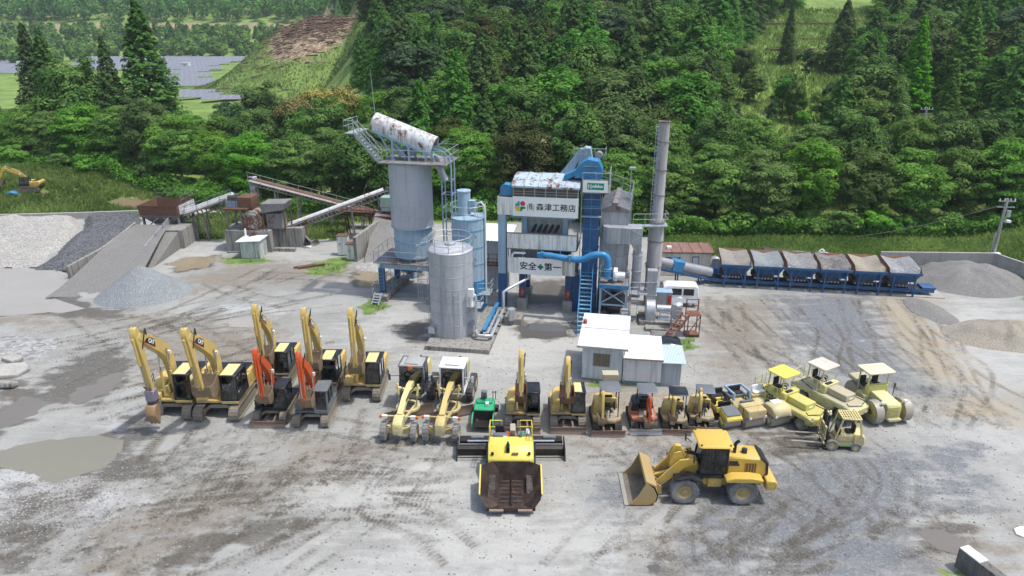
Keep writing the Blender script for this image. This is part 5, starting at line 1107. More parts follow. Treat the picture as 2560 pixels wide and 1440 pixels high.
t = thing('step_slab', 'low concrete step in front of the exhaust fan', 'slab', (10.3, 49.3, 0), R(-6)); bd().box(0, 2.3, 0, .8, -.05, .22).build('slab', CONC, t, bevel=.02); bd().box(.4, 2.3, -.9, -.02, -.05, .12).build('lower_slab', RUSTGREY, t, bevel=.02)
t = thing('rubble_kerb', 'dark rough kerb right of the truck lane', 'kerb', (4.6, 50.7, 0), R(-30)); bd().prism([(0, -.1), (2.6, -.1), (2.5, .2), (1.2, .32), (.1, .22)], 'y', 0, 1.3).build('kerb_body', CONC, t, bevel=.05)
# ------------------------------------------------------------------ stockpiles
def gravel_mat(name, c0, c1, sc=6, scl2=30):
    m = bpy.data.materials.new(name); nt, n = nodes(m); p = n('NewGeometry').outputs['Position']
    v = n('TexVoronoi', inp={'Vector': p, 'Scale': float(sc)}); k = n('SeparateColor', inp={0: v.outputs['Color']}).outputs[0]
    f = math_(n, 'ADD', math_(n, 'MULTIPLY', k, .6), math_(n, 'MULTIPLY', noise(n, p, .6, 5), .5))
    b = n('BsdfPrincipled', inp={'Base Color': mix(n, ramp(n, f, .25, .85), c0, c1), 'Roughness': .95, 'Specular IOR Level': .15})
    bn = n('Bump', inp={'Strength': .9, 'Distance': .09, 'Height': v.outputs['Distance']}); nt.links.new(bn.outputs[0], b.inputs['Normal'])
    o = n('OutputMaterial'); nt.links.new(b.outputs[0], o.inputs[0]); return m
GR_BLUE = gravel_mat('gravel_blue_grey', (.24, .26, .265), (.36, .385, .395), 16)
GR_DARK = gravel_mat('gravel_dark', (.07, .072, .078), (.17, .175, .185), 8)
GR_WHITE = gravel_mat('gravel_white', (.29, .28, .255), (.46, .45, .415), 8)
GR_SAND = gravel_mat('sand_grey', (.23, .225, .21), (.32, .312, .295), 18)
GR_TAN = gravel_mat('sand_tan', (.33, .30, .24), (.44, .40, .33), 16)
def heap(name, label, cat, cx, cy, rx, ry, h, m, seed=0, rz=0.0, flat=.0, n=56, skew=0.0, zb=-.05, rough=.12):
    """conical heap with an uneven foot"""
    x = np.linspace(-1.25, 1.25, n); X, Y = np.meshgrid(x, x)
    a = np.arctan2(Y, X); rr = np.hypot(X, Y) / (1 + .16 * (fbm(np.cos(a) * 1.6 + seed, np.sin(a) * 1.6 + seed * 2.1, 2) - .5) * 2)
    hh = np.clip(1 - rr, 0, None); hh = np.minimum(hh, 1 - flat) / (1 - flat + 1e-6)
    hh = np.where(hh > .85, .85 + (hh - .85) * .5, hh)
    hh = hh + .55 * rough * (fbm(np.cos(a) * 4 + seed, np.sin(a) * 4 - seed, 3) - .47) * np.clip(hh * (1.1 - hh) * 4, 0, 1)
    Z = h * hh + rough * h * (fbm(X * 2.2 + seed, Y * 2.2, 4) - .5) * np.clip(hh * 3, 0, 1) + np.where(hh <= 0, zb, 0)
    V = np.stack([X * rx + skew * Z, Y * ry, Z], -1).reshape(-1, 3)
    i = (np.arange(n - 1)[None] + n * np.arange(n - 1)[:, None]).ravel()
    F = np.stack([i, i + 1, i + n + 1, i + n], 1)
    keep = (hh.ravel()[F] > 0).any(1); F = F[keep]
    o = link(name, np_mesh(name, V, F, m, None, True)); o.location = (cx, cy, .01); o.rotation_euler = (0, 0, rz)
    return tag(o, label, cat)
heap('gravel_pile', 'blue grey gravel cone at the foot of the ramp', 'gravel pile', -32.4, 57.3, 4.1, 3.5, 2.75, GR_BLUE, 3, rough=.04)
heap('sand_pile', 'tan sand heap at the right edge of the yard', 'sand pile', 37.4, 48.4, 4.6, 3.2, 1.5, GR_TAN, 5, rough=.6)
heap('sand_pile', 'low tan sand heap between the sheds and the mini excavators', 'sand pile', 7.6, 38.6, 2.0, .9, .45, GR_TAN, 8)
heap('sand_pile', 'small tan sand patch behind the canopy mini excavator', 'sand pile', 5.4, 39.1, 1.2, .7, .3, GR_TAN, 9)
heap('grey_heap', 'long grey sand bank against the bunker wall at the right', 'sand pile', 42.0, 60.3, 5.4, 4.3, 1.75, GR_SAND, 12, R(-12), .25, rough=.6)
heap('stone_heap', 'pale stones spilling out of the concrete bay', 'stone pile', -13.0, 64.6, 2.5, 1.7, .4, GR_WHITE, 21)
heap('rubble_heap', 'grey rubble heap at the left edge behind the puddle', 'rubble pile', -40, 44.5, 7.0, 3.4, .9, gravel_mat('rubble_grey', (.20, .20, .195), (.36, .36, .355), 4), 31, R(20))
heap('weed_heap', 'low weedy heap of grey soil at the right of the bins', 'soil pile', 34.5, 53.4, 1.6, 3.0, .4, GR_SAND, 41)
def slope_heap(name, label, poly, ztop, m, seed):
    """stock spread over an outline, rising towards the back"""
    a = np.array(poly); x0, y0 = a.min(0); x1, y1 = a.max(0)
    xs_ = np.arange(x0, x1 + .3, .3); ys_ = np.arange(y0, y1 + .3, .3); X, Y = np.meshgrid(xs_, ys_)
    s = sdf(poly, X, Y) + 1.2 * (fbm(X * .5 + seed, Y * .5, 4) - .5)
    Z = ztop * np.clip((Y - y0) / (y1 - y0), 0, 1) ** .8 * sstep(-.1, 1.2, s) + .45 * (fbm(X * .8 + seed, Y * .8, 4) - .4) * sstep(0, .6, s) + .25 * (fbm(X * 2.6, Y * 2.6 + seed, 3) - .4) * sstep(0, .6, s) - .12 * (s <= 0)
    V = np.stack([X, Y, Z], -1).reshape(-1, 3); nx = len(xs_); i = (np.arange(nx - 1)[None] + nx * np.arange(len(ys_) - 1)[:, None]).ravel(); F = np.stack([i, i + 1, i + nx + 1, i + nx], 1)
    F = F[(s.ravel()[F] > -.2).any(1)]
    tag(link(name, np_mesh(name, V, F, m, None, True)), label, 'stone pile')
slope_heap('stone_stock', 'white broken stone stock at the left behind the pond', [G(-150, 660), G(90, 668), G(130, 640), G(205, 575), G(200, 550), G(-150, 556)], 1.0, GR_WHITE, 2)
slope_heap('stone_stock', 'dark grey broken stone stock beside the ramp wall', [G(95, 668), G(168, 676), G(270, 625), G(330, 585), G(358, 550), G(205, 548), G(205, 578), G(130, 640)], 1.1, GR_DARK, 9)
# low walls round the stock
def wall_between(name, label, pts, h, th, m=CONC, hs=None):
    o = thing(name, label, 'wall', (pts[0][0], pts[0][1], 0)); b = bd(); k = len(pts)
    for i in range(k - 1):
        p, q = Vector((*pts[i], 0)) - o.location, Vector((*pts[i + 1], 0)) - o.location; e = (q - p).normalized(); s = Vector((-e.y, e.x, 0)) * th / 2
        ha, hb = (hs[i], hs[i + 1]) if hs else (h, h); p2 = p - e * .002 * i; z = Vector((0, 0, 1))
        bd().add([p2 + s - z * .2, p2 - s - z * .2, q - s - z * .2, q + s - z * .2, p2 + s + z * ha, p2 - s + z * ha, q - s + z * hb, q + s + z * hb], [(0, 1, 2, 3), (7, 6, 5, 4), (0, 4, 5, 1), (1, 5, 6, 2), (2, 6, 7, 3), (3, 7, 4, 0)]).build('wall_section', m, o, bevel=.02)
    return o
wall_between('stock_wall', 'low concrete wall along the back of the stone stock', [G(-150, 556, .0), G(200, 547), G(362, 541)], .8, .3, CONCP)
wall_between('ramp_wall', 'sloping concrete wall between dark stone and ramp', [(-41.2, 61.2), (-40.4, 66), (-40.2, 72.3)], 1, .3, CONC, [1.15, 1.5, 2.3])
wall_between('bay_wall', 'stained concrete wall of the sand bay left of the tall silo', [(-15.5, 65.9), (-14.4, 70.6), (-13.4, 75.0)], 2.6, .35, CONC, [2.5, 2.65, 2.8])
wall_between('bunker_wall', 'thin concrete wall round the grey sand bank at the right', [(36.0, 65.0), (46.0, 63.4), (48.4, 57.0), (46.5, 55.6)], 1.7, .22, CONCP, [1.35, 1.75, 1.55, .6])
t = thing('concrete_wall', 'short dark stained concrete wall at the lower right corner', 'wall', (19.7, 24.5, 0), R(-72)); bd().box(0, 4.2, -.22, .22, -.1, 1.0).build('wall_body', mat('black_stained_concrete', (.17, .165, .155), .9, dirt=.4, streak=.9, dirtcol=(.09, .09, .085), bump=.4), t, bevel=.02); bd().box(.05, 1.0, -.24, .24, 1.002, 1.06).build('cap_plate', WHITE, t)
# sand in the concrete bay
xs_ = np.linspace(-14.6, -8.6, 34); ys_ = np.linspace(64.8, 76.5, 48); X, Y = np.meshgrid(xs_, ys_)
Z = np.clip((Y - 65.2 - .25 * (X + 14)) * .42, -.1, 3.3) * sstep(-8.6, -10.6, X) + .25 * (fbm(X, Y) - .5)
V = np.stack([X, Y, Z], -1).reshape(-1, 3); i = (np.arange(33)[None] + 34 * np.arange(47)[:, None]).ravel()
tag(link('sand_pile', np_mesh('sand_pile', V, np.stack([i, i + 1, i + 35, i + 34], 1), GR_SAND, None, True)), 'grey sand slope inside the concrete bay', 'sand pile')

# ------------------------------------------------------------------ ramp to the feed hopper
t = thing('loading_ramp', 'gravelled ramp climbing to the rusty feed hopper', 'ramp', (-38.0, 56.0, 0))
n_ = 26; vs = []; L0, L1, R0, R1 = Vector((-2.4, .2, -.04)), Vector((-2.3, 16.2, 2.05)), Vector((4.2, 1.6, -.04)), Vector((1.6, 16.2, 2.05))
for j in range(n_ + 1):
    for i in range(13):
        v = j / n_; u = i / 12; p = L0.lerp(L1, v).lerp(R0.lerp(R1, v), u); z = 2.07 * (v * v * (3 - 2 * v)) ** .9 - .05
        vs.append((p.x, p.y, z + .03 * random.random() + .05 * (abs(u - .5) > .4)))
bd().add(vs, [(j * 13 + i, j * 13 + i + 1, j * 13 + i + 14, j * 13 + i + 13) for j in range(n_) for i in range(12)]).build('roadway', gravel_mat('ramp_gravel', (.225, .22, .205), (.285, .28, .265), 16), t)
b = bd(); b.prism([(9.2, -.2), (16.4, -.2), (16.4, 2.02), (15.2, 2.02)], 'x', 1.25, 1.55, None); b.build('side_wall', CONC, t)
bd().box(1.56, 3.6, 14.2, 17.6, -.2, 2.0).build('landing_block', CONC, t, bevel=.03); bd().prism([(7.5, -.2), (14.19, -.2), (14.19, 1.8)], 'x', 1.6, 3.2).build('toe_fill', GR_SAND, t)
b = bd()
for s in (0, 1, 2): b.bar((1.4, 9.3, .55 + s * .24), (1.4, 16.6, 2.35 + s * .24), .07, .16)
b.build('guard_rail', GALV2, t)
b = bd()
for k in range(5): f = k / 4; b.bar((1.42, 9.4 + 7 * f, .0 + 1.9 * f), (1.42, 9.4 + 7 * f, 1.1 + 1.9 * f), .09)
b.build('rail_post', RUSTGREY, t)
t = thing('feed_hopper', 'rusty steel feed hopper on legs at the top of the ramp', 'hopper', (-37.5, 73.6, -.3), R(-4))
for x in (-1.9, 1.9):
    for y in (-1.0, 2.0): bd().bar((x, y, 0), (x * 1.02, y, 3.2), .2).build('leg', RUSTGREY, t)
b = bd(); vs = [(-2.15, -1.4, 4.35), (2.15, -1.4, 4.35), (2.15, 2.4, 4.35), (-2.15, 2.4, 4.35), (-2.1, -1.3, 3.3), (2.1, -1.3, 3.3), (2.1, 2.3, 3.3), (-2.1, 2.3, 3.3), (-.7, -.2, 1.7), (.7, -.2, 1.7), (.7, 1.2, 1.7), (-.7, 1.2, 1.7)]
b.add(vs, [(0, 1, 5, 4), (1, 2, 6, 5), (2, 3, 7, 6), (3, 0, 4, 7)]); b.build('rim', RUSTY, t)
bd().add(vs, [(4, 5, 9, 8), (5, 6, 10, 9), (6, 7, 11, 10), (7, 4, 8, 11), (8, 9, 10, 11)]).build('funnel', RUSTGREY, t)
b = bd(); b.box(2.16, 2.24, -1.0, 2.2, 3.35, 4.3); b.build('side_board', RUSTWHITE, t)
b = bd(); b.bar((-1.9, -1.02, 1.7), (0, -1.02, 3.2), .1); b.bar((1.9, -1.02, 1.7), (0, -1.02, 3.2), .1); b.bar((-1.95, -1.02, 3.2), (1.95, -1.02, 3.2), .16); b.build('brace', GALV, t)
b = bd(); rail(b, [(-2.1, 2.5, 4.3), (2.3, 2.5, 4.3), (2.3, -.6, 4.3)], 1.0); b.build('top_railing', RUSTGREY, t)
bd().box(-.8, .8, -.4, 1.4, 1.3, 1.75).build('feeder', RUSTGREY, t); bd().box(-.9, .9, -.6, -.2, 2.0, 2.4).build('gate', GALV, t)
# ------------------------------------------------------------------ conveyors
def conveyor(name, label, a, c, w_, cover, rails_side, legs, ribs, mframe=RUSTGREY, r=.42, belt=None):
    """inclined belt conveyor from a (low) to c (high); cover: material of the half round cover or None"""
    a, c = Vector(a), Vector(c); t = thing(name, label, 'conveyor', (a.x, a.y, 0)); o = Vector((a.x, a.y, 0)); a = a - o; c = c - o
    d = (c - a).normalized(); sd_ = d.cross(Vector((0, 0, 1))).normalized(); up = sd_.cross(d)
    for s in (-1, 1):
        b = bd(); b.bar(a + sd_ * s * w_ / 2, c + sd_ * s * w_ / 2, .09, .12); b.bar(a + sd_ * s * w_ / 2 - up * .5, c + sd_ * s * w_ / 2 - up * .5, .08, .1)
        for k in range(ribs + 1): p = a.lerp(c, k / ribs) + sd_ * s * w_ / 2; b.bar(p, p - up * .5, .13, .08)
        b.build('truss', mframe, t)
    bd().bar(a + up * .1, c + up * .1, w_ * .86, .06).build('belt', belt or BLACK, t)
    b = bd(); b.cyl(c + sd_ * w_ * .45, c - sd_ * w_ * .45, .28, None, 14); b.build('head_pulley', DARKST, t); b = bd(); b.cyl(a + sd_ * w_ * .45, a - sd_ * w_ * .45, .25, None, 14); b.build('tail_pulley', DARKST, t)
    if cover is not None:
        prof = [(math.cos(math.pi * i / 12) * r, math.sin(math.pi * i / 12) * r) for i in range(13)]; nseg = max(int((c - a).length / 1.6), 1)
        for k in range(nseg):
            p, q = a.lerp(c, .02 + .95 * k / nseg), a.lerp(c, .02 + .95 * (k + .985) / nseg); j = .012 * random.uniform(-1, 1)
            vs = [p + sd_ * x * (1 + j) + up * (.1 + y * (1 + j)) for x, y in prof] + [q + sd_ * x * (1 + j) + up * (.1 + y * (1 + j)) for x, y in prof]
            bd().add(vs, [(i, i + 1, 14 + i, 13 + i) for i in range(12)] + [tuple(range(13)), tuple(range(13, 26))]).build('cover', cover, t)
    if rails_side:
        b = bd(); e = sd_ * rails_side * (w_ / 2 + .5); rail(b, [a + e, c + e], 1.0, 1.5, .025); b.bar(a + e * .8, c + e * .8, .5, .05); b.build('walkway_railing', mframe, t)
    for f in legs:
        p = a.lerp(c, f)
        for s in (-1, 1):
            q = p + sd_ * s * w_ / 2 - up * .5; bd().bar((q.x + d.x * .25, q.y + d.y * .25, 0), (q.x, q.y, q.z), .13).build('leg', mframe, t)
        b = bd(); q1, q2 = p + sd_ * w_ / 2 - up * .5, p - sd_ * w_ / 2 - up * .5; b.bar((q1.x, q1.y, .3), q2, .07); b.bar((q2.x, q2.y, .3), q1, .07); b.build('brace', mframe, t)
    return t
WCOV = mat('white_cover', (.62, .63, .62), .55, 0, dirt=.35, rust=.12, streak=.3, dirtcol=(.42, .40, .36))
conveyor('belt_conveyor', 'short conveyor with a white round cover beside the feed hopper', (-36.2, 73.8, 2.4), (-29.4, 73.0, 4.9), .8, WCOV, 1, (.25, .42), 14, r=.48)
conveyor('belt_conveyor', 'long conveyor with a thin white cover rising to the silo', (-25.2, 71.0, 1.55), (-13.4, 74.2, 5.35), .7, WCOV, 0, (.22, .66, .9), 30, RUSTGREY, r=.30)
t = conveyor('belt_conveyor', 'long rusty open conveyor rising to the left behind the crusher', (-15.5, 78.0, 1.9), (-29.6, 78.6, 5.55), .9, None, -1, (.1, .35, .62, .8), 34, mat('pale_truss', (.36, .33, .31), .7, rust=.3, dirt=.3), belt=RUSTY)
bd().box(-14.3, -13.6, .3, 1.1, 3.4, 5.8).build('discharge_chute', RUSTWHITE, t)
conveyor('belt_conveyor', 'low rusty conveyor running to the green screen', (-19.5, 75.2, 3.0), (-12.0, 75.0, 2.6), .9, None, 1, (.15, .5), 16, RUSTY, belt=RUSTY)
t = thing('vibrating_screen', 'green steel screen box beside the tall silo', 'screen', (-14.0, 72.6, 0), RZ)
bd().box(0, 3.0, 0, 2.0, 3.4, 4.9).build('screen_box', GREENP, t, bevel=.03); bd().box(.6, 2.6, .2, 1.8, 1.7, 2.9, (.2, 2.9, .05, 1.9)).build('hopper', GREENP, t)
b = bd(); rail(b, [(-.6, -.6, 3.0), (3.0, -.6, 3.0)], 1.0, 1.0); b.box(-.6, 3.0, -.7, 0, 2.92, 3.0); b.build('walkway', RUSTY, t)
for x in (.1, 2.9):
    for y in (.1, 1.9): bd().bar((x, y, 0), (x, y, 3.4), .16).build('leg', RUSTGREY, t)
ladder_b = bd(); ladder(ladder_b, (-1.3, -.3), 0, 5.6, .5); ladder_b.build('ladder', RUSTY, t)
# ------------------------------------------------------------------ crusher block
t = thing('crusher', 'rusty crusher and screen on a stained concrete block', 'crusher', (-29.5, 69.1, 0), R(-3))
bd().box(0, 4.75, 0, 3.4, -.1, 2.3).build('concrete_block', CONC, t, bevel=.03); bd().box(4.76, 7.4, 1.9, 3.4, -.1, 2.1).build('rear_block', CONC, t, bevel=.03); bd().box(4.76, 7.0, .3, .8, -.1, .35).build('kerb', CONC, t)
for x in (.3, 1.8):
    for y in (.4, 2.4): bd().bar((x, y, 2.3), (x, y, 4.4), .16).build('leg', RUSTGREY, t)
bd().box(.1, 2.6, .1, 2.7, 4.4, 4.55).build('upper_deck', RUSTY, t); bd().box(.2, 1.4, .8, 2.2, 4.55, 5.35).build('drive_box', LBLUE, t); bd().box(1.5, 3.0, .6, 2.4, 4.4, 5.6).build('intake', RUSTY, t); bd().cyl((.5, .9, 5.5), (1.4, .9, 5.5), .28).build('motor', DARKST, t)
b = bd(); rail(b, [(0, 0, 4.55), (3.2, 0, 4.55), (3.2, 2.6, 4.55)], 1.0, .8); b.build('deck_railing', RUSTY, t)
jaw = mat('jaw_grey', (.34, .33, .31), .7, rust=.62, dirt=.3)
bd().prism([(2.0, 2.3), (3.6, 2.3), (3.9, 3.2), (3.4, 4.3), (2.4, 4.3), (1.9, 3.4)], 'y', .3, 2.2).build('jaw_body', jaw, t, bevel=.05); bd().cyl((2.9, .1, 3.3), (2.9, .3, 3.3), .75, None, 20).build('flywheel', jaw, t)
bd().prism([(3.9, 4.0), (6.3, 4.4), (6.5, 5.1), (3.9, 5.0)], 'y', .5, 2.6).build('screen_box', RUSTGREY, t, bevel=.03); bd().box(4.2, 5.8, .8, 2.3, 2.3, 3.9).build('screen_chute', RUSTGREY, t)
for x in (4.0, 6.2):
    for y in (.6, 2.5): bd().bar((x, y, 2.3), (x, y, 4.3), .12).build('screen_post', RUSTY, t)
b = bd()
for i in range(9): b.bar((1.5 + random.random() * 3, .05, 2.3), (1.4 + random.random() * 3, .1, 3.6 + random.random()), .05)
b.build('pipework', RUSTY, t)
stairs(t, (3.9, -1.4, 0), (2.9, -.2, 2.3), .6, RUSTY, RUSTY, False); bd().bar((2.4, -.6, .2), (2.3, -.2, 2.6), .14).build('white_post', WHITE, t)
b = bd(); b.bar((.1, -.25, .05), (3.8, -.25, .05), .25, .15); b.build('sleeper', RUSTGREY, t)
t = thing('tool_shed', 'pale green tool shed with a white flat roof in front of the crusher', 'shed', (-27.2, 66.9, 0), R(-4)); bd().box(0, 2.0, 0, 1.7, 0, 1.75).build('wall', mat('pale_green_white', (.52, .58, .53), .6, dirt=.3, streak=.7, rust=.08), t); bd().prism([(-.35, 1.76), (2.15, 1.9), (2.15, 1.96), (-.35, 1.82)], 'y', -.25, 1.95).build('roof', CORR, t)
for x in (.02, .68, 1.34): bd().box(x, x + .62, -.03, -.002, .06, 1.68).build('door_panel', mat('pale_green_white', (0, 0, 0)), t)
for nm, x, y, h, lb in (('electric_cabinet', -17.7, 67.7, 2.1, 'tall white electric cabinet under the long conveyor'), ('electric_cabinet', -16.5, 66.3, 1.65, 'short white cabinet beside the bay wall')):
    t = thing(nm, lb, 'cabinet', (x, y, 0), R(-5)); bd().box(0, 1.05, 0, .8, .08, h).build('body', WSTAIN, t, bevel=.02); bd().box(.06, 1.0, -.025, -.002, .2, h - .12).build('door', WSTAIN, t); bd().box(-.05, 1.1, -.06, .86, h + .002, h + .06).build('top', RUSTY, t); bd().box(.2, .4, -.05, -.026, h * .55, h * .68).build('meter', GALV, t)
t = thing('scrap_beam', 'rusty steel beams lying on the grass', 'scrap', (-20.6, 63.6, 0), R(28)); bd().box(0, 2.6, 0, .25, .02, .2).build('beam', RUSTY, t); bd().box(-.3, 1.8, .4, .6, .02, .16).build('beam', RUSTY, t)
t = thing('scrap_pile', 'dark heap of scrap under the long conveyor', 'scrap', (-21.8, 71.6, 0)); 
for i in range(22):
    x, y = rng.normal(size=2) * (.9, .5); bd().bar((x, y, abs(rng.normal()) * .3), (x + rng.normal() * .7, y + rng.normal() * .5, .1 + abs(rng.normal()) * .5), rng.uniform(.05, .3), rng.uniform(.05, .2)).build('scrap_piece', random.choice([DARKST, RUSTY, WHITE, BLACK, GALV]), t)

# ------------------------------------------------------------------ cold feed bins
BR = R(-8.9); bx0, by0 = 18.6, 59.0
def bp(u, v): return (bx0 + u * math.cos(BR) - v * math.sin(BR), by0 + u * math.sin(BR) + v * math.cos(BR))
mats_fill = [('pale grey sand', gravel_mat('bin_sand', (.30, .28, .245), (.40, .375, .335), 18)), ('grey crushed stone', GR_BLUE), ('fine grey stone', gravel_mat('fine_grey', (.22, .22, .21), (.33, .33, .32), 10)), ('rusty half empty lining', gravel_mat('dark_mix', (.15, .14, .13), (.27, .26, .25), 9)), ('yellow sand', GR_TAN), ('blue grey chippings', gravel_mat('fine_blue', (.22, .23, .235), (.35, .36, .365), 10))]
ords = ['first', 'second', 'third', 'fourth', 'fifth', 'sixth']
RIM = mat('rust_plate', (.30, .15, .085), .8, 0, dirt=.45, rust=.25, dirtcol=(.38, .28, .19))
for i, (fn, fm) in enumerate(mats_fill):
    p = bp(1.35 + i * 2.82, 0)
    t = thing('feed_bin', f'{ords[i]} blue cold feed bin from the left, holding {fn}', 'feed bin', (p[0], p[1], 0), BR, 'cold feed bins in a row')
    x0, x1, y0, y1, zr, zm, zl = -1.27, 1.27, -.05, 3.1, 2.38, 2.08, 1.15
    vs = [(x0, y0 - .1, zm), (x1, y0 - .1, zm), (x1, y1, zr), (x0, y1, zr), (-.95, .5, zl), (.95, .5, zl), (.95, 2.2, zl), (-.95, 2.2, zl)]
    bd().add(vs, [(0, 1, 5, 4), (1, 2, 6, 5), (2, 3, 7, 6), (3, 0, 4, 7)]).build('hopper', BINBLUE, t)
    b = bd(); b.bar((x0 - .03, y0 - .12, zm), (x1 + .03, y0 - .12, zm), .1, .2); b.build('front_rim', BINBLUE, t)
    b = bd(); b.add([(x0, y0 - .1, zm), (x0, y1, zr), (x0 - .02, y1 + .05, zr + .38), (x0 - .02, y0 + .35, zm + .42)], [(0, 1, 2, 3)]); b.build('side_plate', RIM, t)
    b = bd(); b.add([(x1, y0 - .1, zm), (x1, y1, zr), (x1 + .02, y1 + .05, zr + .38), (x1 + .02, y0 + .35, zm + .42)], [(0, 1, 2, 3)]); b.build('side_plate', RIM, t)
    b = bd(); b.add([(x0, y1, zr), (x1, y1, zr), (x1, y1 + .08, zr + .3), (x0, y1 + .08, zr + .3)], [(0, 1, 2, 3)]); b.build('back_plate', RIM, t)
    X, Y = np.meshgrid(np.linspace(x0 + .02, x1 - .02, 24), np.linspace(y0 + .0, y1 - .03, 26)); fv = (Y - y0) / (y1 - y0)
    edge_ = np.minimum.reduce([X - x0, x1 - X, (Y - y0) * .8, (y1 - Y)]); low = {3: .55, 4: .38}.get(i, .18)
    Zf = zm + (zr - zm) * fv + .16 - .1 * fv - low * np.exp(-((X - rng.normal() * .2) ** 2 + (Y - 1.4) ** 2) / .9) + .20 * (fbm(X * 1.2 + i * 9, Y * 1.2) - .5) - .30 * np.exp(-((Y - y0) / .35)) + (.3 * np.abs(X) / 1.4) * (fv > .1)
    V = np.stack([X, Y, Zf], -1).reshape(-1, 3); q = (np.arange(23)[None] + 24 * np.arange(25)[:, None]).ravel()
    link('fill', np_mesh('fill', V, np.stack([q, q + 1, q + 25, q + 24], 1), fm, None, True), t)
    for sx in (-.85, .85):
        for yy_ in (-.02, 2.4): bd().bar((sx * 1.04, yy_, 0), (sx, yy_, zm - .1), .13).build('leg', BINBLUE, t)
        b = bd(); b.bar((sx * 1.03, -.05, .35), (sx * .2, -.05, 1.9), .07); b.build('brace', BINBLUE, t)
    bd().box(-1.15, .55, .55, 2.0, .72, 1.14).build('belt_feeder', DARKST, t); b = bd()
    for k in range(6): b.cyl((-.95 + k * .28, .5, .8), (-.95 + k * .28, .54, .8), .09, None, 8)
    b.build('roller_row', GALV, t)
t = thing('collecting_conveyor', 'dark blue collecting conveyor under the cold feed bins', 'conveyor', (*bp(0, .9), 0), BR)
b = bd()
for y in (-.45, .75): b.bar((-.9, y, .45), (18.2, y, .45), .1, .3)
for x in np.arange(-.8, 18.3, 1.2): b.bar((x, -.45, 0), (x, -.45, .4), .08); b.bar((x, .75, 0), (x, .75, .4), .08)
b.build('frame', BINBLUE, t); bd().box(-.9, 18.2, -.38, .68, .52, .56).build('belt', BLACK, t); bd().box(17.2, 18.3, -.5, .8, .6, .75).build('tail_guard', BINBLUE, t); bd().box(-1.2, 19, -.9, 1.3, -.05, .05).build('footing', CONCP, t)
# inclined conveyor with the ribbed silver cover
a, c = Vector((*bp(-.3, 1.0), .75)), Vector((12.2, 59.3, 2.35))
t = thing('belt_conveyor', 'inclined conveyor under a ribbed silver tube cover behind the van', 'conveyor', (a.x, a.y, 0)); o_ = Vector((a.x, a.y, 0)); a -= o_; c -= o_; d = (c - a).normalized(); sd_ = d.cross(Vector((0, 0, 1))).normalized(); up = sd_.cross(d)
b = bd(); nr = 60; pts = []; rr = []
for k in range(nr * 2 + 1): pts.append(a + (c - a) * (.06 + .94 * k / (nr * 2)) + up * .12); rr.append(.47 if k % 2 else .435)
b.pipe(pts, rr, 16); b.build('tube_cover', mat('ribbed_silver', (.46, .47, .48), .4, .5, dirt=.3, dirtcol=(.35, .34, .32)), t)
b = bd(); b.bar(a + sd_ * .5 - up * .4, c + sd_ * .5 - up * .4, .1, .22); b.bar(a - sd_ * .5 - up * .4, c - sd_ * .5 - up * .4, .1, .22); b.build('frame', DBLUE, t)
for f in (.2, .55, .9):
    p = a.lerp(c, f) - up * .4; bd().bar((p.x, p.y - .4, 0), (p.x, p.y - .4, p.z), .12).build('leg', DBLUE, t); bd().bar((p.x, p.y + .4, 0), (p.x, p.y + .4, p.z), .12).build('leg', DBLUE, t)
b = bd(); p, q = a.lerp(c, .50), a.lerp(c, .66); b.bar(p + up * .15, q + up * .15, 1.05, 1.0); b.build('inspection_box', MBLUE, t, bevel=.04)
# ------------------------------------------------------------------ buildings
t = thing('prefab_office', 'beige prefab hut with a brown roof behind the van', 'building', (14.0, 61.9, 0), R(-3))
bd().box(0, 4.5, 0, 2.7, 0, 2.25).build('wall', BEIGE, t)
for i in range(9): bd().box(.02 + i * .5, .5 + i * .5, -.025, -.002, .05, 2.2).build('wall_panel', BEIGE, t)
bd().prism([(-.2, 2.26), (2.6, 2.36), (2.6, 2.48), (-.2, 2.38)], 'x', -.2, 4.75).build('roof', ROOFBR, t)
for i in range(6): bd().bar((-.1 + i * .96, -.21, 2.40), (-.1 + i * .96, 2.59, 2.50), .06, .05).build('roof_batten', ROOFBR, t)
w_ = bd().box(.3, 1.7, -.06, -.03, 1.05, 1.85).build('window', mat('frame_grey', (.22, .24, .25), .5), t); bd().box(.36, .98, -.075, -.062, 1.1, 1.8).build('pane', WINDOW, w_); bd().box(1.02, 1.64, -.075, -.062, 1.1, 1.8).build('pane', WINDOW, w_)
w_ = bd().box(2.75, 3.4, -.06, -.03, .1, 1.95).build('door', mat('door_brown', (.16, .12, .10), .6, dirt=.3), t); bd().box(2.83, 3.32, -.075, -.062, .9, 1.85).build('pane', SIDING, w_); bd().box(.5, .9, .6, 1.1, 2.42, 2.62).build('roof_vent', WHITE, t)
t = thing('site_office', 'white prefab site office with a ribbed roof and a brown window', 'building', (4.65, 41.65, 0), R(-11))
bd().box(0, 2.65, 0, 3.6, .1, 2.55).build('wall', SIDING, t); bd().box(-.03, 2.68, -.03, 3.63, -.05, .1).build('plinth', CONC, t)
for i in range(3): bd().box(.02 + i * .885, .865 + i * .885, -.028, -.002, .14, 2.5).build('wall_panel', SIDING, t)
for y0_, y1_, z0_, z1_ in ((-.4, 2.0, 2.62, 2.85), (2.05, 4.1, 2.88, 3.06)):
    b = bd(); corrugated(b, -.3, 2.95, y0_, y1_, z0_, z1_, .13, .03); b.build('roof_sheet', CORR, t)
bd().box(-.33, 2.98, -.46, -.4, 2.5, 2.64).build('gutter', GALV2, t); bd().pipe([(2.8, -.43, 2.5), (2.75, -.1, 2.35), (2.75, -.05, .1)], .045, 6).build('downpipe', WHITE, t)
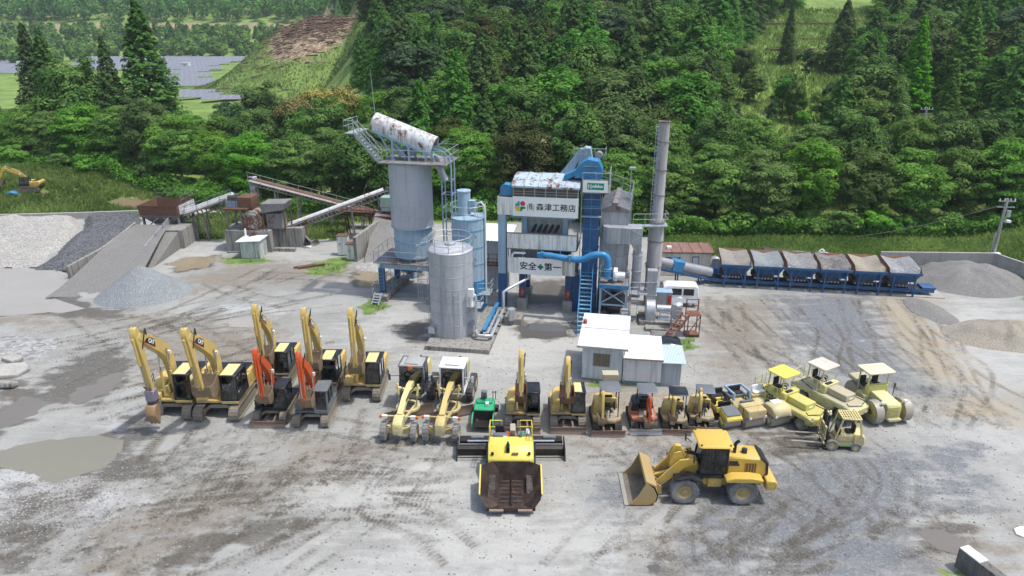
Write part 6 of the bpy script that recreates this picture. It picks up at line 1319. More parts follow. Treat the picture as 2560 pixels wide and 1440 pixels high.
w_ = bd().box(.72, 1.85, -.05, -.03, 1.05, 2.0).build('window', mat('frame_grey', (0, 0, 0)), t); bd().box(.78, 1.27, -.065, -.052, 1.12, 1.94).build('pane', WINDOWB, w_); bd().box(1.3, 1.79, -.065, -.052, 1.12, 1.94).build('pane', WINDOWB, w_)
bd().lathe([(0, 2.9), (.14, 2.9), (.14, 3.2), (.05, 3.28), (0, 3.28)], 12, (-.1, 2.6, 0)).build('alarm_lamp', REDP, t)
t = thing('storage_shed', 'low white ribbed shed attached to the site office', 'shed', (7.35, 40.95, 0), R(-8))
b = bd(); corrugated(b, 0, 2.4, 0, .015, .25, 2.0, .16, .03); b.build('front_wall', SIDING2, t); bd().box(.01, 2.39, .04, 2.6, .25, 1.98).build('wall', SIDING2, t); bd().box(-.02, 2.42, -.04, 2.62, -.05, .25).build('plinth', mat('green_plinth', (.13, .23, .21), .7, dirt=.4), t)
b = bd(); corrugated(b, -.12, 2.46, -.3, 2.75, 2.02, 2.35, .2, .035); b.build('roof', CORR, t); bd().box(-.14, 2.48, -.34, -.29, 1.94, 2.05).build('gutter', mat('gutter_brown', (.3, .26, .22), .6), t)
t = thing('annex_shed', 'narrow pale blue annex at the right end of the white shed', 'shed', (9.78, 40.8, 0), R(-6))
bd().box(0, 1.25, 0, 2.0, -.05, 1.72).build('wall', mat('blue_ply', (.43, .50, .54), .6, dirt=.3, streak=.4), t); b = bd(); corrugated(b, .0, 1.5, -.3, 2.1, 1.76, 1.95, .1, .02); b.build('roof', mat('pale_blue_roof', (.47, .57, .64), .5, 0, dirt=.2, rust=.12, dirtcol=(.45, .5, .52)), t)
# ------------------------------------------------------------------ utility poles
def pole(x, y, z, h, label, lamps=True, lean=0):
    t = thing('utility_pole', label, 'utility pole', (x, y, z)); t.rotation_euler = (0, R(lean), 0)
    bd().cyl((0, 0, -.5), (0, 0, h), .17, .12, 12).build('shaft', CONCP, t)
    for k, zz in enumerate((h - .25, h - .8)): bd().bar((-.8, 0, zz), (.8, -.1, zz), .08, .08).build('crossarm', GALV, t)
    b = bd()
    for xx in (-.7, -.25, .3, .7): b.cyl((xx, -.05, h - .2), (xx, -.05, h), .05, None, 6)
    b.build('insulator', WHITE, t)
    if lamps:
        bd().cyl((.3, -.2, h - 1.7), (.3, -.2, h - 1.1), .18, None, 10).build('transformer', GALV2, t); bd().box(.15, .55, -.5, -.1, h - 2.2, h - 2.0).build('lamp_head', WHITE, t)
    return t
t = pole(46.2, 63.9, .6, 6.3, 'concrete utility pole with a transformer at the right of the yard'); bd().box(-.35, .35, -.55, -.2, -.6, 1.1).build('meter_box', WHITE, t); bd().bar((-.5, -.2, -.5), (-.42, -.2, 3.0), .09).build('strut', GALV, t)
z_ = float(hz(44, 90)); pole(52.0, 90.0, z_, 12.2 - z_, 'distant utility pole standing out of the tree belt', False)
t = thing('power_line', 'thin wire from the utility pole down towards the cold feed bins', 'wire', (46.2, 63.9, 0)); bd().tube([(0, 0, 6.4), (-2.4, 1.0, 5.2), (-5.2, 2.2, 3.9), (-8.5, 3.6, 2.6), (-11, 4.7, 1.8)], .01, 4).build('wire', GALV, t)
# ------------------------------------------------------------------ odd things
t = thing('tarp_heap', 'blue and white tarpaulins over crates beside the beige hut', 'tarpaulin', (18.9, 61.6, 0)); 
TARPB = mat('tarp_blue', (.06, .22, .42), .5); 
for nm, x, y, sx, sy, h, m in (('blue_tarp', 0, .2, 1.2, .8, .9, TARPB), ('crate', 1.5, .5, 1.1, .8, 1.2, DARKST), ('white_tarp', .8, -.5, 1.7, .8, .45, WHITE), ('grey_sheet', .3, 1.2, 1.3, .7, 1.6, GALV2), ('white_box', 2.6, -.1, .8, .6, .7, WHITE), ('orange_box', 2.0, -.3, .5, .4, .6, RIM)):
    bd().prism([(x - sx / 2, 0), (x + sx / 2, 0), (x + sx * .42, h * .8), (x + sx * .1, h), (x - sx * .3, h * .9)], 'y', y - sy / 2, y + sy / 2).build(nm, m, t, bevel=.05)
t = thing('round_bin', 'white round tub behind the fifth feed bin', 'tub', (29.9, 63.4, .2), RZ); bd().lathe([(1.3, 0), (1.3, 1.1), (1.1, 1.3), (0, 1.38)], 20).build('tub', WHITE, t); bd().pipe([(-.6, 0, 1.2), (-.6, 0, 1.75), (-.4, 0, 1.9), (-.2, 0, 1.75), (-.2, 0, 1.3)], .07, 6).build('handle', WHITE, t)
t = thing('steel_box', 'black open steel box behind the fourth feed bin', 'box', (24.6, 64.3, .3), R(-8)); bd().prism([(0, 0), (2.0, 0), (2.1, 1.15), (-.2, 1.4)], 'y', 0, 1.2).build('box_body', DARKST, t); bd().box(2.5, 3.6, 0, .9, 0, 1.2).build('blue_crate', LBLUE, t)
for i, (px, py, sx, sy, rz, lb) in enumerate(((20, 935, 2.6, 1.5, 20, 'largest broken concrete slab at the left edge'), (36, 905, 1.2, .8, -15, 'small broken concrete slab above the largest one'), (-6, 895, 1.4, 1.1, 40, 'cut off concrete slab at the left picture edge'), (25, 968, 1.1, .6, 10, 'dark lump of concrete below the broken slab'))):
    g = G(px, py); t = thing('broken_slab', lb, 'slab', (g[0], g[1], .35), R(rz)); t.rotation_euler = (R(8 - 5 * i), R(6), R(rz)); bd().prism([(-sx / 2, -sy / 2), (sx * .3, -sy * .55), (sx / 2, 0), (sx * .35, sy / 2), (-sx * .4, sy * .45)], 'z', -.25, .05).build('slab', CONCP if i != 3 else CONC, t, bevel=.02)
t = thing('white_sack', 'white sheet lying at the right edge of the yard', 'sheet', (*G(2556, 1330), 0)); bd().prism([(-.45, -.2), (-.2, -.4), (.9, -.5), (1.2, .4), (.1, .35), (-.3, .2)], 'z', .0, .07).build('sheet', WHITE, t, bevel=.05)
# ------------------------------------------------------------------ solar field in the valley
PV = mat('sky_pale_solar_glass', (.20, .205, .225), .3, 0, dirt=.2, dirtcol=(.28, .285, .30), spec=.6)  # sky's reflection put into the pale grey base colour
me0 = None
def solar(x, y, L, z=0.0, rz=0.0, n_=0):
    t = thing('solar_array', '', 'solar panel', (x, y, float(hz(x, y)) + z), rz, 'solar arrays in the valley')
    b = bd(); b.add([(-L / 2, -1.9, .6), (L / 2, -1.9, .6), (L / 2, 1.9, 1.5), (-L / 2, 1.9, 1.5), (-L / 2, -1.9, .54), (L / 2, -1.9, .54), (L / 2, 1.9, 1.44), (-L / 2, 1.9, 1.44)], [(0, 1, 2, 3), (7, 6, 5, 4), (0, 4, 5, 1), (1, 5, 6, 2), (2, 6, 7, 3), (3, 7, 4, 0)]); b.build('panel_bed', PV, t)
    b = bd()
    for k in range(int(L / 2) + 1): xx = -L / 2 + k * 2; b.add([(xx - .05, -1.92, .61), (xx + .05, -1.92, .61), (xx + .05, 1.92, 1.52), (xx - .05, 1.92, 1.52)], [(0, 1, 2, 3)])
    for f in (0, .5, 1): yy_ = -1.9 + 3.8 * f; b.add([(-L / 2, yy_ - .05, .615 + .9 * f), (L / 2, yy_ - .05, .615 + .9 * f), (L / 2, yy_ + .05, .63 + .9 * f), (-L / 2, yy_ + .05, .63 + .9 * f)], [(0, 1, 2, 3)])
    b.build('panel_frame', GALV2, t); b = bd()
    for xx in (-L / 2 + .5, L / 2 - .5): b.bar((xx, -1.5, 0), (xx, -1.5, .65), .1); b.bar((xx, 1.5, 0), (xx, 1.5, 1.35), .1)
    b.build('stand', GALV, t); return t
SOL = []
for j, Y in enumerate(np.arange(208, 450, 7.2)):
    for i in range(-28, 6):
        x = i * 12.6 + (j % 2) * 3 - 20; z = float(hz(x, Y)); px, py = pixel(x, Y, z + 1)
        if z > .8: continue
        ok = (py > 150 and in_poly([(420, 150), (590, 120), (610, 130), (500, 185), (590, 235), (560, 262), (480, 262), (440, 200)], np.array(px), np.array(py))) or (py < 152 and 400 < px < 600 and py > 118) or (208 < px < 440 and 138 < py < 172) or (-60 < px < 40 and 150 < py < 180)
        if ok: SOL.append((px, py, solar(x, Y, 12.0, rz=R(8))))
SOL.sort(key=lambda q: (round(q[1] / 8), q[0]))
rows = {}; ROWW = ['frontmost'] + [o.split(' from')[0] for o in ORD[1:]]; ROWW += ['thirty ' + o for o in ['first', 'second', 'third', 'fourth', 'fifth', 'sixth', 'seventh', 'eighth', 'ninth']] + ['fortieth', 'forty first', 'forty second']
for px, py, o in SOL: rows.setdefault(round(o.location.y / 7.2), []).append((px, o))
for ri, (k, l) in enumerate(sorted(rows.items())):
    l.sort(key=lambda q: q[0])
    for i, (px, o) in enumerate(l): o['label'] = f'solar array, {ORD[min(i, len(ORD) - 1)]} in the {ROWW[ri]} valley row'
for px, py, lb in ((463, 172, 'small white cabin among the solar panels'), (52, 168, 'small white cabin by the solar panels at the far left')):
    g = G(px, py); t = thing('substation_cabin', lb, 'cabin', (g[0], g[1], 0)); bd().box(-1.8, 1.8, 0, 2.5, 0, 2.7).build('body', WHITE, t); bd().box(-1.9, 1.9, -.1, 2.6, 2.7, 2.85).build('roof', CORR, t); bd().box(-.5, .5, -.04, -.002, .2, 2.2).build('door', GALV, t)
# logs and brush on the debris knoll
b = bd(); LOGM = mat('dead_wood', (.17, .115, .085), .9, var=.7)
for i in range(520):
    x, y = -64 + rng.normal() * 9, 238 + rng.normal() * 9; z = float(hz(x, y)); a_ = rng.normal() * .5; L = rng.uniform(1.0, 4.0)
    if rng.random() < .5: x, y = -62 + rng.normal() * 7, 240 + rng.normal() * 5; z = float(hz(x, y)) + abs(rng.normal()) * .7
    b.cyl((x - L / 2 * math.cos(a_), y - L / 2 * math.sin(a_), z + rng.random() * .5), (x + L / 2 * math.cos(a_), y + L / 2 * math.sin(a_), z + .2 + rng.random() * .8), rng.uniform(.08, .22), None, 5)
tag(b.build('brushwood', LOGM), 'brown tangle of felled branches on the debris knoll', 'brushwood', kind='stuff')
for px, py, L, lb in ((1990, 62, 22, 'upper log terrace on the clearing'), (2170, 55, 16, 'right log terrace on the clearing'), (2020, 100, 14, 'middle log terrace with pale logs on the clearing'), (1985, 128, 12, 'lower log terrace on the clearing')):
    Y = next(Y for Y in np.arange(110, 260, .5) if pixel(0, Y, .2 * (Y - 75))[1] < py); x = (px - 1280) / CAM_F * (Y * math.cos(CAM_P) + (CAM_H - .2 * (Y - 75)) * math.sin(CAM_P))
    t = thing('log_terrace', lb, 'logs', (x, Y, float(hz(x, Y))), R(4))
    for k in range(9): xx = -L / 2 + k * L / 9; bd().cyl((xx, rng.normal() * .2, .25 + .1 * rng.random()), (xx + L / 8, rng.normal() * .2, .25 + .15 * rng.random()), .22, .16, 6).build('log', LOGM, t)
    bd().bar((-L / 2, .2, .25), (L / 2, .2, .25), .3, .5).build('log_bundle', LOGM, t)
# grass tufts and weeds
GRASSL = leaf_material('grass_blade', (.09, .16, .038), (.29, .38, .115), .45)
def tufts(name, label, P2, hmin, hmax, bl=5, zf=None):
    k = len(P2); P2 = np.repeat(P2, bl, 0) + rng.normal(size=(k * bl, 2)) * .12; h = rng.uniform(hmin, hmax, len(P2)); az = rng.uniform(0, 6.28, len(P2)); d = np.stack([np.cos(az), np.sin(az)], 1)
    z = (hz(P2[:, 0], P2[:, 1]) if zf is None else zf(P2[:, 0], P2[:, 1])) - .03; wv = np.stack([-d[:, 1], d[:, 0]], 1) * (h * .11)[:, None]
    def P3(xy, zz): return np.concatenate([xy, zz[:, None]], 1)
    V = np.stack([P3(P2 - wv, z), P3(P2 + wv, z), P3(P2 + d * (h * .25)[:, None] + wv * .8, z + h * .65), P3(P2 + d * (h * .6)[:, None], z + h)], 1).reshape(-1, 3)
    F = np.arange(4 * len(P2)).reshape(-1, 4); lv = np.clip(fbm(P2[:, 0] * .25, P2[:, 1] * .25, 3) * 1.5 - .3 + rng.normal(size=len(P2)) * .2, 0, 1)
    tag(link(name, np_mesh(name, V, F, GRASSL, {'lv': np.repeat(lv, 4)})), label, 'grass', kind='stuff')
def scatter(n_, fx, ok):
    p = fx(n_); return p[ok(p[:, 0], p[:, 1])]
yz = lambda x, y: yard_z(x, y)
gmask = attrs['g_grass']
def gok(x, y):
    i = np.clip(((y - 16) / .24).astype(int), 0, len(yy) - 1); j = np.clip(((x + 76) / .24).astype(int), 0, len(yx) - 1); return gmask[i, j] > .62
pr = scatter(26000, lambda n_: np.stack([rng.uniform(8, 72, n_), rng.uniform(60, 78, n_)], 1), gok); tufts('grass', 'green grass verge behind the cold feed bins', pr, .18, .6, 4, yz)
pl_ = scatter(42000, lambda n_: np.stack([rng.uniform(-76, 8, n_), rng.uniform(72, 96, n_)], 1), lambda x, y: gok(x, y) & (soil_mask(x, y) + .5 * fbm(x, y) < .75) & (road_mask(x, y) < .3)); tufts('grass', 'rough grass on the left mound and behind the crusher', pl_, .2, .7, 4, lambda x, y: np.where(y < 90, yard_z(x, np.minimum(y, 90.5)), hz(x, y)))
pw_ = scatter(9000, lambda n_: np.stack([rng.uniform(-40, 40, n_), rng.uniform(22, 66, n_)], 1), gok); tufts('weeds', 'small weed patches dotted over the yard', pw_, .1, .35, 4, yz)
pc = scatter(30000, lambda n_: np.stack([rng.uniform(20, 110, n_), rng.uniform(96, 200, n_)], 1), lambda x, y: (x > .28 * y) & (x < .66 * y)); tufts('grass', 'meadow grass on the hillside clearing', pc, .3, .9, 3)
pk = scatter(26000, lambda n_: np.stack([rng.uniform(-115, -25, n_), rng.uniform(195, 260, n_)], 1), lambda x, y: (hz(x, y) > .6) & (soil_mask(x, y) < .5) & (rng.random(len(x)) < .45)); tufts('grass', 'grass slope of the debris knoll', pk, .3, .8, 3)
# ------------------------------------------------------------------ machines: materials
YEL = mat('machine_yellow', (.60, .43, .12), .45, 0, dirt=.4, dirtcol=(.46, .38, .24), rust=.05, mud=.75)
YELL = mat('pale_yellow', (.70, .60, .27), .5, 0, dirt=.3, dirtcol=(.52, .44, .27), mud=.6)
YELN = mat('loader_yellow', (.60, .40, .075), .4, 0, dirt=.3, dirtcol=(.46, .36, .19), mud=.6)
LEMON = mat('lemon_paint', (.56, .52, .14), .5, 0, dirt=.3, dirtcol=(.42, .39, .22), rust=.06, mud=.55)
LEMONP = mat('pale_lemon', (.60, .58, .28), .55, 0, dirt=.35, dirtcol=(.48, .44, .33), rust=.08, mud=.5)
SANDY = mat('sandy_paint', (.44, .40, .27), .6, 0, dirt=.4, dirtcol=(.40, .36, .29), rust=.08)
ORANGE = mat('orange_paint', (.58, .085, .018), .42, 0, dirt=.25, dirtcol=(.40, .16, .09), mud=.6)
PAVY = mat('paver_yellow', (.70, .575, .10), .4, 0, dirt=.2, dirtcol=(.5, .42, .2))
BUFF = mat('buff_yellow', (.56, .44, .17), .5, 0, dirt=.35, dirtcol=(.42, .35, .22), rust=.08, mud=.6)
CREAM = mat('cream_paint', (.58, .50, .27), .5, 0, dirt=.4, dirtcol=(.36, .32, .22), rust=.05)
GREENM = mat('machine_green', (.03, .36, .17), .45, 0, dirt=.25, dirtcol=(.16, .30, .20))
NAVY = mat('black_trim', (.012, .014, .019), .35, 0, dirt=.2, dirtcol=(.08, .08, .08))
GREYP = mat('grey_trim', (.13, .145, .16), .45, 0, dirt=.2, dirtcol=(.2, .2, .19))
WHITEC = mat('white_cab', (.70, .71, .70), .45, 0, dirt=.25, dirtcol=(.5, .48, .43))
GREYR = mat('grey_roof', (.34, .34, .33), .6, 0, dirt=.3, dirtcol=(.40, .38, .34))
TRK = mat('track_steel', (.22, .195, .155), .75, .15, dirt=.6, dirtcol=(.34, .30, .235), rust=.1)
TRKR = mat('track_rubber', (.055, .05, .045), .85, 0, dirt=.6, dirtcol=(.20, .18, .145))
TYRE = mat('tyre_rubber', (.04, .04, .041), .85, 0, dirt=.55, dirtcol=(.19, .185, .175))
TYRED = mat('dusty_tyre', (.12, .12, .118), .9, 0, dirt=.7, dirtcol=(.30, .29, .275))
BUCK = mat('bucket_steel', (.20, .145, .095), .65, .2, dirt=.5, dirtcol=(.36, .27, .17), rust=.2)
BUCKR = mat('worn_brown_steel', (.14, .075, .05), .6, .2, dirt=.35, dirtcol=(.25, .16, .11), rust=.3)
BLADE = mat('worn_blade', (.24, .17, .13), .5, .4, dirt=.4, dirtcol=(.33, .26, .2), rust=.25)
CHROME = mat('chrome_rod', (.6, .6, .6), .2, .9)
GLS = glass('tinted_glass', (.16, .21, .205)); GLSD = glass('dark_glass', (.14, .17, .17))
SEATM = mat('seat_black', (.02, .02, .022), .7)
STEELD = mat('drum_steel', (.33, .30, .26), .5, .3, dirt=.45, dirtcol=(.42, .37, .29), rust=.08)
ASPH = mat('asphalt_black', (.018, .016, .015), .45, .1, dirt=.35, dirtcol=(.10, .065, .045), rust=.12)
LAMP = mat('lamp_glass', (.75, .75, .72), .2); AMBER = mat('amber_lens', (.75, .16, .01), .3)
DUSTW = mat('dusty_floor_panel', (.36, .33, .27), .8, 0, dirt=.5)
# ------------------------------------------------------------------ machine pieces
def crawler(t, x, L, w_, h, m=TRK, y0=0.0, pitch=.19, frame_m=None):
    r = h / 2; st = L - h; per = 2 * st + 2 * math.pi * r; n_ = int(per / pitch); b = bd()
    for i in range(n_):
        s = per * i / n_
        if s < st: p, a = (-st / 2 + s, 0), 0
        elif s < st + math.pi * r: q = (s - st) / r; p, a = (st / 2 + r * math.sin(q), r - r * math.cos(q)), q
        elif s < 2 * st + math.pi * r: p, a = (st / 2 - (s - st - math.pi * r), h), math.pi
        else: q = (s - 2 * st - math.pi * r) / r; p, a = (-st / 2 - r * math.sin(q), h - r + r * math.cos(q)), math.pi + q
        M = Matrix.Translation((x, y0 + p[0], p[1])) @ Matrix.Rotation(a, 4, 'X'); b.M = M
        b.box(-w_ / 2, w_ / 2, -pitch * .46, pitch * .46, 0, .05); b.box(-w_ / 2, w_ / 2, -pitch * .1, pitch * .1, -.035, 0)
    b.build('crawler_track', m, t, smooth=False)
    b = bd(); b.box(x - w_ * .32, x + w_ * .32, y0 - st / 2, y0 + st / 2, h * .22, h * .72)
    for e in (-1, 1): b.wheel((x, y0 + e * st / 2, r), r * .84, w_ * .5, None, 16)
    b.build('track_frame', frame_m or m, t)
def tyre(t, c, r, w_, m=TYRE, rim_m=YEL, lugs=18, rimr=.56, name='wheel'):
    b = bd(); ri = r * rimr; p = [(-w_ * .42, ri), (-w_ * .5, ri * 1.2), (-w_ * .48, r * .88), (-w_ * .36, r * .965), (w_ * .36, r * .965), (w_ * .48, r * .88), (w_ * .5, ri * 1.2), (w_ * .42, ri)]
    b.wheel((0, 0, 0), r, w_, p, 28)
    for i in range(lugs):
        a = 2 * math.pi * i / lugs; b.M = Matrix.Rotation(a, 4, 'X')
        for s in (-1, 1): b.add([(s * .02 * w_, -.05 * r, r * .95), (s * .5 * w_, .03 * r, r * .93), (s * .5 * w_, .14 * r, r * .93), (s * .02 * w_, .05 * r, r * .95), (s * .02 * w_, -.045 * r, r * 1.01), (s * .46 * w_, .035 * r, r * 1.0), (s * .46 * w_, .13 * r, r * 1.0), (s * .02 * w_, .045 * r, r * 1.01)], [(0, 1, 2, 3), (4, 5, 6, 7), (0, 1, 5, 4), (1, 2, 6, 5), (2, 3, 7, 6), (3, 0, 4, 7)])
        if s: b.M = Matrix()
    o = b.build(name, m, t, loc=c)
    b = bd(); b.wheel((0, 0, 0), ri, w_, [(-w_ * .43, ri), (-w_ * .40, ri * .9), (-w_ * .25, ri * .75), (-w_ * .25, ri * .4), (-w_ * .36, ri * .35), (-w_ * .36, 0), (w_ * .36, 0), (w_ * .36, ri * .35), (w_ * .25, ri * .4), (w_ * .25, ri * .75), (w_ * .40, ri * .9), (w_ * .43, ri)], 22)
    b.build('rim', rim_m, o); return o
def cab(t, x0, x1, y0, y1, z0, z1, fm, rm, gm=GLS, low=.45, slant=.12, rt=.07, over=.05, pane_low=True, seat=True):
    """operator's cab with pillars, panes, roof and seat; front is -y"""
    c = link('cab', None, t); c.empty_display_size = .2
    yf = y0 + slant * .5; P = {'fl': ((x0, y0, z0), (x0 + .03, yf + .1, z1)), 'fr': ((x1, y0, z0), (x1 - .03, yf + .1, z1)), 'bl': ((x0, y1, z0), (x0 + .03, y1, z1)), 'br': ((x1, y1, z0), (x1 - .03, y1, z1))}
    b = bd()
    for p, q in P.values(): b.bar(p, q, .09)
    ym = y0 + (y1 - y0) * .55
    for x in (x0, x1): b.bar((x, ym, z0), (x * 1.0, ym, z1), .07); b.bar((x, y0, z0 + .03), (x, y1, z0 + .03), .09)
    b.bar((x0, y0, z0 + .03), (x1, y0, z0 + .03), .09); b.bar((x0, y1, z0 + .03), (x1, y1, z0 + .03), .09)
    b.bar((x0, yf + .08, z1 - .04), (x1, yf + .08, z1 - .04), .1); b.bar((x0, y1, z1 - .04), (x1, y1, z1 - .04), .1)
    for x in (x0, x1): b.bar((x, yf + .08, z1 - .04), (x, y1, z1 - .04), .1)
    b.build('cab_frame', fm, c)
    bd().add([(x0, y0, z0), (x1, y0, z0), (x1, yf + .08, z1 - .05), (x0, yf + .08, z1 - .05)], [(0, 1, 2, 3)]).build('windscreen', gm, c)
    for x in (x0, x1): bd().add([(x, y0 + .02, z0 + low), (x, y1, z0 + low), (x, y1, z1 - .06), (x, yf + .1, z1 - .06)], [(0, 1, 2, 3)]).build('side_window', gm, c); bd().box(x - .02, x + .02, y0 + .03, y1, z0, z0 + low - .003).build('door_panel', fm, c)
    bd().box(x0, x1, y1 - .04, y1, z0, z0 + (z1 - z0) * .45).build('rear_panel', fm, c); bd().add([(x0, y1, z0 + (z1 - z0) * .45), (x1, y1, z0 + (z1 - z0) * .45), (x1, y1, z1 - .06), (x0, y1, z1 - .06)], [(0, 1, 2, 3)]).build('rear_window', gm, c)
    r_ = bd().box(x0 - over, x1 + over, yf - over, y1 + over, z1 - .02, z1 + rt * .6).build('roof', fm, c, bevel=.03)
    if rm is not fm: bd().box(x0 + .02, x1 - .18 if rm is YELL else x1 - .02, yf + .02, y1 - .1, z1 + rt * .6 + .003, z1 + rt * .6 + .03).build('roof_panel', rm, r_, bevel=.02)
    if seat:
        b = bd(); xm = (x0 + x1) / 2; b.box(xm - .22, xm + .22, ym - .15, ym + .3, z0 + .35, z0 + .5); b.box(xm - .22, xm + .22, ym + .25, ym + .38, z0 + .45, z0 + 1.05); b.build('seat', SEATM, c, bevel=.03)
        b = bd(); b.box(x0 + .06, x0 + .22, ym - .3, ym + .2, z0 + .3, z0 + .55); b.box(x1 - .22, x1 - .06, ym - .3, ym + .2, z0 + .3, z0 + .55); b.bar((xm, y0 + .15, z0), (xm, y0 + .25, z0 + .6), .06); b.build('console', GREYP, c)
    return c
def strip(pts, th):
    """closed outline of a bent beam: centre points (y, z) and half thicknesses"""
    up = []; dn = []
    for i, p in enumerate(pts):
        a, c_ = Vector(pts[max(i - 1, 0)]), Vector(pts[min(i + 1, len(pts) - 1)]); d = (c_ - a).normalized(); n_ = Vector((-d.y, d.x)); p = Vector(p)
        up.append(tuple(p + n_ * th[i])); dn.append(tuple(p - n_ * th[i]))
    return up + dn[::-1]
def bez(p0, p1, p2, n_=8): return [tuple((1 - t) ** 2 * Vector(p0) + 2 * t * (1 - t) * Vector(p1) + t * t * Vector(p2)) for t in [i / n_ for i in range(n_ + 1)]]
def ram(t, p, q, r, m=None, f=.55, name='cylinder'):
    p, q = Vector(p), Vector(q); o = bd().cyl(p, p.lerp(q, f), r, None, 8).build(name, m or YEL, t); bd().cyl(p.lerp(q, f), q, r * .5, None, 8).build('rod', CHROME, o); return o
def bucket(t, piv, ang, s, w_, x=0.0, m=BUCK, teeth=4):
    """digging bucket hanging from piv = (y, z); ang turns it about the pin"""
    M = Matrix.Translation((x, piv[0], piv[1])) @ Matrix.Rotation(ang, 4, 'X') @ Matrix.Scale(s, 4)
    prof = [(.15, .05), (-.22, .03), (-.55, -.12), (-.74, -.42), (-.72, -.75), (-.5, -.98), (0, -1.1), (.45, -1.18)]
    b = bd(); b.M = M; k = len(prof); h = w_ / 2 / s
    inn = [(y * .93 - .0, z * .94 - .02) for y, z in prof]
    vs = [(-h, *p) for p in prof] + [(h, *p) for p in prof] + [(-h, *p) for p in inn] + [(h, *p) for p in inn]
    fs = [(i, i + 1, k + i + 1, k + i) for i in range(k - 1)] + [(2 * k + i, 3 * k + i, 3 * k + i + 1, 2 * k + i + 1) for i in range(k - 1)] + [(0, k, 3 * k, 2 * k), (k - 1, 3 * k - 1, 4 * k - 1, 2 * k - 1)]
    b.add(vs, fs)
    for e in (-1, 1): b.prism(prof + [(.12, -.5)], 'x', e * h - .02, e * h + .02)
    o = b.build('bucket', m, t)
    for i in range(teeth):
        xx = -h + .08 + (2 * h - .16) * i / (teeth - 1); q = bd(); q.M = M; q.prism([(.42, -1.1), (.42, -1.24), (.72, -1.22)], 'x', xx - .05, xx + .05); q.build('tooth', m, o)
    return o
def logo(t, p, ang, s, x):
    """black wedge with white maker's letters on the +x face of a boom"""
    M = Matrix.Translation((x, p[0], p[1])) @ Matrix.Rotation(-ang, 4, 'X')
    b = bd(); b.M = M; b.prism([(-.62 * s, -.18 * s), (.66 * s, -.18 * s), (.45 * s, .2 * s), (-.1 * s, .2 * s), (-.45 * s, .05 * s)], 'x', 0, .008); o = b.build('maker_panel', NAVY, t)
    b = bd(); b.M = M; b.prism([(-.62 * s, -.185 * s), (.66 * s, -.185 * s), (.66 * s, -.215 * s), (-.66 * s, -.215 * s)], 'x', 0, .008); b.build('red_stripe', REDP, o)
    lettering('CAT', .34 * s, WINK, o, M @ Vector((.014, .12 * s, .0)), .01, (0, ang, R(90)), 1.0)
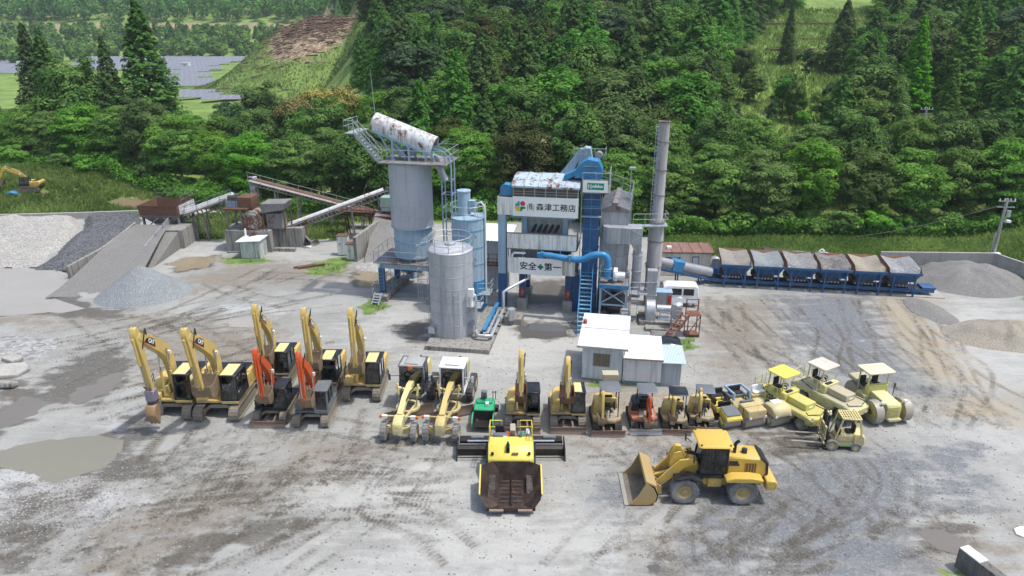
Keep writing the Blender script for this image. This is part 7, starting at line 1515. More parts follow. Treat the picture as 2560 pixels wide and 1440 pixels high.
def excavator(name, label, x, y, s, col, tip, aend, roofm, cabm=NAVY, rz=0.0, attach='bucket', bang=1.5, blade=False, house='std', cat=True, buck_m=BUCK, bw=1.0, hoodm=NAVY, glassm=GLS, boomx=-.12, knee=.20, bpos=-1.0, trk=TRK):
    """tracked excavator facing -y; tip and aend are (y, z) of boom tip and arm end"""
    t = thing(name, label, 'excavator', (x, y, 0), rz); Z = lambda v: v * s
    gx = 1.06 * s; L = 3.75 * s; h = .86 * s
    crawler(t, -gx, L, .55 * s, h, trk, pitch=.19 * max(s, .7)); crawler(t, gx, L, .55 * s, h, trk, pitch=.19 * max(s, .7))
    b = bd(); b.box(-gx, gx, -.55 * s, .55 * s, .42 * s, .72 * s); b.prism([(-gx + .2 * s, .35 * s), (-.5 * s, .62 * s), (.5 * s, .62 * s), (gx - .2 * s, .35 * s), (gx - .2 * s, .6 * s), (.5 * s, .85 * s), (-.5 * s, .85 * s), (-gx + .2 * s, .6 * s)], 'y', -1.2 * s, 1.2 * s); b.cyl((0, 0, .7 * s), (0, 0, 1.0 * s), .62 * s, None, 20); b.build('undercarriage', trk, t)
    zf = 1.0 * s
    bd().box(-1.28 * s, 1.28 * s, -1.25 * s, 2.0 * s, zf, zf + .17 * s).build('deck', col if house in ('std', 'round') else cabm, t, bevel=.02)
    if house == 'std':
        bd().box(-1.28 * s, -.6 * s, -1.3 * s, -.55 * s, zf + .0 * s + .18 * s, zf + .55 * s).build('tool_box', col, t, bevel=.04); bd().prism([(-.55 * s, zf + .18 * s), (.95 * s, zf + .18 * s), (.95 * s, zf + 1.0 * s), (-.2 * s, zf + 1.0 * s), (-.55 * s, zf + .85 * s)], 'x', -1.28 * s, -.58 * s).build('tank_housing', col, t, bevel=.05)
        bd().prism([(.97 * s, zf + .18 * s), (2.15 * s, zf + .18 * s), (2.3 * s, zf + .45 * s), (2.3 * s, zf + .85 * s), (2.1 * s, zf + 1.05 * s), (.97 * s, zf + 1.05 * s)], 'x', -1.28 * s, 1.28 * s).build('engine_hood', col, t, bevel=.06)
        bd().box(-1.1 * s, 1.1 * s, 1.0 * s, 1.95 * s, zf + 1.052 * s, zf + 1.13 * s).build('hood_cover', hoodm, t, bevel=.03)
        bd().box(.35 * s, 1.28 * s, .42 * s, .96 * s, zf + .18 * s, zf + .95 * s).build('side_housing', col, t, bevel=.03)
        b = bd(); rail(b, [(-1.2 * s, -1.2 * s, zf + .55 * s), (-1.2 * s, -.5 * s, zf + 1.0 * s)], .55 * s, .6, .02); b.build('hand_rail', NAVY, t)
    else:                                   # short-tail machine with a round rear
        prof = [(-1.22 * s, -1.1 * s), (-.62 * s, -1.1 * s), (-.62 * s, .3 * s), (.98 * s, .3 * s), (1.2 * s, .5 * s), (1.1 * s, 1.0 * s), (.7 * s, 1.45 * s), (0, 1.6 * s), (-.7 * s, 1.45 * s), (-1.15 * s, 1.0 * s), (-1.28 * s, .2 * s)]
        bd().prism(prof, 'z', zf + .175 * s, zf + 1.05 * s, [(a * .9, c_ * .93) for a, c_ in prof]).build('rear_housing', col if house == 'round' else house, t, bevel=.05)
        bd().box(-1.24 * s, -.66 * s, -1.16 * s, -1.1 * s, zf + .2 * s, zf + .8 * s).build('side_panel', col if house == 'round' else house, t, bevel=.03)
    cz0 = zf + .175 * s; cz1 = zf + (1.78 if house == 'std' else 1.85) * s
    cab(t, .3 * s, 1.27 * s, -1.3 * s, .38 * s, cz0, cz1, cabm, roofm, glassm, .42 * s, .2 * s)
    bd().box(.28 * s, 1.3 * s, -1.36 * s, -1.26 * s, zf - .02 * s, zf + .17 * s).build('cab_sill', col if house in ('std', 'round') else cabm, t, bevel=.02)
    # boom, arm and tool
    bx = boomx * s; hw = .2 * s; foot = (-.15 * s, zf + .45 * s)
    d = Vector(tip) - Vector(foot); n_ = Vector((d.y, -d.x)).normalized(); n_ = n_ if n_.x > 0 or True else n_
    up = Vector((0, 1)) ; nn = Vector((-d.y, d.x)).normalized(); nn = nn if nn.y > 0 else -nn
    fv_, tv_ = Vector(foot), Vector(tip); kn = fv_.lerp(tv_, .42) + nn * d.length * knee
    cl = [foot, tuple(fv_.lerp(kn, .38))] + bez(fv_.lerp(kn, .68), kn, kn.lerp(tv_, .32), 4) + [tuple(kn.lerp(tv_, q)) for q in (.48, .66, .83)] + [tip]; th = [q * s for q in (.19, .26, .33, .37, .39, .38, .36, .33, .29, .25, .19)]
    bm = bd().prism(strip(cl, th), 'x', bx - hw, bx + hw).build('boom', col, t, bevel=.02)
    for xa, xb in ((-.42, -.24), (.24, .36)): bd().box(bx + xa * s, bx + xb * s, -.7 * s, .1 * s, zf + .17 * s, zf + .75 * s).build('boom_bracket', col, t)
    for e in (-1, 1): ram(t, (bx + e * .32 * s, -1.0 * s, zf + .25 * s), (bx + e * .28 * s, cl[5][0], cl[5][1]), .085 * s, col)
    tv, av = Vector(tip), Vector(aend); ad = (av - tv).normalized(); an = Vector((-ad.y, ad.x)); an = an if an.x > 0 else -an   # an points back to the machine
    head = tv - ad * .55 * s - an * .05 * s
    poly = [tuple(head - an * .12 * s), tuple(head + an * .12 * s), tuple(tv + an * .30 * s), tuple(tv + ad * 1.0 * s + an * .22 * s), tuple(av + an * .13 * s), tuple(av - an * .13 * s), tuple(tv + ad * .8 * s - an * .24 * s), tuple(tv - ad * .1 * s - an * .30 * s)]
    bd().prism(poly, 'x', bx - .17 * s, bx + .17 * s).build('arm', col, t, bevel=.02)
    top = Vector(cl[5]) + nn * .40 * s
    ram(t, (bx, top.x, top.y), (bx, head.x, head.y), .085 * s, col)
    bp0 = tv - an * .36 * s; bp1 = av - an * .34 * s - ad * .45 * s
    ram(t, (bx, bp0.x, bp0.y), (bx, bp1.x, bp1.y), .075 * s, col)
    b = bd(); b.bar((bx - .12 * s, bp1.x, bp1.y), (bx - .12 * s, (av + ad * .1 * s).x, (av + ad * .1 * s).y), .07 * s); b.bar((bx + .12 * s, bp1.x, bp1.y), (bx + .12 * s, (av + ad * .1 * s).x, (av + ad * .1 * s).y), .07 * s); b.build('bucket_link', BUCK, t)
    b = bd(); q = [Vector(cl[i]) + nn * (th[i] + .04) for i in range(2, 10)]; b.tube([(bx + .1 * s, a.x, a.y) for a in q] , .03 * s, 5); b.tube([(bx - .1 * s, a.x, a.y) for a in q], .03 * s, 5); b.pipe([(bx + .2 * s, q[-1].x, q[-1].y), (bx + .3 * s, (tv + an * .5 * s).x, (tv + an * .5 * s).y + .2 * s), (bx + .2 * s, (tv + ad * .8 * s).x, (tv + ad * .8 * s).y)], .035 * s, 5); b.build('hydraulic_hose', NAVY, t)
    if cat:
        i0 = 7; dd = Vector(cl[6]) - Vector(cl[9]); ang = math.atan2(-(dd.y), dd.x); logo(t, cl[8], ang, 1.0 * s, bx + hw + .004)
    bd().box(bx + hw + .01, bx + hw + .16, cl[4][0] - .1, cl[4][0] + .05, cl[4][1] - .1, cl[4][1] + .1).build('work_lamp', LAMP, t)
    if attach == 'bucket': bucket(t, (av.x, av.y), bang, 1.0 * s, bw * s, bx, buck_m)
    elif attach == 'crusher':
        a0, z0 = av.x, av.y; s0 = s; s = s * .84
        bd().box(bx - .32 * s, bx + .32 * s, a0 - .3 * s, a0 + .3 * s, z0 - .75 * s, z0 + .05 * s).build('crusher_bracket', mat('blue_violet_steel', (.20, .19, .30), .5, .2, dirt=.5, rust=.1), t, bevel=.03)
        bd().cyl((bx, a0, z0 - .95 * s), (bx, a0, z0 - .72 * s), .36 * s, None, 16).build('rotator', DARKST, t)
        bd().prism([(a0 - .5 * s, z0 - 1.0 * s), (a0 + .1 * s, z0 - .95 * s), (a0 + .15 * s, z0 - 1.7 * s), (a0 - .1 * s, z0 - 2.3 * s), (a0 - .35 * s, z0 - 2.35 * s), (a0 - .7 * s, z0 - 1.6 * s)], 'x', bx - .34 * s, bx + .34 * s).build('crusher_jaw', mat('orange_brown_steel', (.33, .20, .10), .55, .2, dirt=.5, dirtcol=(.34, .26, .18), rust=.15), t, bevel=.04)
        bd().prism([(a0 + .12 * s, z0 - .95 * s), (a0 + .5 * s, z0 - 1.1 * s), (a0 + .55 * s, z0 - 1.9 * s), (a0 + .3 * s, z0 - 2.2 * s), (a0 + .2 * s, z0 - 1.7 * s)], 'x', bx - .3 * s, bx + .3 * s).build('moving_jaw', GREYP, t, bevel=.04)
        for k in range(3): bd().prism([(a0 - .36 * s, z0 - 2.2 * s), (a0 - .12 * s, z0 - 2.2 * s), (a0 - .22 * s, z0 - 2.5 * s)], 'x', bx - .33 * s + k * .25 * s, bx - .17 * s + k * .25 * s).build('tooth', BUCK, t)
        s = s0
    if blade:
        yb = -L / 2 - .42 * s; bwid = gx + .28 * s
        bd().prism([(yb - .06, .04), (yb + .06, .04), (yb + .2 * s, .15), (yb + .16 * s, .42 * s), (yb + .02, .58 * s), (yb - .04, .58 * s), (yb + .06 * s, .3 * s)], 'x', -bwid, bwid).build('dozer_blade', BLADE, t)
        b = bd()
        for e in (-1, 1): b.bar((e * .38 * s, yb + .15 * s, .28 * s), (e * .3 * s, -.5 * s, .5 * s), .14 * s, .18 * s)
        b.build('blade_arm', BLADE, t)
    return t
# ------------------------------------------------------------------ the excavator ranks on the left
def T(y, z): return (y, z)
excavator('excavator', 'yellow excavator with an orange crusher jaw, leftmost in the front rank', -20.5, 38.15, 1.0, YEL, T(-3.3, 6.3), T(-2.95, 2.75), YELL, attach='crusher')
excavator('excavator', 'large yellow excavator with a brown bucket, second from the left', -17.65, 38.0, 1.0, YEL, T(-3.3, 6.35), T(-2.75, 2.75), YELL, bang=1.55, bw=1.05)
excavator('excavator', 'yellow excavator half hidden behind the orange excavators, left of the back three', -15.65, 41.7, .88, YEL, T(-2.1, 5.75), T(-2.05, 2.6), YELL, bang=1.55)
excavator('excavator', 'yellow excavator with a black cab in the middle of the back three', -12.3, 40.5, .90, YEL, T(-2.05, 6.0), T(-2.0, 2.7), YELL, bang=1.55, bw=1.1)
excavator('excavator', 'yellow excavator at the right end of the back three', -9.45, 40.15, .90, YEL, T(-1.95, 6.1), T(-2.1, 2.75), YELL, bang=1.55, bw=.9)
excavator('excavator', 'orange excavator with a black cab and a brown dozer blade', -14.4, 37.35, .76, ORANGE, T(-1.75, 4.75), T(-1.75, 2.0), NAVY, NAVY, blade=True, house=NAVY, cat=False, buck_m=BUCK, hoodm=NAVY, bang=1.55)
excavator('excavator', 'orange excavator with a grey cab roof, without a blade', -11.85, 36.95, .78, ORANGE, T(-1.75, 4.75), T(-1.75, 2.0), GREYP, GREYP, house=GREYP, cat=False, hoodm=GREYP, bang=1.55)
excavator('excavator', 'yellow round tail excavator with a black cab beside the green paver', .62, 36.75, .78, YEL, T(-1.2, 4.7), T(-1.8, 2.5), NAVY, NAVY, blade=True, house='round', cat=False, buck_m=BUCKR, bang=1.55, bw=.85)
excavator('excavator', 'yellow round tail excavator with a yellow cab roof', 3.28, 36.75, .78, YEL, T(-1.1, 4.2), T(-1.75, 2.35), YELL, NAVY, blade=True, house='round', cat=False, buck_m=BUCKR, bang=1.55, bw=1.05)
o_ = excavator('excavator', 'small yellow excavator parked on the grass mound at the far left', -62.5, 89.6, .66, YELN, T(-2.6, 2.9), T(-3.7, 1.3), NAVY, NAVY, rz=R(-80), cat=False); o_.location.z = float(hz(-62.5, 89.6)) - .1
t = thing('blue_sheet', 'crumpled blue sheet beside the excavator on the grass mound', 'sheet', (-64.0, 88.3, float(hz(-64.0, 88.3)))); bd().prism([(-.9, 0), (.9, 0), (.5, .35), (-.2, .55), (-.7, .3)], 'y', -.5, .5).build('sheet', mat('tarp_blue', (0, 0, 0)), t, bevel=.08)
# ------------------------------------------------------------------ mini excavators
def mini(label, x, y, s, col, house_m, canopy, roofm, rz=0.0, pose=((-.25, 2.35), (-1.0, 1.15)), kneep=(.35, 2.3), boomx=-.25, bl=BLADE, bladew=.95, bm=BUCK, blh=.5):
    t = thing('mini_excavator', label, 'excavator', (x, y, 0), rz)
    gx = .62 * s; L = 2.2 * s; h = .52 * s
    for e in (-1, 1): crawler(t, e * gx, L, .38 * s, h, TRKR, pitch=.11)
    bd().box(-gx, gx, -.5 * s, .5 * s, .25 * s, .5 * s).build('undercarriage', TRKR, t)
    zf = .62 * s
    fl = [(-.75 * s, -.85 * s), (.35 * s, -1.05 * s), (.78 * s, -.75 * s), (.8 * s, .5 * s), (.5 * s, .95 * s), (-.2 * s, 1.05 * s), (-.7 * s, .8 * s), (-.82 * s, .2 * s)]
    bd().prism(fl, 'z', zf - .1 * s, zf + .14 * s).build('deck', col, t, bevel=.03)
    hp = [(-.76 * s, -.35 * s), (-.3 * s, -.35 * s), (-.2 * s, .25 * s), (.76 * s, .25 * s), (.48 * s, .93 * s), (-.2 * s, 1.03 * s), (-.68 * s, .78 * s), (-.8 * s, .2 * s)]
    bd().prism(hp, 'z', zf + .145 * s, zf + .85 * s, [(a * .86, c_ * .9) for a, c_ in hp]).build('engine_hood', house_m, t, bevel=.05)
    if house_m is not col: bd().prism([(a * 1.01, c_ * 1.01) for a, c_ in hp], 'z', zf + .147 * s, zf + .33 * s).build('counterweight', col, t, bevel=.03)
    b = bd(); b.box(-.05 * s, .4 * s, -.05 * s, .35 * s, zf + .4 * s, zf + .52 * s); b.box(-.05 * s, .4 * s, .3 * s, .42 * s, zf + .45 * s, zf + .95 * s); b.build('seat', SEATM, t, bevel=.03)
    b = bd(); b.box(-.12 * s, -.06 * s, -.3 * s, .1 * s, zf + .35 * s, zf + .65 * s); b.box(.42 * s, .5 * s, -.3 * s, .1 * s, zf + .35 * s, zf + .65 * s); b.cyl((-.09 * s, -.25 * s, zf + .6 * s), (-.09 * s, -.3 * s, zf + .9 * s), .02, None, 5); b.cyl((.46 * s, -.25 * s, zf + .6 * s), (.46 * s, -.3 * s, zf + .9 * s), .02, None, 5); b.bar((.15 * s, -.75 * s, zf + .14 * s), (.15 * s, -.7 * s, zf + .8 * s), .05); b.build('control_console', NAVY, t)
    bd().prism([(-.3 * s, -.85 * s), (.6 * s, -.75 * s), (.66 * s, .2 * s), (-.2 * s, .2 * s)], 'z', zf + .142 * s, zf + .16 * s).build('floor_mat', DUSTW, t)
    if canopy:
        zr = zf + 1.75 * s; b = bd()
        for p in ((-.3 * s, .3 * s), (.62 * s, .3 * s)): bd().bar((p[0], p[1] + .15 * s, zf + .6 * s), (p[0], p[1], zr), .06 * s).build('canopy_post', NAVY, t)
        if canopy == 4:
            for p in ((-.25 * s, -.72 * s), (.6 * s, -.68 * s)): bd().bar((p[0], p[1], zf + .14 * s), (p[0], p[1] + .1, zr), .05 * s).build('canopy_post', NAVY, t)
        rp = [(-.42 * s, -.75 * s), (.72 * s, -.75 * s), (.78 * s, -.2 * s), (.74 * s, .5 * s), (-.4 * s, .5 * s), (-.46 * s, -.1 * s)]
        bd().prism(rp, 'z', zr, zr + .06 * s, [(a * .88 + .02, c_ * .88) for a, c_ in rp]).build('canopy', roofm, t, bevel=.03)
    bx = boomx * s - .12 * s; (ty, tz), (ay, az) = pose; ty *= s; tz *= s; ay *= s; az *= s
    b = bd(); b.box(bx - .16 * s, bx + .16 * s, -1.15 * s, -.75 * s, zf - .12 * s, zf + .3 * s); b.build('swing_post', col, t, bevel=.02)
    cl = bez((-.98 * s, zf + .2 * s), (kneep[0] * s - 1.1 * s, kneep[1] * s + .2 * s), (ty - .9 * s, tz + .0), 8); th = [(.08 + .07 * math.sin(math.pi * i / 8)) * s for i in range(9)]
    bd().prism(strip(cl, th), 'x', bx - .08 * s, bx + .08 * s).build('boom', col, t, bevel=.01)
    a0, a1 = Vector(cl[-1]), Vector((ay - .9 * s, az)); ad = (a1 - a0).normalized(); an = Vector((-ad.y, ad.x)); an = an if an.y > 0 or True else -an
    hd_ = a0 - ad * .25 * s
    bd().prism(strip([tuple(hd_), tuple(a0), tuple(a0.lerp(a1, .5)), tuple(a1)], [.07 * s, .14 * s, .1 * s, .06 * s]), 'x', bx - .07 * s, bx + .07 * s).build('arm', col, t, bevel=.01)
    ram(t, (bx, cl[4][0], cl[4][1] + .18 * s), (bx, hd_.x, hd_.y), .045 * s, NAVY); ram(t, (bx, -1.1 * s, zf + .15 * s), (bx, cl[3][0] - .12 * s, cl[3][1]), .045 * s, NAVY)
    b = bd(); b.tube([(bx + .1 * s, p[0] + .08, p[1]) for p in cl[1:]], .022 * s, 4); b.pipe([(bx + .12 * s, -.95 * s, zf + .2 * s), (bx + .2 * s, -1.2 * s, zf + .6 * s), (bx + .1 * s, cl[3][0], cl[3][1])], .03 * s, 5); b.build('hydraulic_hose', NAVY, t)
    bucket(t, (a1.x, a1.y), 1.2, .48 * s, .5 * s, bx, bm)
    yb = -L / 2 - .4 * s
    bd().prism([(yb - .05, .03), (yb + .05, .03), (yb + .14 * s, .15 * s), (yb + .1 * s, .3 * s), (yb, .42 * s * blh * 2), (yb - .04, .42 * s * blh * 2), (yb + .04 * s, .2 * s)], 'x', -bladew * s, bladew * s).build('dozer_blade', bl, t)
    b = bd()
    for e in (-1, 1): b.bar((e * .22 * s, yb + .1 * s, .2 * s), (e * .2 * s, -.4 * s, .34 * s), .09 * s, .12 * s)
    b.build('blade_arm', bl, t)
    return t
mini('yellow mini excavator with a flat canopy beside the round tail excavators', 5.55, 36.2, 1.05, YEL, YEL, 4, GREYP, pose=((-.45, 2.5), (-.65, 1.2)), kneep=(.5, 2.2))
bd().box(-.1, .85, 1.0, 1.6, 2.25, 2.65).build('spare_bucket', SANDY, bpy.data.objects['mini_excavator'])
mini('orange and black mini excavator with a bright steel blade', 7.75, 36.3, .98, ORANGE, NAVY, 2, GREYP, pose=((-.6, 2.3), (-.75, .95)), kneep=(.3, 2.2), boomx=.25, bl=mat('bright_blade', (.5, .5, .5), .35, .6, dirt=.3))
mini('yellow mini excavator with a dark canopy, left of the darkest roller', 9.6, 36.2, .92, YEL, YEL, 4, NAVY, R(-4), pose=((-.5, 2.35), (-.3, 1.2)), kneep=(.3, 2.3), boomx=-.1)
mini('yellow mini excavator with an open seat and folded boom next to the rollers', 11.25, 36.45, .92, YEL, YEL, 2, GREYP, R(-6), pose=((.2, 2.5), (.3, 1.2)), kneep=(-.2, 2.2), boomx=-.1)
# ------------------------------------------------------------------ motor graders
def grader(label, x, y, cabm, roofm, rz=0.0, buff_paint=False):
    t = thing('motor_grader', label, 'grader', (x, y, 0), rz); m = YELL if not buff_paint else BUFF
    for e in (-1, 1):
        tyre(t, (e * .86, 0, .56), .56, .34, TYRED, m, 16)
        for yy_ in (4.75, 5.95): tyre(t, (e * .92, yy_, .60), .60, .40, TYRE, m, 16)
        bd().box(e * .92 - .1, e * .92 + .1, 4.5, 6.2, .5, .75).build('tandem_case', m, t)
    b = bd(); b.bar((-.8, 0, .6), (.8, 0, .6), .2, .22); b.bar((-.8, .25, .75), (.8, .25, .75), .08); b.bar((-.7, 0, .9), (-.2, -.1, .75), .1); b.bar((.7, 0, .9), (.2, -.1, .75), .1); b.build('front_axle', m, t)
    bd().prism([(-.55, .62), (.3, .7), (.45, 1.45), (-.1, 1.5), (-.5, 1.3)], 'x', -.27, .27).build('nose', m, t, bevel=.04)
    bd().prism(strip([(.3, 1.42), (1.6, 1.78), (2.9, 1.9), (3.9, 1.65)], [.15, .17, .18, .22]), 'x', -.17, .17).build('main_beam', m, t, bevel=.02)
    b = bd(); b.bar((-.95, .15, 1.45), (.95, .15, 1.45), .07); b.build('lamp_bar', m, t)
    for e in (-1, 1): o = bd().box(e * .82 - .14, e * .82 + .14, -.02, .14, 1.36, 1.56).build('headlight', LAMP, t); bd().box(e * .82 + (.15 if e > 0 else -.29), e * .82 + (.29 if e > 0 else -.15), 0, .13, 1.38, 1.54).build('indicator', AMBER, o)
    b = bd(); b.lathe([(.72, .78), (.72, .9), (.55, .9), (.55, .78), (.72, .78)], 24, (0, 2.3, 0)); b.build('circle', m, t)
    b = bd(); b.bar((-.5, 2.9, .85), (0, .3, .85), .14); b.bar((.5, 2.9, .85), (0, .3, .85), .14); b.build('drawbar', m, t)
    b = bd(); b.M = Matrix.Translation((0, 2.4, 0)) @ Matrix.Rotation(R(28), 4, 'Z'); b.prism([(-.1, .12), (-.04, .1), (.06, .35), (0, .68), (-.06, .7), (0, .36)], 'x', -1.5, 1.5); b.build('moldboard', BLADE, t)
    for e in (-1, 1): ram(t, (e * .62, 2.5, 2.25), (e * .5, 2.3, .95), .07, m); bd().bar((e * .17, 2.5, 1.85), (e * .72, 2.5, 2.0), .16, .14).build('lift_bracket', m, t)
    ram(t, (.35, 2.9, 1.8), (-.6, 2.2, .95), .06, m); b = bd(); b.pipe([(.1, 1.0, 1.7), (.3, 1.8, 2.1), (.5, 2.6, 2.2), (.4, 3.3, 1.8)], .04, 5); b.pipe([(-.1, .6, 1.6), (-.3, 1.8, 1.9), (-.4, 3.0, 2.0), (-.3, 3.4, 1.8)], .04, 5); b.build('hydraulic_hose', NAVY, t)
    cab(t, -.72, .72, 3.35, 4.75, 1.15, 2.9, cabm, roofm, GLS, .3, .15, .07, .08)
    bd().prism([(-.5, 2.96), (.5, 2.96), (.35, 3.06), (-.35, 3.06)], 'y', 3.6, 4.6).build('roof_hump', roofm, t, bevel=.03)
    b = bd()
    for xx in (-.95, .98): b = bd(); b.bar((xx * .75, 3.4, 2.3), (xx * 1.35, 3.2, 2.35), .03); b.box(xx * 1.35 - .07, xx * 1.35 + .07, 3.15, 3.2, 2.1, 2.5); b.build('mirror', cabm, t)
    bd().prism([(4.8, 1.0), (6.9, 1.0), (6.9, 1.7), (6.6, 1.95), (4.8, 2.0)], 'x', -.55, .55).build('engine_hood', m, t, bevel=.05); bd().cyl((.2, 5.4, 1.9), (.2, 5.4, 2.7), .06).build('exhaust', NAVY, t)
    bd().box(-.5, .5, 3.4, 6.5, .75, 1.05).build('rear_frame', m, t)
    if not buff_paint: bd().box(-.12, .12, 3.25, 3.32, 2.82, 3.0).build('beacon', AMBER, t)
    return t
grader('motor grader with a dark cab and grey roof, left of the two', -6.42, 34.35, mat('navy_cab', (.025, .035, .07), .4, dirt=.3), GREYR, R(-5))
grader('motor grader with a white cab, right of the two', -4.02, 34.25, WHITEC, WHITEC, R(-6), True)
# ------------------------------------------------------------------ green mini paver
t = thing('mini_paver', 'small green asphalt paver with a black hopper behind the large paver', 'paver', (-1.72, 35.3, 0), R(-3), sc=.78)
for e in (-1, 1): crawler(t, e * .55, 1.9, .25, .45, TRKR, 1.6, .1); bd().prism([(-.35, .45), (.95, .4), (1.05, 1.0), (.3, 1.25), (-.35, .85)], 'x', e * .78 - .04, e * .78 + .04).build('hopper_wing', GREENM, t, bevel=.01)
b = bd(); b.add([(-.74, -.35, .5), (.74, -.35, .5), (.5, .9, .35), (-.5, .9, .35), (-.76, -.35, .85), (.76, -.35, .85), (.76, 1.0, 1.1), (-.76, 1.0, 1.1)], [(0, 1, 2, 3), (0, 3, 7, 4), (1, 2, 6, 5), (3, 2, 6, 7)]); b.build('hopper', ASPH, t)
bd().prism([(1.0, .45), (2.6, .45), (2.6, 1.25), (1.6, 1.3), (1.0, 1.2)], 'x', -.76, .76).build('body', GREENM, t, bevel=.05); bd().box(-.6, .6, 1.7, 2.4, 1.3, 1.45).build('control_panel', GREENM, t, bevel=.03)
bd().box(-.3, .15, 2.2, 2.6, 1.45, 2.05).build('seat', GREYP, t, bevel=.05); b = bd(); ring_rail(b, (-.1, 1.95), .2, 1.55, .14, 12, t=.02); b.bar((-.1, 1.95, 1.4), (-.1, 1.95, 1.65), .04); b.build('steering_wheel', NAVY, t)
b = bd(); b.bar((.6, 2.5, 1.2), (.6, 2.5, 1.95), .05); b.bar((.8, 2.5, 1.3), (.8, 2.5, 2.0), .05); b.bar((.5, 2.5, 1.9), (.9, 2.5, 1.9), .05); b.build('lever', NAVY, t); bd().box(-1.0, 1.0, 2.65, 3.2, .05, .4).build('screed', ASPH, t); bd().box(.1, .35, 1.4, 1.7, 1.31, 1.5).build('filler_cap', WHITE, t)
# ------------------------------------------------------------------ large asphalt paver
t = thing('asphalt_paver', 'large yellow asphalt paver with an open black hopper facing the camera', 'paver', (-.06, 28.0, 0), 0); t.scale = (1, 1, .88)
for e in (-1, 1): crawler(t, e * .95, 3.0, .32, .75, TRKR, 2.2, .14)
HB = mat('hot_hopper', (.025, .018, .015), .4, .2, dirt=.5, dirtcol=(.12, .075, .05), rust=.25)
bd().add([(-.62, .05, .42), (.62, .05, .42), (.62, 2.1, .42), (-.62, 2.1, .42)], [(0, 1, 2, 3)]).build('conveyor_floor', HB, t)
for y in np.arange(.3, 2.1, .32):
    for e in (-1, 1): bd().box(min(e * .06, e * .55), max(e * .06, e * .55), y, y + .06, .425, .47).build('slat_bar', DARKST, t)
bd().prism([(-.06, .43), (.06, .43), (.0, .62)], 'y', .05, 2.1).build('centre_guard', HB, t)
for e in (-1, 1):
    bd().add([(e * .62, .1, .42), (e * .62, 2.1, .42), (e * 1.12, 2.0, .80), (e * 1.12, .2, .72)], [(0, 1, 2, 3)]).build('wing_floor', HB, t)
    bd().add([(e * 1.12, .2, .72), (e * 1.12, 2.0, .80), (e * 1.52, 2.1, 1.42), (e * 1.50, .1, 1.12), ], [(0, 1, 2, 3)]).build('wing_side', HB, t)
    bd().add([(e * .62, 2.1, .42), (e * 1.12, 2.0, .80), (e * 1.52, 2.1, 1.42), (e * .95, 2.42, 1.45), (e * .62, 2.3, .9)], [(0, 1, 2, 3, 4)]).build('wing_back', HB, t)
    b = bd(); b.add([(e * .62, .1, .42), (e * 1.12, .2, .72), (e * 1.50, .1, 1.12), (e * 1.45, -.05, .9), (e * 1.2, -.1, .45), (e * .62, -.1, .3)], [(0, 1, 2, 3, 4, 5)]); b.build('wing_lip', HB, t)
    bd().bar((e * 1.52, .08, 1.13), (e * 1.54, 2.12, 1.44), .07, .1).build('wing_edge', PAVY, t); bd().add([(e * 1.53, .08, 1.12), (e * 1.55, 2.12, 1.42), (e * 1.3, 2.1, .6), (e * 1.3, .1, .5)], [(0, 1, 2, 3)]).build('wing_skin', NAVY, t)
    bd().cyl((e * .35, -.22, .33), (e * 1.05, -.22, .33), .09, None, 10).build('push_roller', BLADE, t)
bd().add([(-.95, 2.42, 1.45), (.95, 2.42, 1.45), (.62, 2.3, .9), (.62, 2.1, .42), (-.62, 2.1, .42), (-.62, 2.3, .9)], [(0, 1, 2, 3, 4, 5)]).build('hopper_back', HB, t); bd().box(-1.2, 1.2, -.14, .05, .22, .42).build('push_frame', HB, t)
bd().prism([(2.45, .75), (4.0, .75), (4.0, 2.0), (3.15, 2.05), (2.48, 1.5)], 'x', -1.18, 1.18).build('engine_hood', PAVY, t, bevel=.05)
for e in (-1, 1): bd().box(e * .95 - .07, e * .95 + .07, 2.62, 2.72, 1.72, 1.86).build('headlight', NAVY, t)
b = bd(); b.box(-.24, -.06, 2.75, 3.15, 1.78, 2.12); b.cyl((-.15, 3.0, 2.0), (-.15, 3.0, 2.35), .05); b.build('exhaust', NAVY, t); bd().prism([(.05, 2.64), (.38, 2.62), (.40, 2.8), (.2, 2.9), (.05, 2.8)], 'z', 1.74, 1.76).build('worn_mark', RUSTY, t)
bd().box(-1.15, 1.15, 4.02, 5.0, 1.15, 1.35).build('operator_deck', GREYP, t)
for e in (-1, 1):
    b = bd(); rail(b, [(e * 1.12, 3.5, 2.0), (e * 1.12, 5.0, 1.4), (e * .5, 5.0, 1.4)], 1.0, .8, .03); b.build('hand_rail', PAVY, t)
    bd().box(e * 1.0 - .14, e * 1.0 + .14, 3.3, 4.9, .6, 1.15).build('side_panel', PAVY, t, bevel=.03)
b = bd(); b.box(-.85, -.35, 4.3, 4.75, 1.5, 1.65); b.box(-.85, -.35, 4.7, 4.85, 1.6, 2.25); b.build('seat', SEATM, t, bevel=.05); bd().box(-.95, -.2, 3.9, 4.2, 1.4, 2.15).build('console', GREYP, t, bevel=.04); bd().box(-.42, -.2, 3.86, 3.89, 1.75, 2.1).build('white_notice', WHITE, t)
bd().box(.35, .95, 4.2, 4.7, 1.36, 1.9).build('machinery_box', GREYP, t, bevel=.04); bd().box(-.05, .25, 4.3, 5.0, 1.36, 2.2).build('tool_rack', DUSTW, t, bevel=.03)
for k, (xx, zz) in enumerate(((.5, 2.0), (.75, 1.95), (.62, 2.1), (-.2, 2.0), (.1, 2.05), (.9, 2.05))): bd().cyl((xx, 3.9 + .1 * k, zz - .15), (xx, 4.0 + .1 * k, zz + .1), .12, .09, 8).build('canister', [RUSTY, BUCK, GREENM, ORANGE, RUSTY, WHITE][k], t)
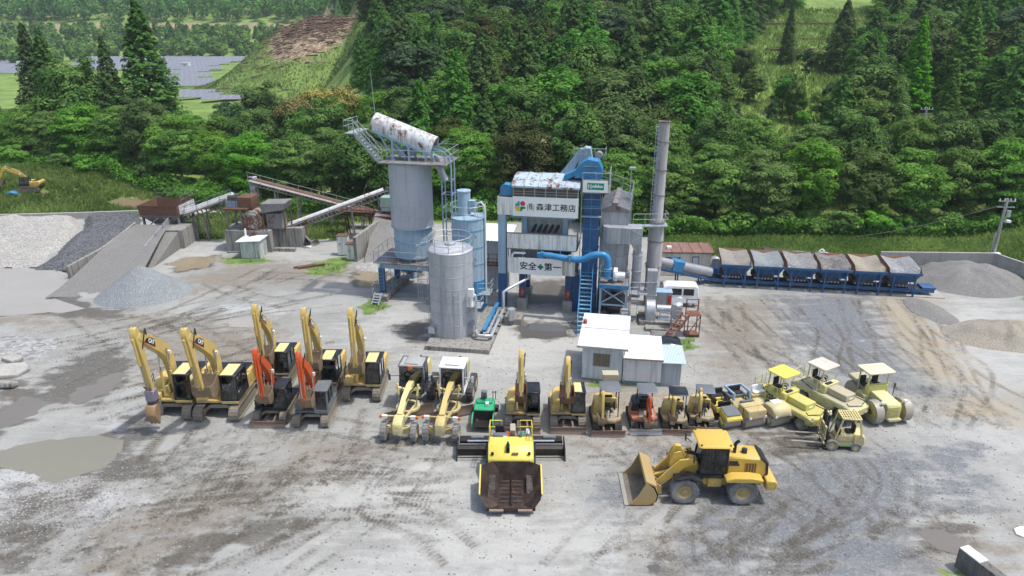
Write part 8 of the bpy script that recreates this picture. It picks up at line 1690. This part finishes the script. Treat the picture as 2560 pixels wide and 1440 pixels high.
for e in (-1, 1):
    bd().prism([(4.75, .08), (5.15, .08), (5.15, .5), (4.95, .62), (4.75, .5)], 'x', min(e * .1, e * 2.92), max(e * .1, e * 2.92)).build('screed_plate', ASPH, t)
    bd().box(min(e * 1.2, e * 2.85), max(e * 1.2, e * 2.85), 5.2, 5.75, .45, .75).build('screed_walkway', ASPH, t); bd().cyl((e * 1.2, 5.1, .85), (e * 2.4, 5.1, .85), .06, None, 8).build('extension_rod', CHROME, t); bd().box(min(e * 1.2, e * 2.8), max(e * 1.2, e * 2.8), 4.95, 5.05, .64, .7).build('screed_beam', GREYP, t)
    bd().box(e * 2.95 - .03, e * 2.95 + .03, 4.2, 5.7, .03, .75, (e * 2.95 - .03, e * 2.95 + .03, 4.55, 5.7)).build('end_gate', NAVY, t); bd().bar((e * 2.9, 4.35, .2), (e * 1.0, 4.35, .2), .05).build('auger_shaft', DARKST, t); bd().bar((e * 1.25, 3.0, .7), (e * 1.3, 5.3, .6), .12, .2).build('tow_arm', NAVY, t)
    bd().box(e * 2.0 - .2, e * 2.0 + .5, 5.3, 5.5, .76, .95).build('screed_box', GREYP, t)
# ------------------------------------------------------------------ small tandem rollers
def tandem(label, x, y, rz, kind):
    t = thing('tandem_roller', label, 'roller', (x, y, 0), rz)
    body = {'dark': PAVY, 'box': BUFF, 'dome': CREAM}[kind]; w_ = .55 if kind == 'dark' else .66; r = .33 if kind == 'dark' else .38
    for yy_ in (0.0, 1.75 if kind != 'dark' else 1.5):
        b = bd(); b.wheel((0, yy_, r), r, w_ * 2, [(-w_, 0), (-w_, r * .8), (-w_ * .99, r), (w_ * .99, r), (w_, r * .8), (w_, 0)], 28); b.build('drum', STEELD, t)
        for e in (-1, 1): bd().bar((e * (w_ + .04), yy_ - .2, r), (e * (w_ + .04), yy_ + .2, r + .25), .06, .2).build('drum_fork', body, t)
    if kind == 'dark': bd().prism([(-.5, .62), (.45, .62), (.45, 1.12), (-.35, .95), (-.5, .8)], 'x', -.5, .5).build('front_hood', body, t, bevel=.04); bd().prism([(-.42, .965), (.43, 1.135), (.43, 1.17), (-.42, 1.0)], 'x', -.46, .46).build('hood_cover', GREYP, t, bevel=.01); bd().box(-.5, .5, -.53, -.5, .66, .78).build('bumper', body, t)
    elif kind == 'box': bd().box(-.62, .62, -.48, .62, .72, 1.25, (-.6, .6, -.42, .62)).build('front_hood', body, t, bevel=.04); bd().box(-.63, .63, .08, .1, .75, 1.262).build('hood_seam', RUSTY, t)
    else:
        pf = [(-.5, .72), (.66, .72), (.66, 1.2), (.45, 1.36), (-.15, 1.38), (-.42, 1.2), (-.52, .95)]; bd().prism(pf, 'x', -.62, .62).build('front_hood', body, t, bevel=.09); bd().box(-.3, .3, .1, .5, 1.382, 1.40).build('worn_decal', WHITE, t)
    bd().box(-.05, .05, -.52, -.5, .72, .82).build('lamp', LAMP, t) if kind == 'dark' else [bd().box(e * .5 - .06, e * .5 + .06, -.55, -.5, .78, .9).build('headlight', LAMP, t) for e in (-1, 1)]
    y1 = 1.75 if kind != 'dark' else 1.5
    bd().box(-w_ + .02, w_ - .02, .65, y1 + .55, .6, .95).build('rear_frame', body, t, bevel=.03); bd().box(-w_ + .05, w_ - .05, y1 - .1, y1 + .5, .953, 1.15).build('seat_base', body if kind == 'dark' else GREYP if kind == 'box' else BUFF, t, bevel=.03)
    sm_ = WHITE if kind == 'dome' else SEATM
    b = bd(); b.box(-.42, .42, y1 - .02, y1 + .32, 1.15, 1.27); b.box(-.42, .42, y1 + .3, y1 + .42, 1.2, 1.6); b.build('seat', sm_, t, bevel=.05)
    b = bd(); b.bar((.1, .8, .95), (.1, 1.0, 1.35), .06); ring_rail(b, (.1, 1.0), .19, 1.25, .12, 12, t=.02); b.build('steering_wheel', NAVY, t); bd().box(-.4, .4, .68, .85, .96, 1.3).build('dashboard', NAVY if kind != 'box' else GREYP, t, bevel=.03)
    if kind == 'box':
        b = bd(); b.pipe([(-.55, y1 - .5, 1.1), (-.55, y1 - .5, 1.5), (-.55, y1 + .5, 1.5), (.55, y1 + .5, 1.5), (.55, y1 - .5, 1.5), (.55, y1 - .5, 1.1)], .09, 8); b.build('cockpit_rim', LBLUE, t)
    if kind == 'dark': b = bd(); b.box(-.5, -.4, 1.0, y1 + .3, .95, 1.35); b.box(.4, .5, 1.0, y1 + .3, .95, 1.35); b.box(-.5, .5, y1 + .42, y1 + .52, .95, 1.5); b.build('cockpit_side', NAVY, t)
    return t
tandem('small roller with a black hood and yellow body, left of the three', 12.85, 35.75, R(14), 'dark')
tandem('small roller with a square buff hood, middle of the three', 14.2, 35.85, R(16), 'box')
tandem('small roller with a rounded cream hood and white seat, right of the three', 15.72, 36.0, R(18), 'dome')
# ------------------------------------------------------------------ pneumatic tyre rollers and the three-drum roller
def canopy(t, x0, x1, y0, y1, z, m, posts, pm):
    b = bd(); rp = [(x0, y0), (x1, y0), (x1, y1), (x0, y1)]
    bd().prism([(x0 + .1, y0), (x1 - .1, y0), (x1, y0 + .1), (x1, y1 - .1), (x1 - .1, y1), (x0 + .1, y1), (x0, y1 - .1), (x0, y0 + .1)], 'z', z, z + .1).build('canopy', m, t, bevel=.03)
    for p in posts: bd().bar((p[0], p[1], p[2]), (p[3], p[4], z), .07).build('canopy_post', pm, t)
def tyre_roller(label, x, y, rz, m, deckm, roofm):
    t = thing('tyre_roller', label, 'roller', (x, y, 0), rz, sc=.85)
    for e in (-.72, 0, .72): tyre(t, (e, .55, .45), .45, .42, TYRED, m, 0, .5); 
    for e in (-.85, -.3, .3, .85): tyre(t, (e, 3.75, .45), .45, .4, TYRED, m, 0, .5)
    prof = [(-.95, -.05), (.95, -.05), (1.08, .35), (1.08, 4.55), (.95, 4.75), (-.95, 4.75), (-1.08, 4.55), (-1.08, .35)]
    bd().prism([(-.35, 1.0), (.0, .72), (.1, .72), (.15, 1.0), (1.0, 1.0), (1.3, .45), (2.95, .45), (3.2, 1.0), (4.4, 1.0), (4.75, .8), (4.75, 1.35), (-.1, 1.35), (-.45, 1.25)], 'x', -1.08, 1.08).build('body', m, t, bevel=.05)
    bd().prism([(a * .97, c_ * .985 - .02) for a, c_ in prof], 'z', 1.352, 1.37).build('deck', deckm, t)
    bd().prism([(-1.06, -.06), (1.06, -.06), (1.0, -.34), (.55, -.5), (-.55, -.5), (-1.0, -.34)], 'z', .78, 1.32).build('front_nose', m, t, bevel=.04)
    h_ = bd().box(-.5, .5, .55, 2.1, 1.372, 1.85).build('engine_cover', m if deckm is not SANDY else SANDY, t, bevel=.04); bd().box(-.2, .2, .53, .55, 1.5, 1.62).build('name_plate', WHITE, h_)
    bd().box(-.75, .75, 2.1, 2.6, 1.373, 2.0).build('dash_housing', m, t, bevel=.05); bd().box(-.5, .1, 2.15, 2.4, 2.0, 2.08).build('dash_panel', NAVY, t, bevel=.02)
    b = bd(); b.box(-.2, .35, 3.2, 3.65, 1.75, 1.9); b.box(-.2, .35, 3.6, 3.75, 1.85, 2.5); b.build('seat', SEATM, t, bevel=.06); bd().box(-.1, .25, 3.3, 3.6, 1.372, 1.75).build('seat_base', m, t)
    b = bd(); b.bar((.08, 2.6, 1.8), (.08, 2.85, 2.2), .05); ring_rail(b, (.08, 2.88), .22, 2.1, .12, 12, t=.02); b.build('steering_wheel', NAVY, t)
    canopy(t, -.75, .95, 2.35, 3.95, 3.05, roofm, [(-.6, 3.8, 1.37, -.6, 3.7), (.75, 3.8, 1.37, .75, 3.7), (-.6, 2.5, 1.4, -.6, 2.55)], m)
    for e in (-1, 1):
        b = bd(); rail(b, [(e * 1.02, 2.6, 1.37), (e * 1.02, 4.6, 1.37), (e * .2, 4.68, 1.37)], .95, .9, .022); b.build('hand_rail', m, t)
        bd().box(e * .9 - .07, e * .9 + .07, -.42, -.34, 1.36, 1.5).build('headlight', WHITE, t); bd().box(e * .6 - .06, e * .6 + .06, -.53, -.5, 1.1, 1.2).build('indicator', AMBER, t)
    b = bd(); b.pipe([(-.6, .4, 1.39), (-.8, .1, 1.4), (0, -.3, 1.4), (.85, .0, 1.4), (.8, 1.0, 1.4), (.72, 1.9, 1.4)], .03, 5); b.pipe([(-.9, 3.0, 1.4), (-.5, 4.3, 1.42), (.5, 4.3, 1.42), (.9, 3.2, 1.4)], .03, 5); b.build('hose', NAVY, t)
    b = bd(); b.bar((-1.1, 1.9, .5), (-1.1, 1.9, 1.3), .04); b.bar((-1.1, 2.3, .5), (-1.1, 2.3, 1.3), .04); b.bar((-1.1, 1.9, .8), (-1.1, 2.3, .8), .04); b.build('step', m, t); bd().box(.2, .5, -.53, -.51, .92, 1.0).build('number_plate', WHITE, t)
    return t
tyre_roller('bright yellow tyre roller with a lemon canopy', 17.7, 35.3, R(30), LEMON, mat('rusty_deck_yellow', (.50, .45, .13), .7, dirt=.3, rust=.2), mat('lemon_roof', (.72, .68, .10), .45, dirt=.1))
tyre_roller('faded tyre roller with a dusty beige deck and canopy', 20.5, 36.3, R(30), LEMONP, SANDY, mat('beige_roof', (.58, .53, .44), .6, dirt=.2))
t = thing('macadam_roller', 'three drum roller with a pale yellow canopy at the right end', 'roller', (22.4, 36.4, 0), R(10), sc=.92)
for e in (-1, 1):
    b = bd(); b.wheel((e * 1.02, 0, .78), .78, .55, [(-.27, .70), (-.27, .78), (.27, .78), (.27, .70)], 36); b.build('drive_drum', STEELD, t)
    b = bd(); b.wheel((e * 1.02, 0, .78), .7, .4, [(-.2, 0), (-.2, .70), (.2, .70), (.2, 0)], 30); b.build('drum_disc', LEMON, t); b = bd(); b.wheel((e * 1.02 + e * .21, 0, .78), .2, .1, [(-.05, 0), (-.05, .16), (.05, .16), (.05, 0)], 14); b.build('hub', RUSTY, t)
b = bd(); b.wheel((0, 2.9, .7), .7, 1.3, None, 34); b.build('steering_drum', STEELD, t)
h_ = bd().prism([(-.6, .45), (1.2, .45), (1.2, 1.6), (-.5, 1.5), (-.6, 1.3)], 'x', -.5, .5).build('engine_hood', LEMONP, t, bevel=.04)
for k in range(7): bd().box(-.38, .38, -.64, -.605, .62 + k * .11, .68 + k * .11).build('grille_slat', LEMON, h_)
bd().box(-.45, .45, -.85, -.6, .42, .58).build('bumper', LEMONP, t, bevel=.02); bd().box(-.95, .95, 1.2, 2.0, .9, 1.3).build('platform', LEMONP, t, bevel=.03); bd().box(-.75, .75, 1.2, 1.5, 1.302, 1.95).build('dash_housing', LEMON, t, bevel=.04)
for e in (-.45, .45): b = bd(); b.box(e - .22, e + .22, 1.75, 2.15, 1.6, 1.75); b.box(e - .22, e + .22, 2.1, 2.25, 1.7, 2.25); b.build('seat', SEATM, t, bevel=.05)
bd().prism([(2.0, 1.0), (3.4, 1.55), (3.5, 1.75), (2.2, 1.7)], 'x', -.35, .35).build('steering_yoke', SANDY, t, bevel=.03); bd().box(-.6, .6, 2.5, 3.5, 1.45, 1.75).build('water_tank', SANDY, t, bevel=.06)
canopy(t, -.95, 1.0, 1.0, 2.4, 2.85, mat('cream_roof', (.68, .65, .42), .5, dirt=.2), [(-.7, 1.3, 1.3, -.7, 1.3), (.7, 1.3, 1.3, .7, 1.3), (-.7, 2.2, 1.3, -.7, 2.2), (.7, 2.2, 1.3, .7, 2.2)], LEMONP)
for e in (-1, 1): bd().box(e * .8 - .1, e * .8 + .1, -.5, -.36, 1.56, 1.7).build('headlight', WHITE, t); bd().bar((e * .5, -.3, 1.4), (e * .8, -.42, 1.6), .05).build('lamp_bracket', LEMON, t)
b = bd(); b.bar((.95, .9, 1.3), (.95, .9, 2.0), .04); b.box(.9, 1.0, .85, .9, 1.95, 2.2); b.build('mirror', NAVY, t)
# ------------------------------------------------------------------ forklift
FORKY = mat('forklift_yellow', (.66, .56, .25), .5, 0, dirt=.2, dirtcol=(.46, .40, .26), rust=.05, mud=.35)
t = thing('forklift', 'cream forklift with bare forks in front of the tyre rollers', 'forklift', (18.45, 33.75, 0), R(-97))
for e in (-1, 1): tyre(t, (e * .48, -.55, .34), .34, .24, TYRED, FORKY, 0, .5); tyre(t, (e * .45, .75, .27), .27, .2, TYRED, FORKY, 0, .5)
bd().box(-.45, .45, -.5, 1.1, .22, .55).build('chassis', FORKY, t, bevel=.03); bd().prism([(-.35, .56), (.55, .56), (.55, .95), (-.1, .9), (-.35, .7)], 'x', -.46, .46).build('body', FORKY, t, bevel=.04); bd().prism([(.56, .35), (1.12, .35), (1.18, .6), (1.12, 1.0), (.56, 1.0)], 'x', -.5, .5).build('counterweight', FORKY, t, bevel=.06)
for e in (-1, 1): bd().bar((e * .47, -.45, .7), (e * .44, -.15, 1.98), .07).build('guard_post', FORKY, t); bd().bar((e * .47, .95, .9), (e * .44, .75, 1.98), .09).build('guard_post', FORKY, t)
g_ = bd(); g_.bar((-.47, -.18, 2.0), (.47, -.18, 2.0), .07); g_.bar((-.47, .78, 2.0), (.47, .78, 2.0), .07); g_.bar((-.46, -.18, 2.0), (-.46, .78, 2.0), .07); g_.bar((.46, -.18, 2.0), (.46, .78, 2.0), .07); g_ = g_.build('overhead_guard', FORKY, t)
for k in range(6): bd().box(-.44, .44, -.08 + k * .14, -.03 + k * .14, 1.98, 2.03).build('guard_bar', FORKY, g_)
for k in range(4): bd().box(-.3 + k * .2 - .02, -.3 + k * .2 + .02, -.16, .76, 1.985, 2.025).build('guard_bar', FORKY, g_)
b = bd(); b.box(-.22, .22, .2, .6, .96, 1.08); b.box(-.22, .22, .55, .68, 1.0, 1.5); b.build('seat', SEATM, t, bevel=.05); bd().box(-.3, .35, -.3, -.12, .9, 1.3).build('dashboard', NAVY, t, bevel=.04)
b = bd(); b.bar((0, -.15, 1.2), (0, .02, 1.42), .04); ring_rail(b, (0, .02), .17, 1.32, .12, 12, t=.018); b.build('steering_wheel', NAVY, t)
for e in (-1, 1): bd().box(e * .32 - .07, e * .32 + .07, -.98, -.84, .1, 2.1).build('mast_rail', NAVY, t); bd().box(e * .2 - .05, e * .2 + .05, -.92, -.8, .15, 1.95).build('inner_mast', DARKST, t)
b = bd(); b.cyl((0, -.88, .2), (0, -.88, 1.7), .05, None, 8); b.bar((-.4, -.9, 2.05), (.4, -.9, 2.05), .08); b.bar((-.4, -.9, 1.1), (.4, -.9, 1.1), .08); b.build('lift_cylinder', NAVY, t)
b = bd()
for zz in (.45, .75, 1.45): b.bar((-.6, -1.02, zz), (.6, -1.02, zz), .07, .1)
for k in range(6): b.bar((-.55 + k * .22, -1.02, .75), (-.55 + k * .22, -1.02, 1.45), .04)
b.build('load_backrest', FORKY, t)
for e in (-.45, .5): b = bd(); b.box(e - .06, e + .06, -2.75, -1.1, .42, .47); b.box(e - .06, e + .06, -1.12, -1.06, .42, .95); b.build('fork', mat('fork_steel', (.36, .32, .26), .5, .4, dirt=.4, rust=.1), t)
bd().box(-.475, .475, -.3, 1.0, .28, .33).build('green_stripe', GREENM, t)
lettering('森津工務店', .13, INK, t, (-.47, .1, .66), 0, (0, 0, R(-90)))
# ------------------------------------------------------------------ wheel loader
t = thing('wheel_loader', 'yellow wheel loader with its bucket lowered on the ground', 'loader', (8.55, 29.75, 0), R(-91.5))
for e in (-1, 1):
    tyre(t, (e * .92, 0, .72), .72, .52, TYRED, YELN, 20, .5); tyre(t, (e * .92, 2.85, .72), .72, .52, TYRED, YELN, 20, .5)
    bd().prism([(-.5, 1.32), (-.75, 1.05), (-.70, 1.0), (-.42, 1.24), (.1, 1.5), (.6, 1.35), (.9, .95), (.95, 1.0), (.65, 1.45), (.1, 1.6)][:0] or [(-.55, 1.45), (.2, 1.62), (.75, 1.40), (.98, .98), (.90, .95), (.68, 1.30), (.18, 1.52), (-.55, 1.36)], 'x', e * .92 - .26, e * .92 + .26).build('front_fender', NAVY, t)
    bd().prism([(1.95, 1.35), (3.75, 1.35), (3.75, 1.52), (3.2, 1.62), (2.35, 1.62), (1.95, 1.48)], 'x', min(e * .62, e * 1.2), max(e * .62, e * 1.2)).build('rear_fender', YELN, t, bevel=.03)
    arm = strip([(.55, 2.1), (-.1, 1.95), (-.75, 1.25), (-1.45, .5)], [.16, .24, .22, .14]); bd().prism(arm, 'x', e * .48 - .05, e * .48 + .05).build('lift_arm', YELN, t)
    ram(t, (e * .36, .5, 1.0), (e * .36, -.6, 1.25), .08, NAVY)
bd().prism([(-.55, .55), (.85, .5), (1.0, 1.2), (.6, 2.2), (.3, 2.25), (-.2, 1.3), (-.6, .95)], 'x', -.34, .34).build('front_frame', YELN, t, bevel=.03); bd().cyl((-1.0, 0, .72), (1.0, 0, .72), .2).build('front_axle', YELN, t); bd().cyl((-1.0, 2.85, .72), (1.0, 2.85, .72), .2).build('rear_axle', YELN, t)
bd().prism([(-.55, 1.25), (-.15, 1.2), (.15, 2.1), (-.15, 2.75), (-.45, 2.75), (-.62, 2.2)], 'x', -.12, .12).build('bellcrank', YELN, t, bevel=.03)
for e in (-1, 1): bd().prism([(-.6, 1.2), (-.3, 1.15), (.05, 2.0), (-.2, 2.55), (-.5, 2.45), (-.7, 1.9)], 'x', e * .3 - .04, e * .3 + .04).build('lever_plate', YELN, t, bevel=.01)
ram(t, (0, .75, 2.1), (0, -.35, 2.6), .1, NAVY); b = bd(); b.bar((0, -.4, 1.25), (0, -1.45, .85), .14, .16); b.build('bucket_link', YELN, t)
BK = mat('loader_bucket', (.42, .29, .11), .55, .1, dirt=.55, dirtcol=(.36, .30, .20), rust=.1); BKI = mat('bucket_inside', (.17, .145, .11), .6, .3, dirt=.5, dirtcol=(.34, .29, .22))
prof = [(-2.75, .05), (-1.75, .06), (-1.45, .25), (-1.38, .62), (-1.55, 1.0), (-1.95, 1.32)]; k = len(prof)
b = bd(); vs = [(-1.28, *p) for p in prof] + [(1.28, *p) for p in prof]; b.add(vs, [(i, i + 1, k + i + 1, k + i) for i in range(k - 1)]); b.build('bucket_inner', BKI, t)
b = bd(); pf = [(-2.75, .02), (-1.72, .02), (-1.38, .22), (-1.30, .64), (-1.48, 1.06), (-1.95, 1.38)]; b.add([(-1.28, *p) for p in pf] + [(1.28, *p) for p in pf], [(i, i + 1, k + i + 1, k + i) for i in range(k - 1)]); o = b.build('bucket', BK, t)
for e in (-1, 1): bd().prism(prof + [(-2.3, .55)], 'x', e * 1.28 - .025, e * 1.28 + .025).build('bucket_side', BK, o)
bd().box(-1.3, 1.3, -2.95, -2.7, .01, .05).build('cutting_edge', mat('bright_edge', (.45, .42, .37), .4, .5, dirt=.3), o); bd().prism([(-2.0, 1.32), (-1.5, 1.1), (-1.42, 1.15), (-1.95, 1.42)], 'x', -1.28, 1.28).build('spill_guard', BK, o)
for xx in (-.75, -.25, .25, .75): bd().prism([(-1.3, .3), (-1.05, .35), (-1.1, .8), (-1.38, .98)], 'x', xx - .04, xx + .04).build('bucket_lug', BK, o)
# rear half: frame, cab, hood
bd().box(-.55, .55, .95, 3.9, .75, 1.25).build('rear_frame', YELN, t, bevel=.03); bd().box(-.65, -.35, 1.2, 1.9, .7, 1.3).build('battery_box', YELN, t, bevel=.03); bd().box(.35, .65, 1.2, 1.9, .7, 1.3).build('tool_box', YELN, t, bevel=.03)
cab(t, -.66, .66, .72, 2.05, 1.35, 3.05, NAVY, NAVY, GLS, .15, .25, .05, .0)
rf = bd().prism([(-.8, .55), (.8, .55), (.86, .75), (.86, 2.1), (.7, 2.3), (-.7, 2.3), (-.86, 2.1), (-.86, .75)], 'z', 3.06, 3.16, [(a * .93, 1.45 + (c_ - 1.45) * .93) for a, c_ in [(-.8, .55), (.8, .55), (.86, .75), (.86, 2.1), (.7, 2.3), (-.7, 2.3), (-.86, 2.1), (-.86, .75)]]).build('cab_roof', YELN, t, bevel=.02)
for xx, yy_ in ((-.72, .7), (.72, .7), (-.72, 2.1), (.72, 2.1)): bd().cyl((xx, yy_, 3.13), (xx, yy_, 3.2), .05, None, 8).build('roof_lamp', NAVY, rf)
bd().box(-.72, .72, .75, 2.1, 1.25, 1.36).build('cab_floor', NAVY, t, bevel=.02)
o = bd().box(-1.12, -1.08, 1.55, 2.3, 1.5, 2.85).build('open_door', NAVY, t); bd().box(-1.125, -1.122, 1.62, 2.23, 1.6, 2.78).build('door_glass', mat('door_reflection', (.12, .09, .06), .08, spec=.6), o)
hp = [(2.1, 1.25), (3.95, 1.25), (4.1, 1.5), (4.05, 2.1), (3.75, 2.35), (2.1, 2.45)]; bd().prism(hp, 'x', -.6, .6).build('engine_hood', YELN, t, bevel=.07)
bd().prism([(3.98, 1.25), (4.13, 1.5), (4.08, 2.13), (3.74, 2.4), (3.68, 2.38), (3.95, 2.08), (4.0, 1.5), (3.88, 1.25)], 'x', -.62, .62).build('hood_trim', NAVY, t)
for e in (-1, 1):
    o = bd().box(e * .615 - .012, e * .615 + .012, 2.95, 3.5, 1.55, 2.1).build('grille', mat('grille_bronze', (.12, .075, .035), .5, .2), t)
    for kk in range(4): bd().box(e * .63 - .006, e * .63 + .006, 2.97 + kk * .14, 2.99 + kk * .14, 1.57, 2.08).build('grille_slat', YELN, o)
    o = bd().prism([(2.15, 1.95), (2.7, 1.95), (2.55, 2.22), (2.15, 2.22)], 'x', e * .615 - .01, e * .615 + .01).build('maker_panel', NAVY, t)
lettering('CAT', .26, WINK, o if False else t, (-.63, 2.38, 2.08), .008, (0, 0, R(-90))); bd().prism([(2.62, 1.95), (2.8, 1.95), (2.68, 2.22), (2.58, 2.22)], 'x', -.632, -.628).build('red_wedge', REDP, t)
lettering('森津工務店', .2, INK, t, (-.63, 2.5, 1.78), .0, (0, 0, R(-90))); lettering('森津工務店', .2, INK, t, (-.54, -.42, 1.62), .003, (0, R(44), R(-90)))
bd().pipe([(.15, 2.5, 2.4), (.15, 2.5, 2.85), (.15, 2.55, 3.0), (.15, 2.7, 3.1)], .085, 10).build('exhaust', NAVY, t); bd().cyl((.1, 3.0, 2.35), (.1, 3.0, 2.6), .14, None, 14).build('air_cleaner', NAVY, t)
bd().prism([(3.95, .85), (4.4, .85), (4.5, 1.0), (4.5, 1.3), (4.35, 1.42), (3.95, 1.4)], 'x', -1.1, 1.1).build('counterweight', YELN, t, bevel=.05); bd().box(-1.0, -.6, 3.4, 3.94, 1.0, 1.33).build('side_weight', YELN, t, bevel=.03)
b = bd()
for zz in (.45, .75, 1.05): b.box(-.98, -.7, 1.28, 1.72, zz, zz + .05)
b.bar((-.96, 1.28, .42), (-.85, 1.28, 1.3), .05); b.bar((-.96, 1.72, .42), (-.85, 1.72, 1.3), .05); b.build('access_steps', NAVY, t); b = bd(); b.pipe([(-.95, 1.9, .9), (-1.0, 1.9, 1.2), (-.95, 2.0, 1.3)], .03, 6); b.pipe([(-.2, .85, 1.0), (-.35, .95, 1.25), (-.2, 1.05, 1.1)], .05, 6); b.pipe([(-.3, .9, .9), (-.42, .98, 1.15), (-.3, 1.1, 1.0)], .05, 6); b.build('hose', NAVY, t)
for e in (-1, 1): b = bd(); b.bar((e * .7, .6, 2.4), (e * 1.0, .35, 2.5), .03); b.box(e * 1.0 - .1, e * 1.0 + .1, .3, .34, 2.35, 2.75); b.build('mirror', NAVY, t)
# ------------------------------------------------------------------ white van and black car
def van_like(t, prof, w_, body, win, r, axles, roofw=.88):
    """side profile (y front is -y, z), windows as list of (y0, y1, z0, z1, slant)"""
    k = len(prof); M_ = [(w_ * (1 if z < 1.05 else 1 - (z - 1.05) * (1 - roofw) / .8)) for y, z in prof]
    b = bd(); b.add([(-M_[i], *prof[i]) for i in range(k)] + [(M_[i], *prof[i]) for i in range(k)], [tuple(range(k))[::-1], tuple(range(k, 2 * k))] + [(i, (i + 1) % k, k + (i + 1) % k, k + i) for i in range(k)]); b.build('body', body, t, bevel=.05)
    for e in (-1, 1):
        for y in axles: tyre(t, (e * (w_ - .1), y, r), r, .17, TYRE, GALV2, 0, .62)
        for (y0, y1, z0, z1, sl) in win:
            x0, x1 = w_ * (1 - (z0 - 1.05) * (1 - roofw) / .8) + .006, w_ * (1 - (z1 - 1.05) * (1 - roofw) / .8) + .006
            bd().add([(e * x0, y0, z0), (e * x0, y1, z0), (e * x1, y1, z1), (e * x1, y0 + sl, z1)], [(0, 1, 2, 3)]).build('side_window', mat('black_window', (.012, .013, .015), .08, spec=.6), t)
VW = mat('van_white', (.78, .79, .80), .25, 0, dirt=.12, dirtcol=(.6, .59, .56), spec=.5)
t = thing('van', 'white van parked beside the silver tube conveyor', 'van', (12.25, 55.1, 0), R(-97))
van_like(t, [(-.05, .35), (.0, .85), (.12, 1.02), (.5, 1.72), (.75, 1.86), (3.1, 1.88), (3.28, 1.75), (3.34, 1.0), (3.34, .35)], .74, VW, [(.28, 1.0, 1.08, 1.6, .32), (1.12, 1.95, 1.08, 1.62, 0), (2.1, 2.95, 1.08, 1.62, 0)], .28, (.55, 2.75))
bd().add([(-.66, .1, 1.05), (.66, .1, 1.05), (.6, .47, 1.7), (-.6, .47, 1.7)], [(0, 1, 2, 3)]).build('windscreen', WINDOW, t); bd().add([(-.62, 3.35, 1.08), (.62, 3.35, 1.08), (.56, 3.3, 1.66), (-.56, 3.3, 1.66)], [(3, 2, 1, 0)]).build('rear_window', WINDOW, t); bd().box(-.76, .76, -.1, .0, .32, .55).build('bumper', VW, t, bevel=.03)
for e in (-1, 1): bd().box(e * .58 - .12, e * .58 + .12, -.06, .03, .62, .82).build('headlight', LAMP, t); bd().box(e * .748 - .006, e * .748 + .006, 1.04, 1.05, .42, 1.66).build('door_seam', GREYP, t); bd().box(e * .80 - .05, e * .80 + .05, .3, .42, 1.05, 1.25).build('mirror', VW, t); bd().box(e * .75 - .01, e * .75 + .01, 1.12, 1.24, .9, .93).build('door_handle', GREYP, t)
t = thing('car', 'black car half hidden behind the annex shed', 'car', (8.55, 44.75, 0), R(-97))
van_like(t, [(-.05, .32), (.0, .8), (.75, .95), (1.15, 1.5), (1.5, 1.58), (3.1, 1.55), (3.35, 1.3), (3.4, .85), (3.4, .32)], .74, mat('car_black', (.008, .009, .012), .15, 0, spec=.6), [(1.0, 1.7, .98, 1.42, .25), (1.8, 2.7, .98, 1.42, 0)], .29, (.62, 2.85))
bd().add([(-.64, .8, .98), (.64, .8, .98), (.58, 1.14, 1.48), (-.58, 1.14, 1.48)], [(0, 1, 2, 3)]).build('windscreen', WINDOW, t); bd().add([(-.6, 3.38, .95), (.6, 3.38, .95), (.54, 3.2, 1.46), (-.54, 3.2, 1.46)], [(3, 2, 1, 0)]).build('rear_window', WINDOW, t)
for e in (-1, 1): bd().box(e * .62 - .08, e * .62 + .08, 3.36, 3.42, .75, .95).build('tail_light', REDP, t); bd().box(e * .58 - .1, e * .58 + .1, -.06, .02, .6, .75).build('headlight', LAMP, t)
# ------------------------------------------------------------------ damp summer air
hm = bpy.data.materials.new('damp_air'); nt, n = nodes(hm)
pv = n('VolumePrincipled', inp={'Color': (.86, .92, 1.0, 1), 'Density': .00021, 'Anisotropy': .2})
o = n('OutputMaterial'); nt.links.new(pv.outputs[0], o.inputs['Volume'])
tag(MB().box(-930, 930, -60, 1130, -3, 190).build('haze', hm, smooth=False), 'thin bluish summer haze over the valley', 'haze', kind='stuff')
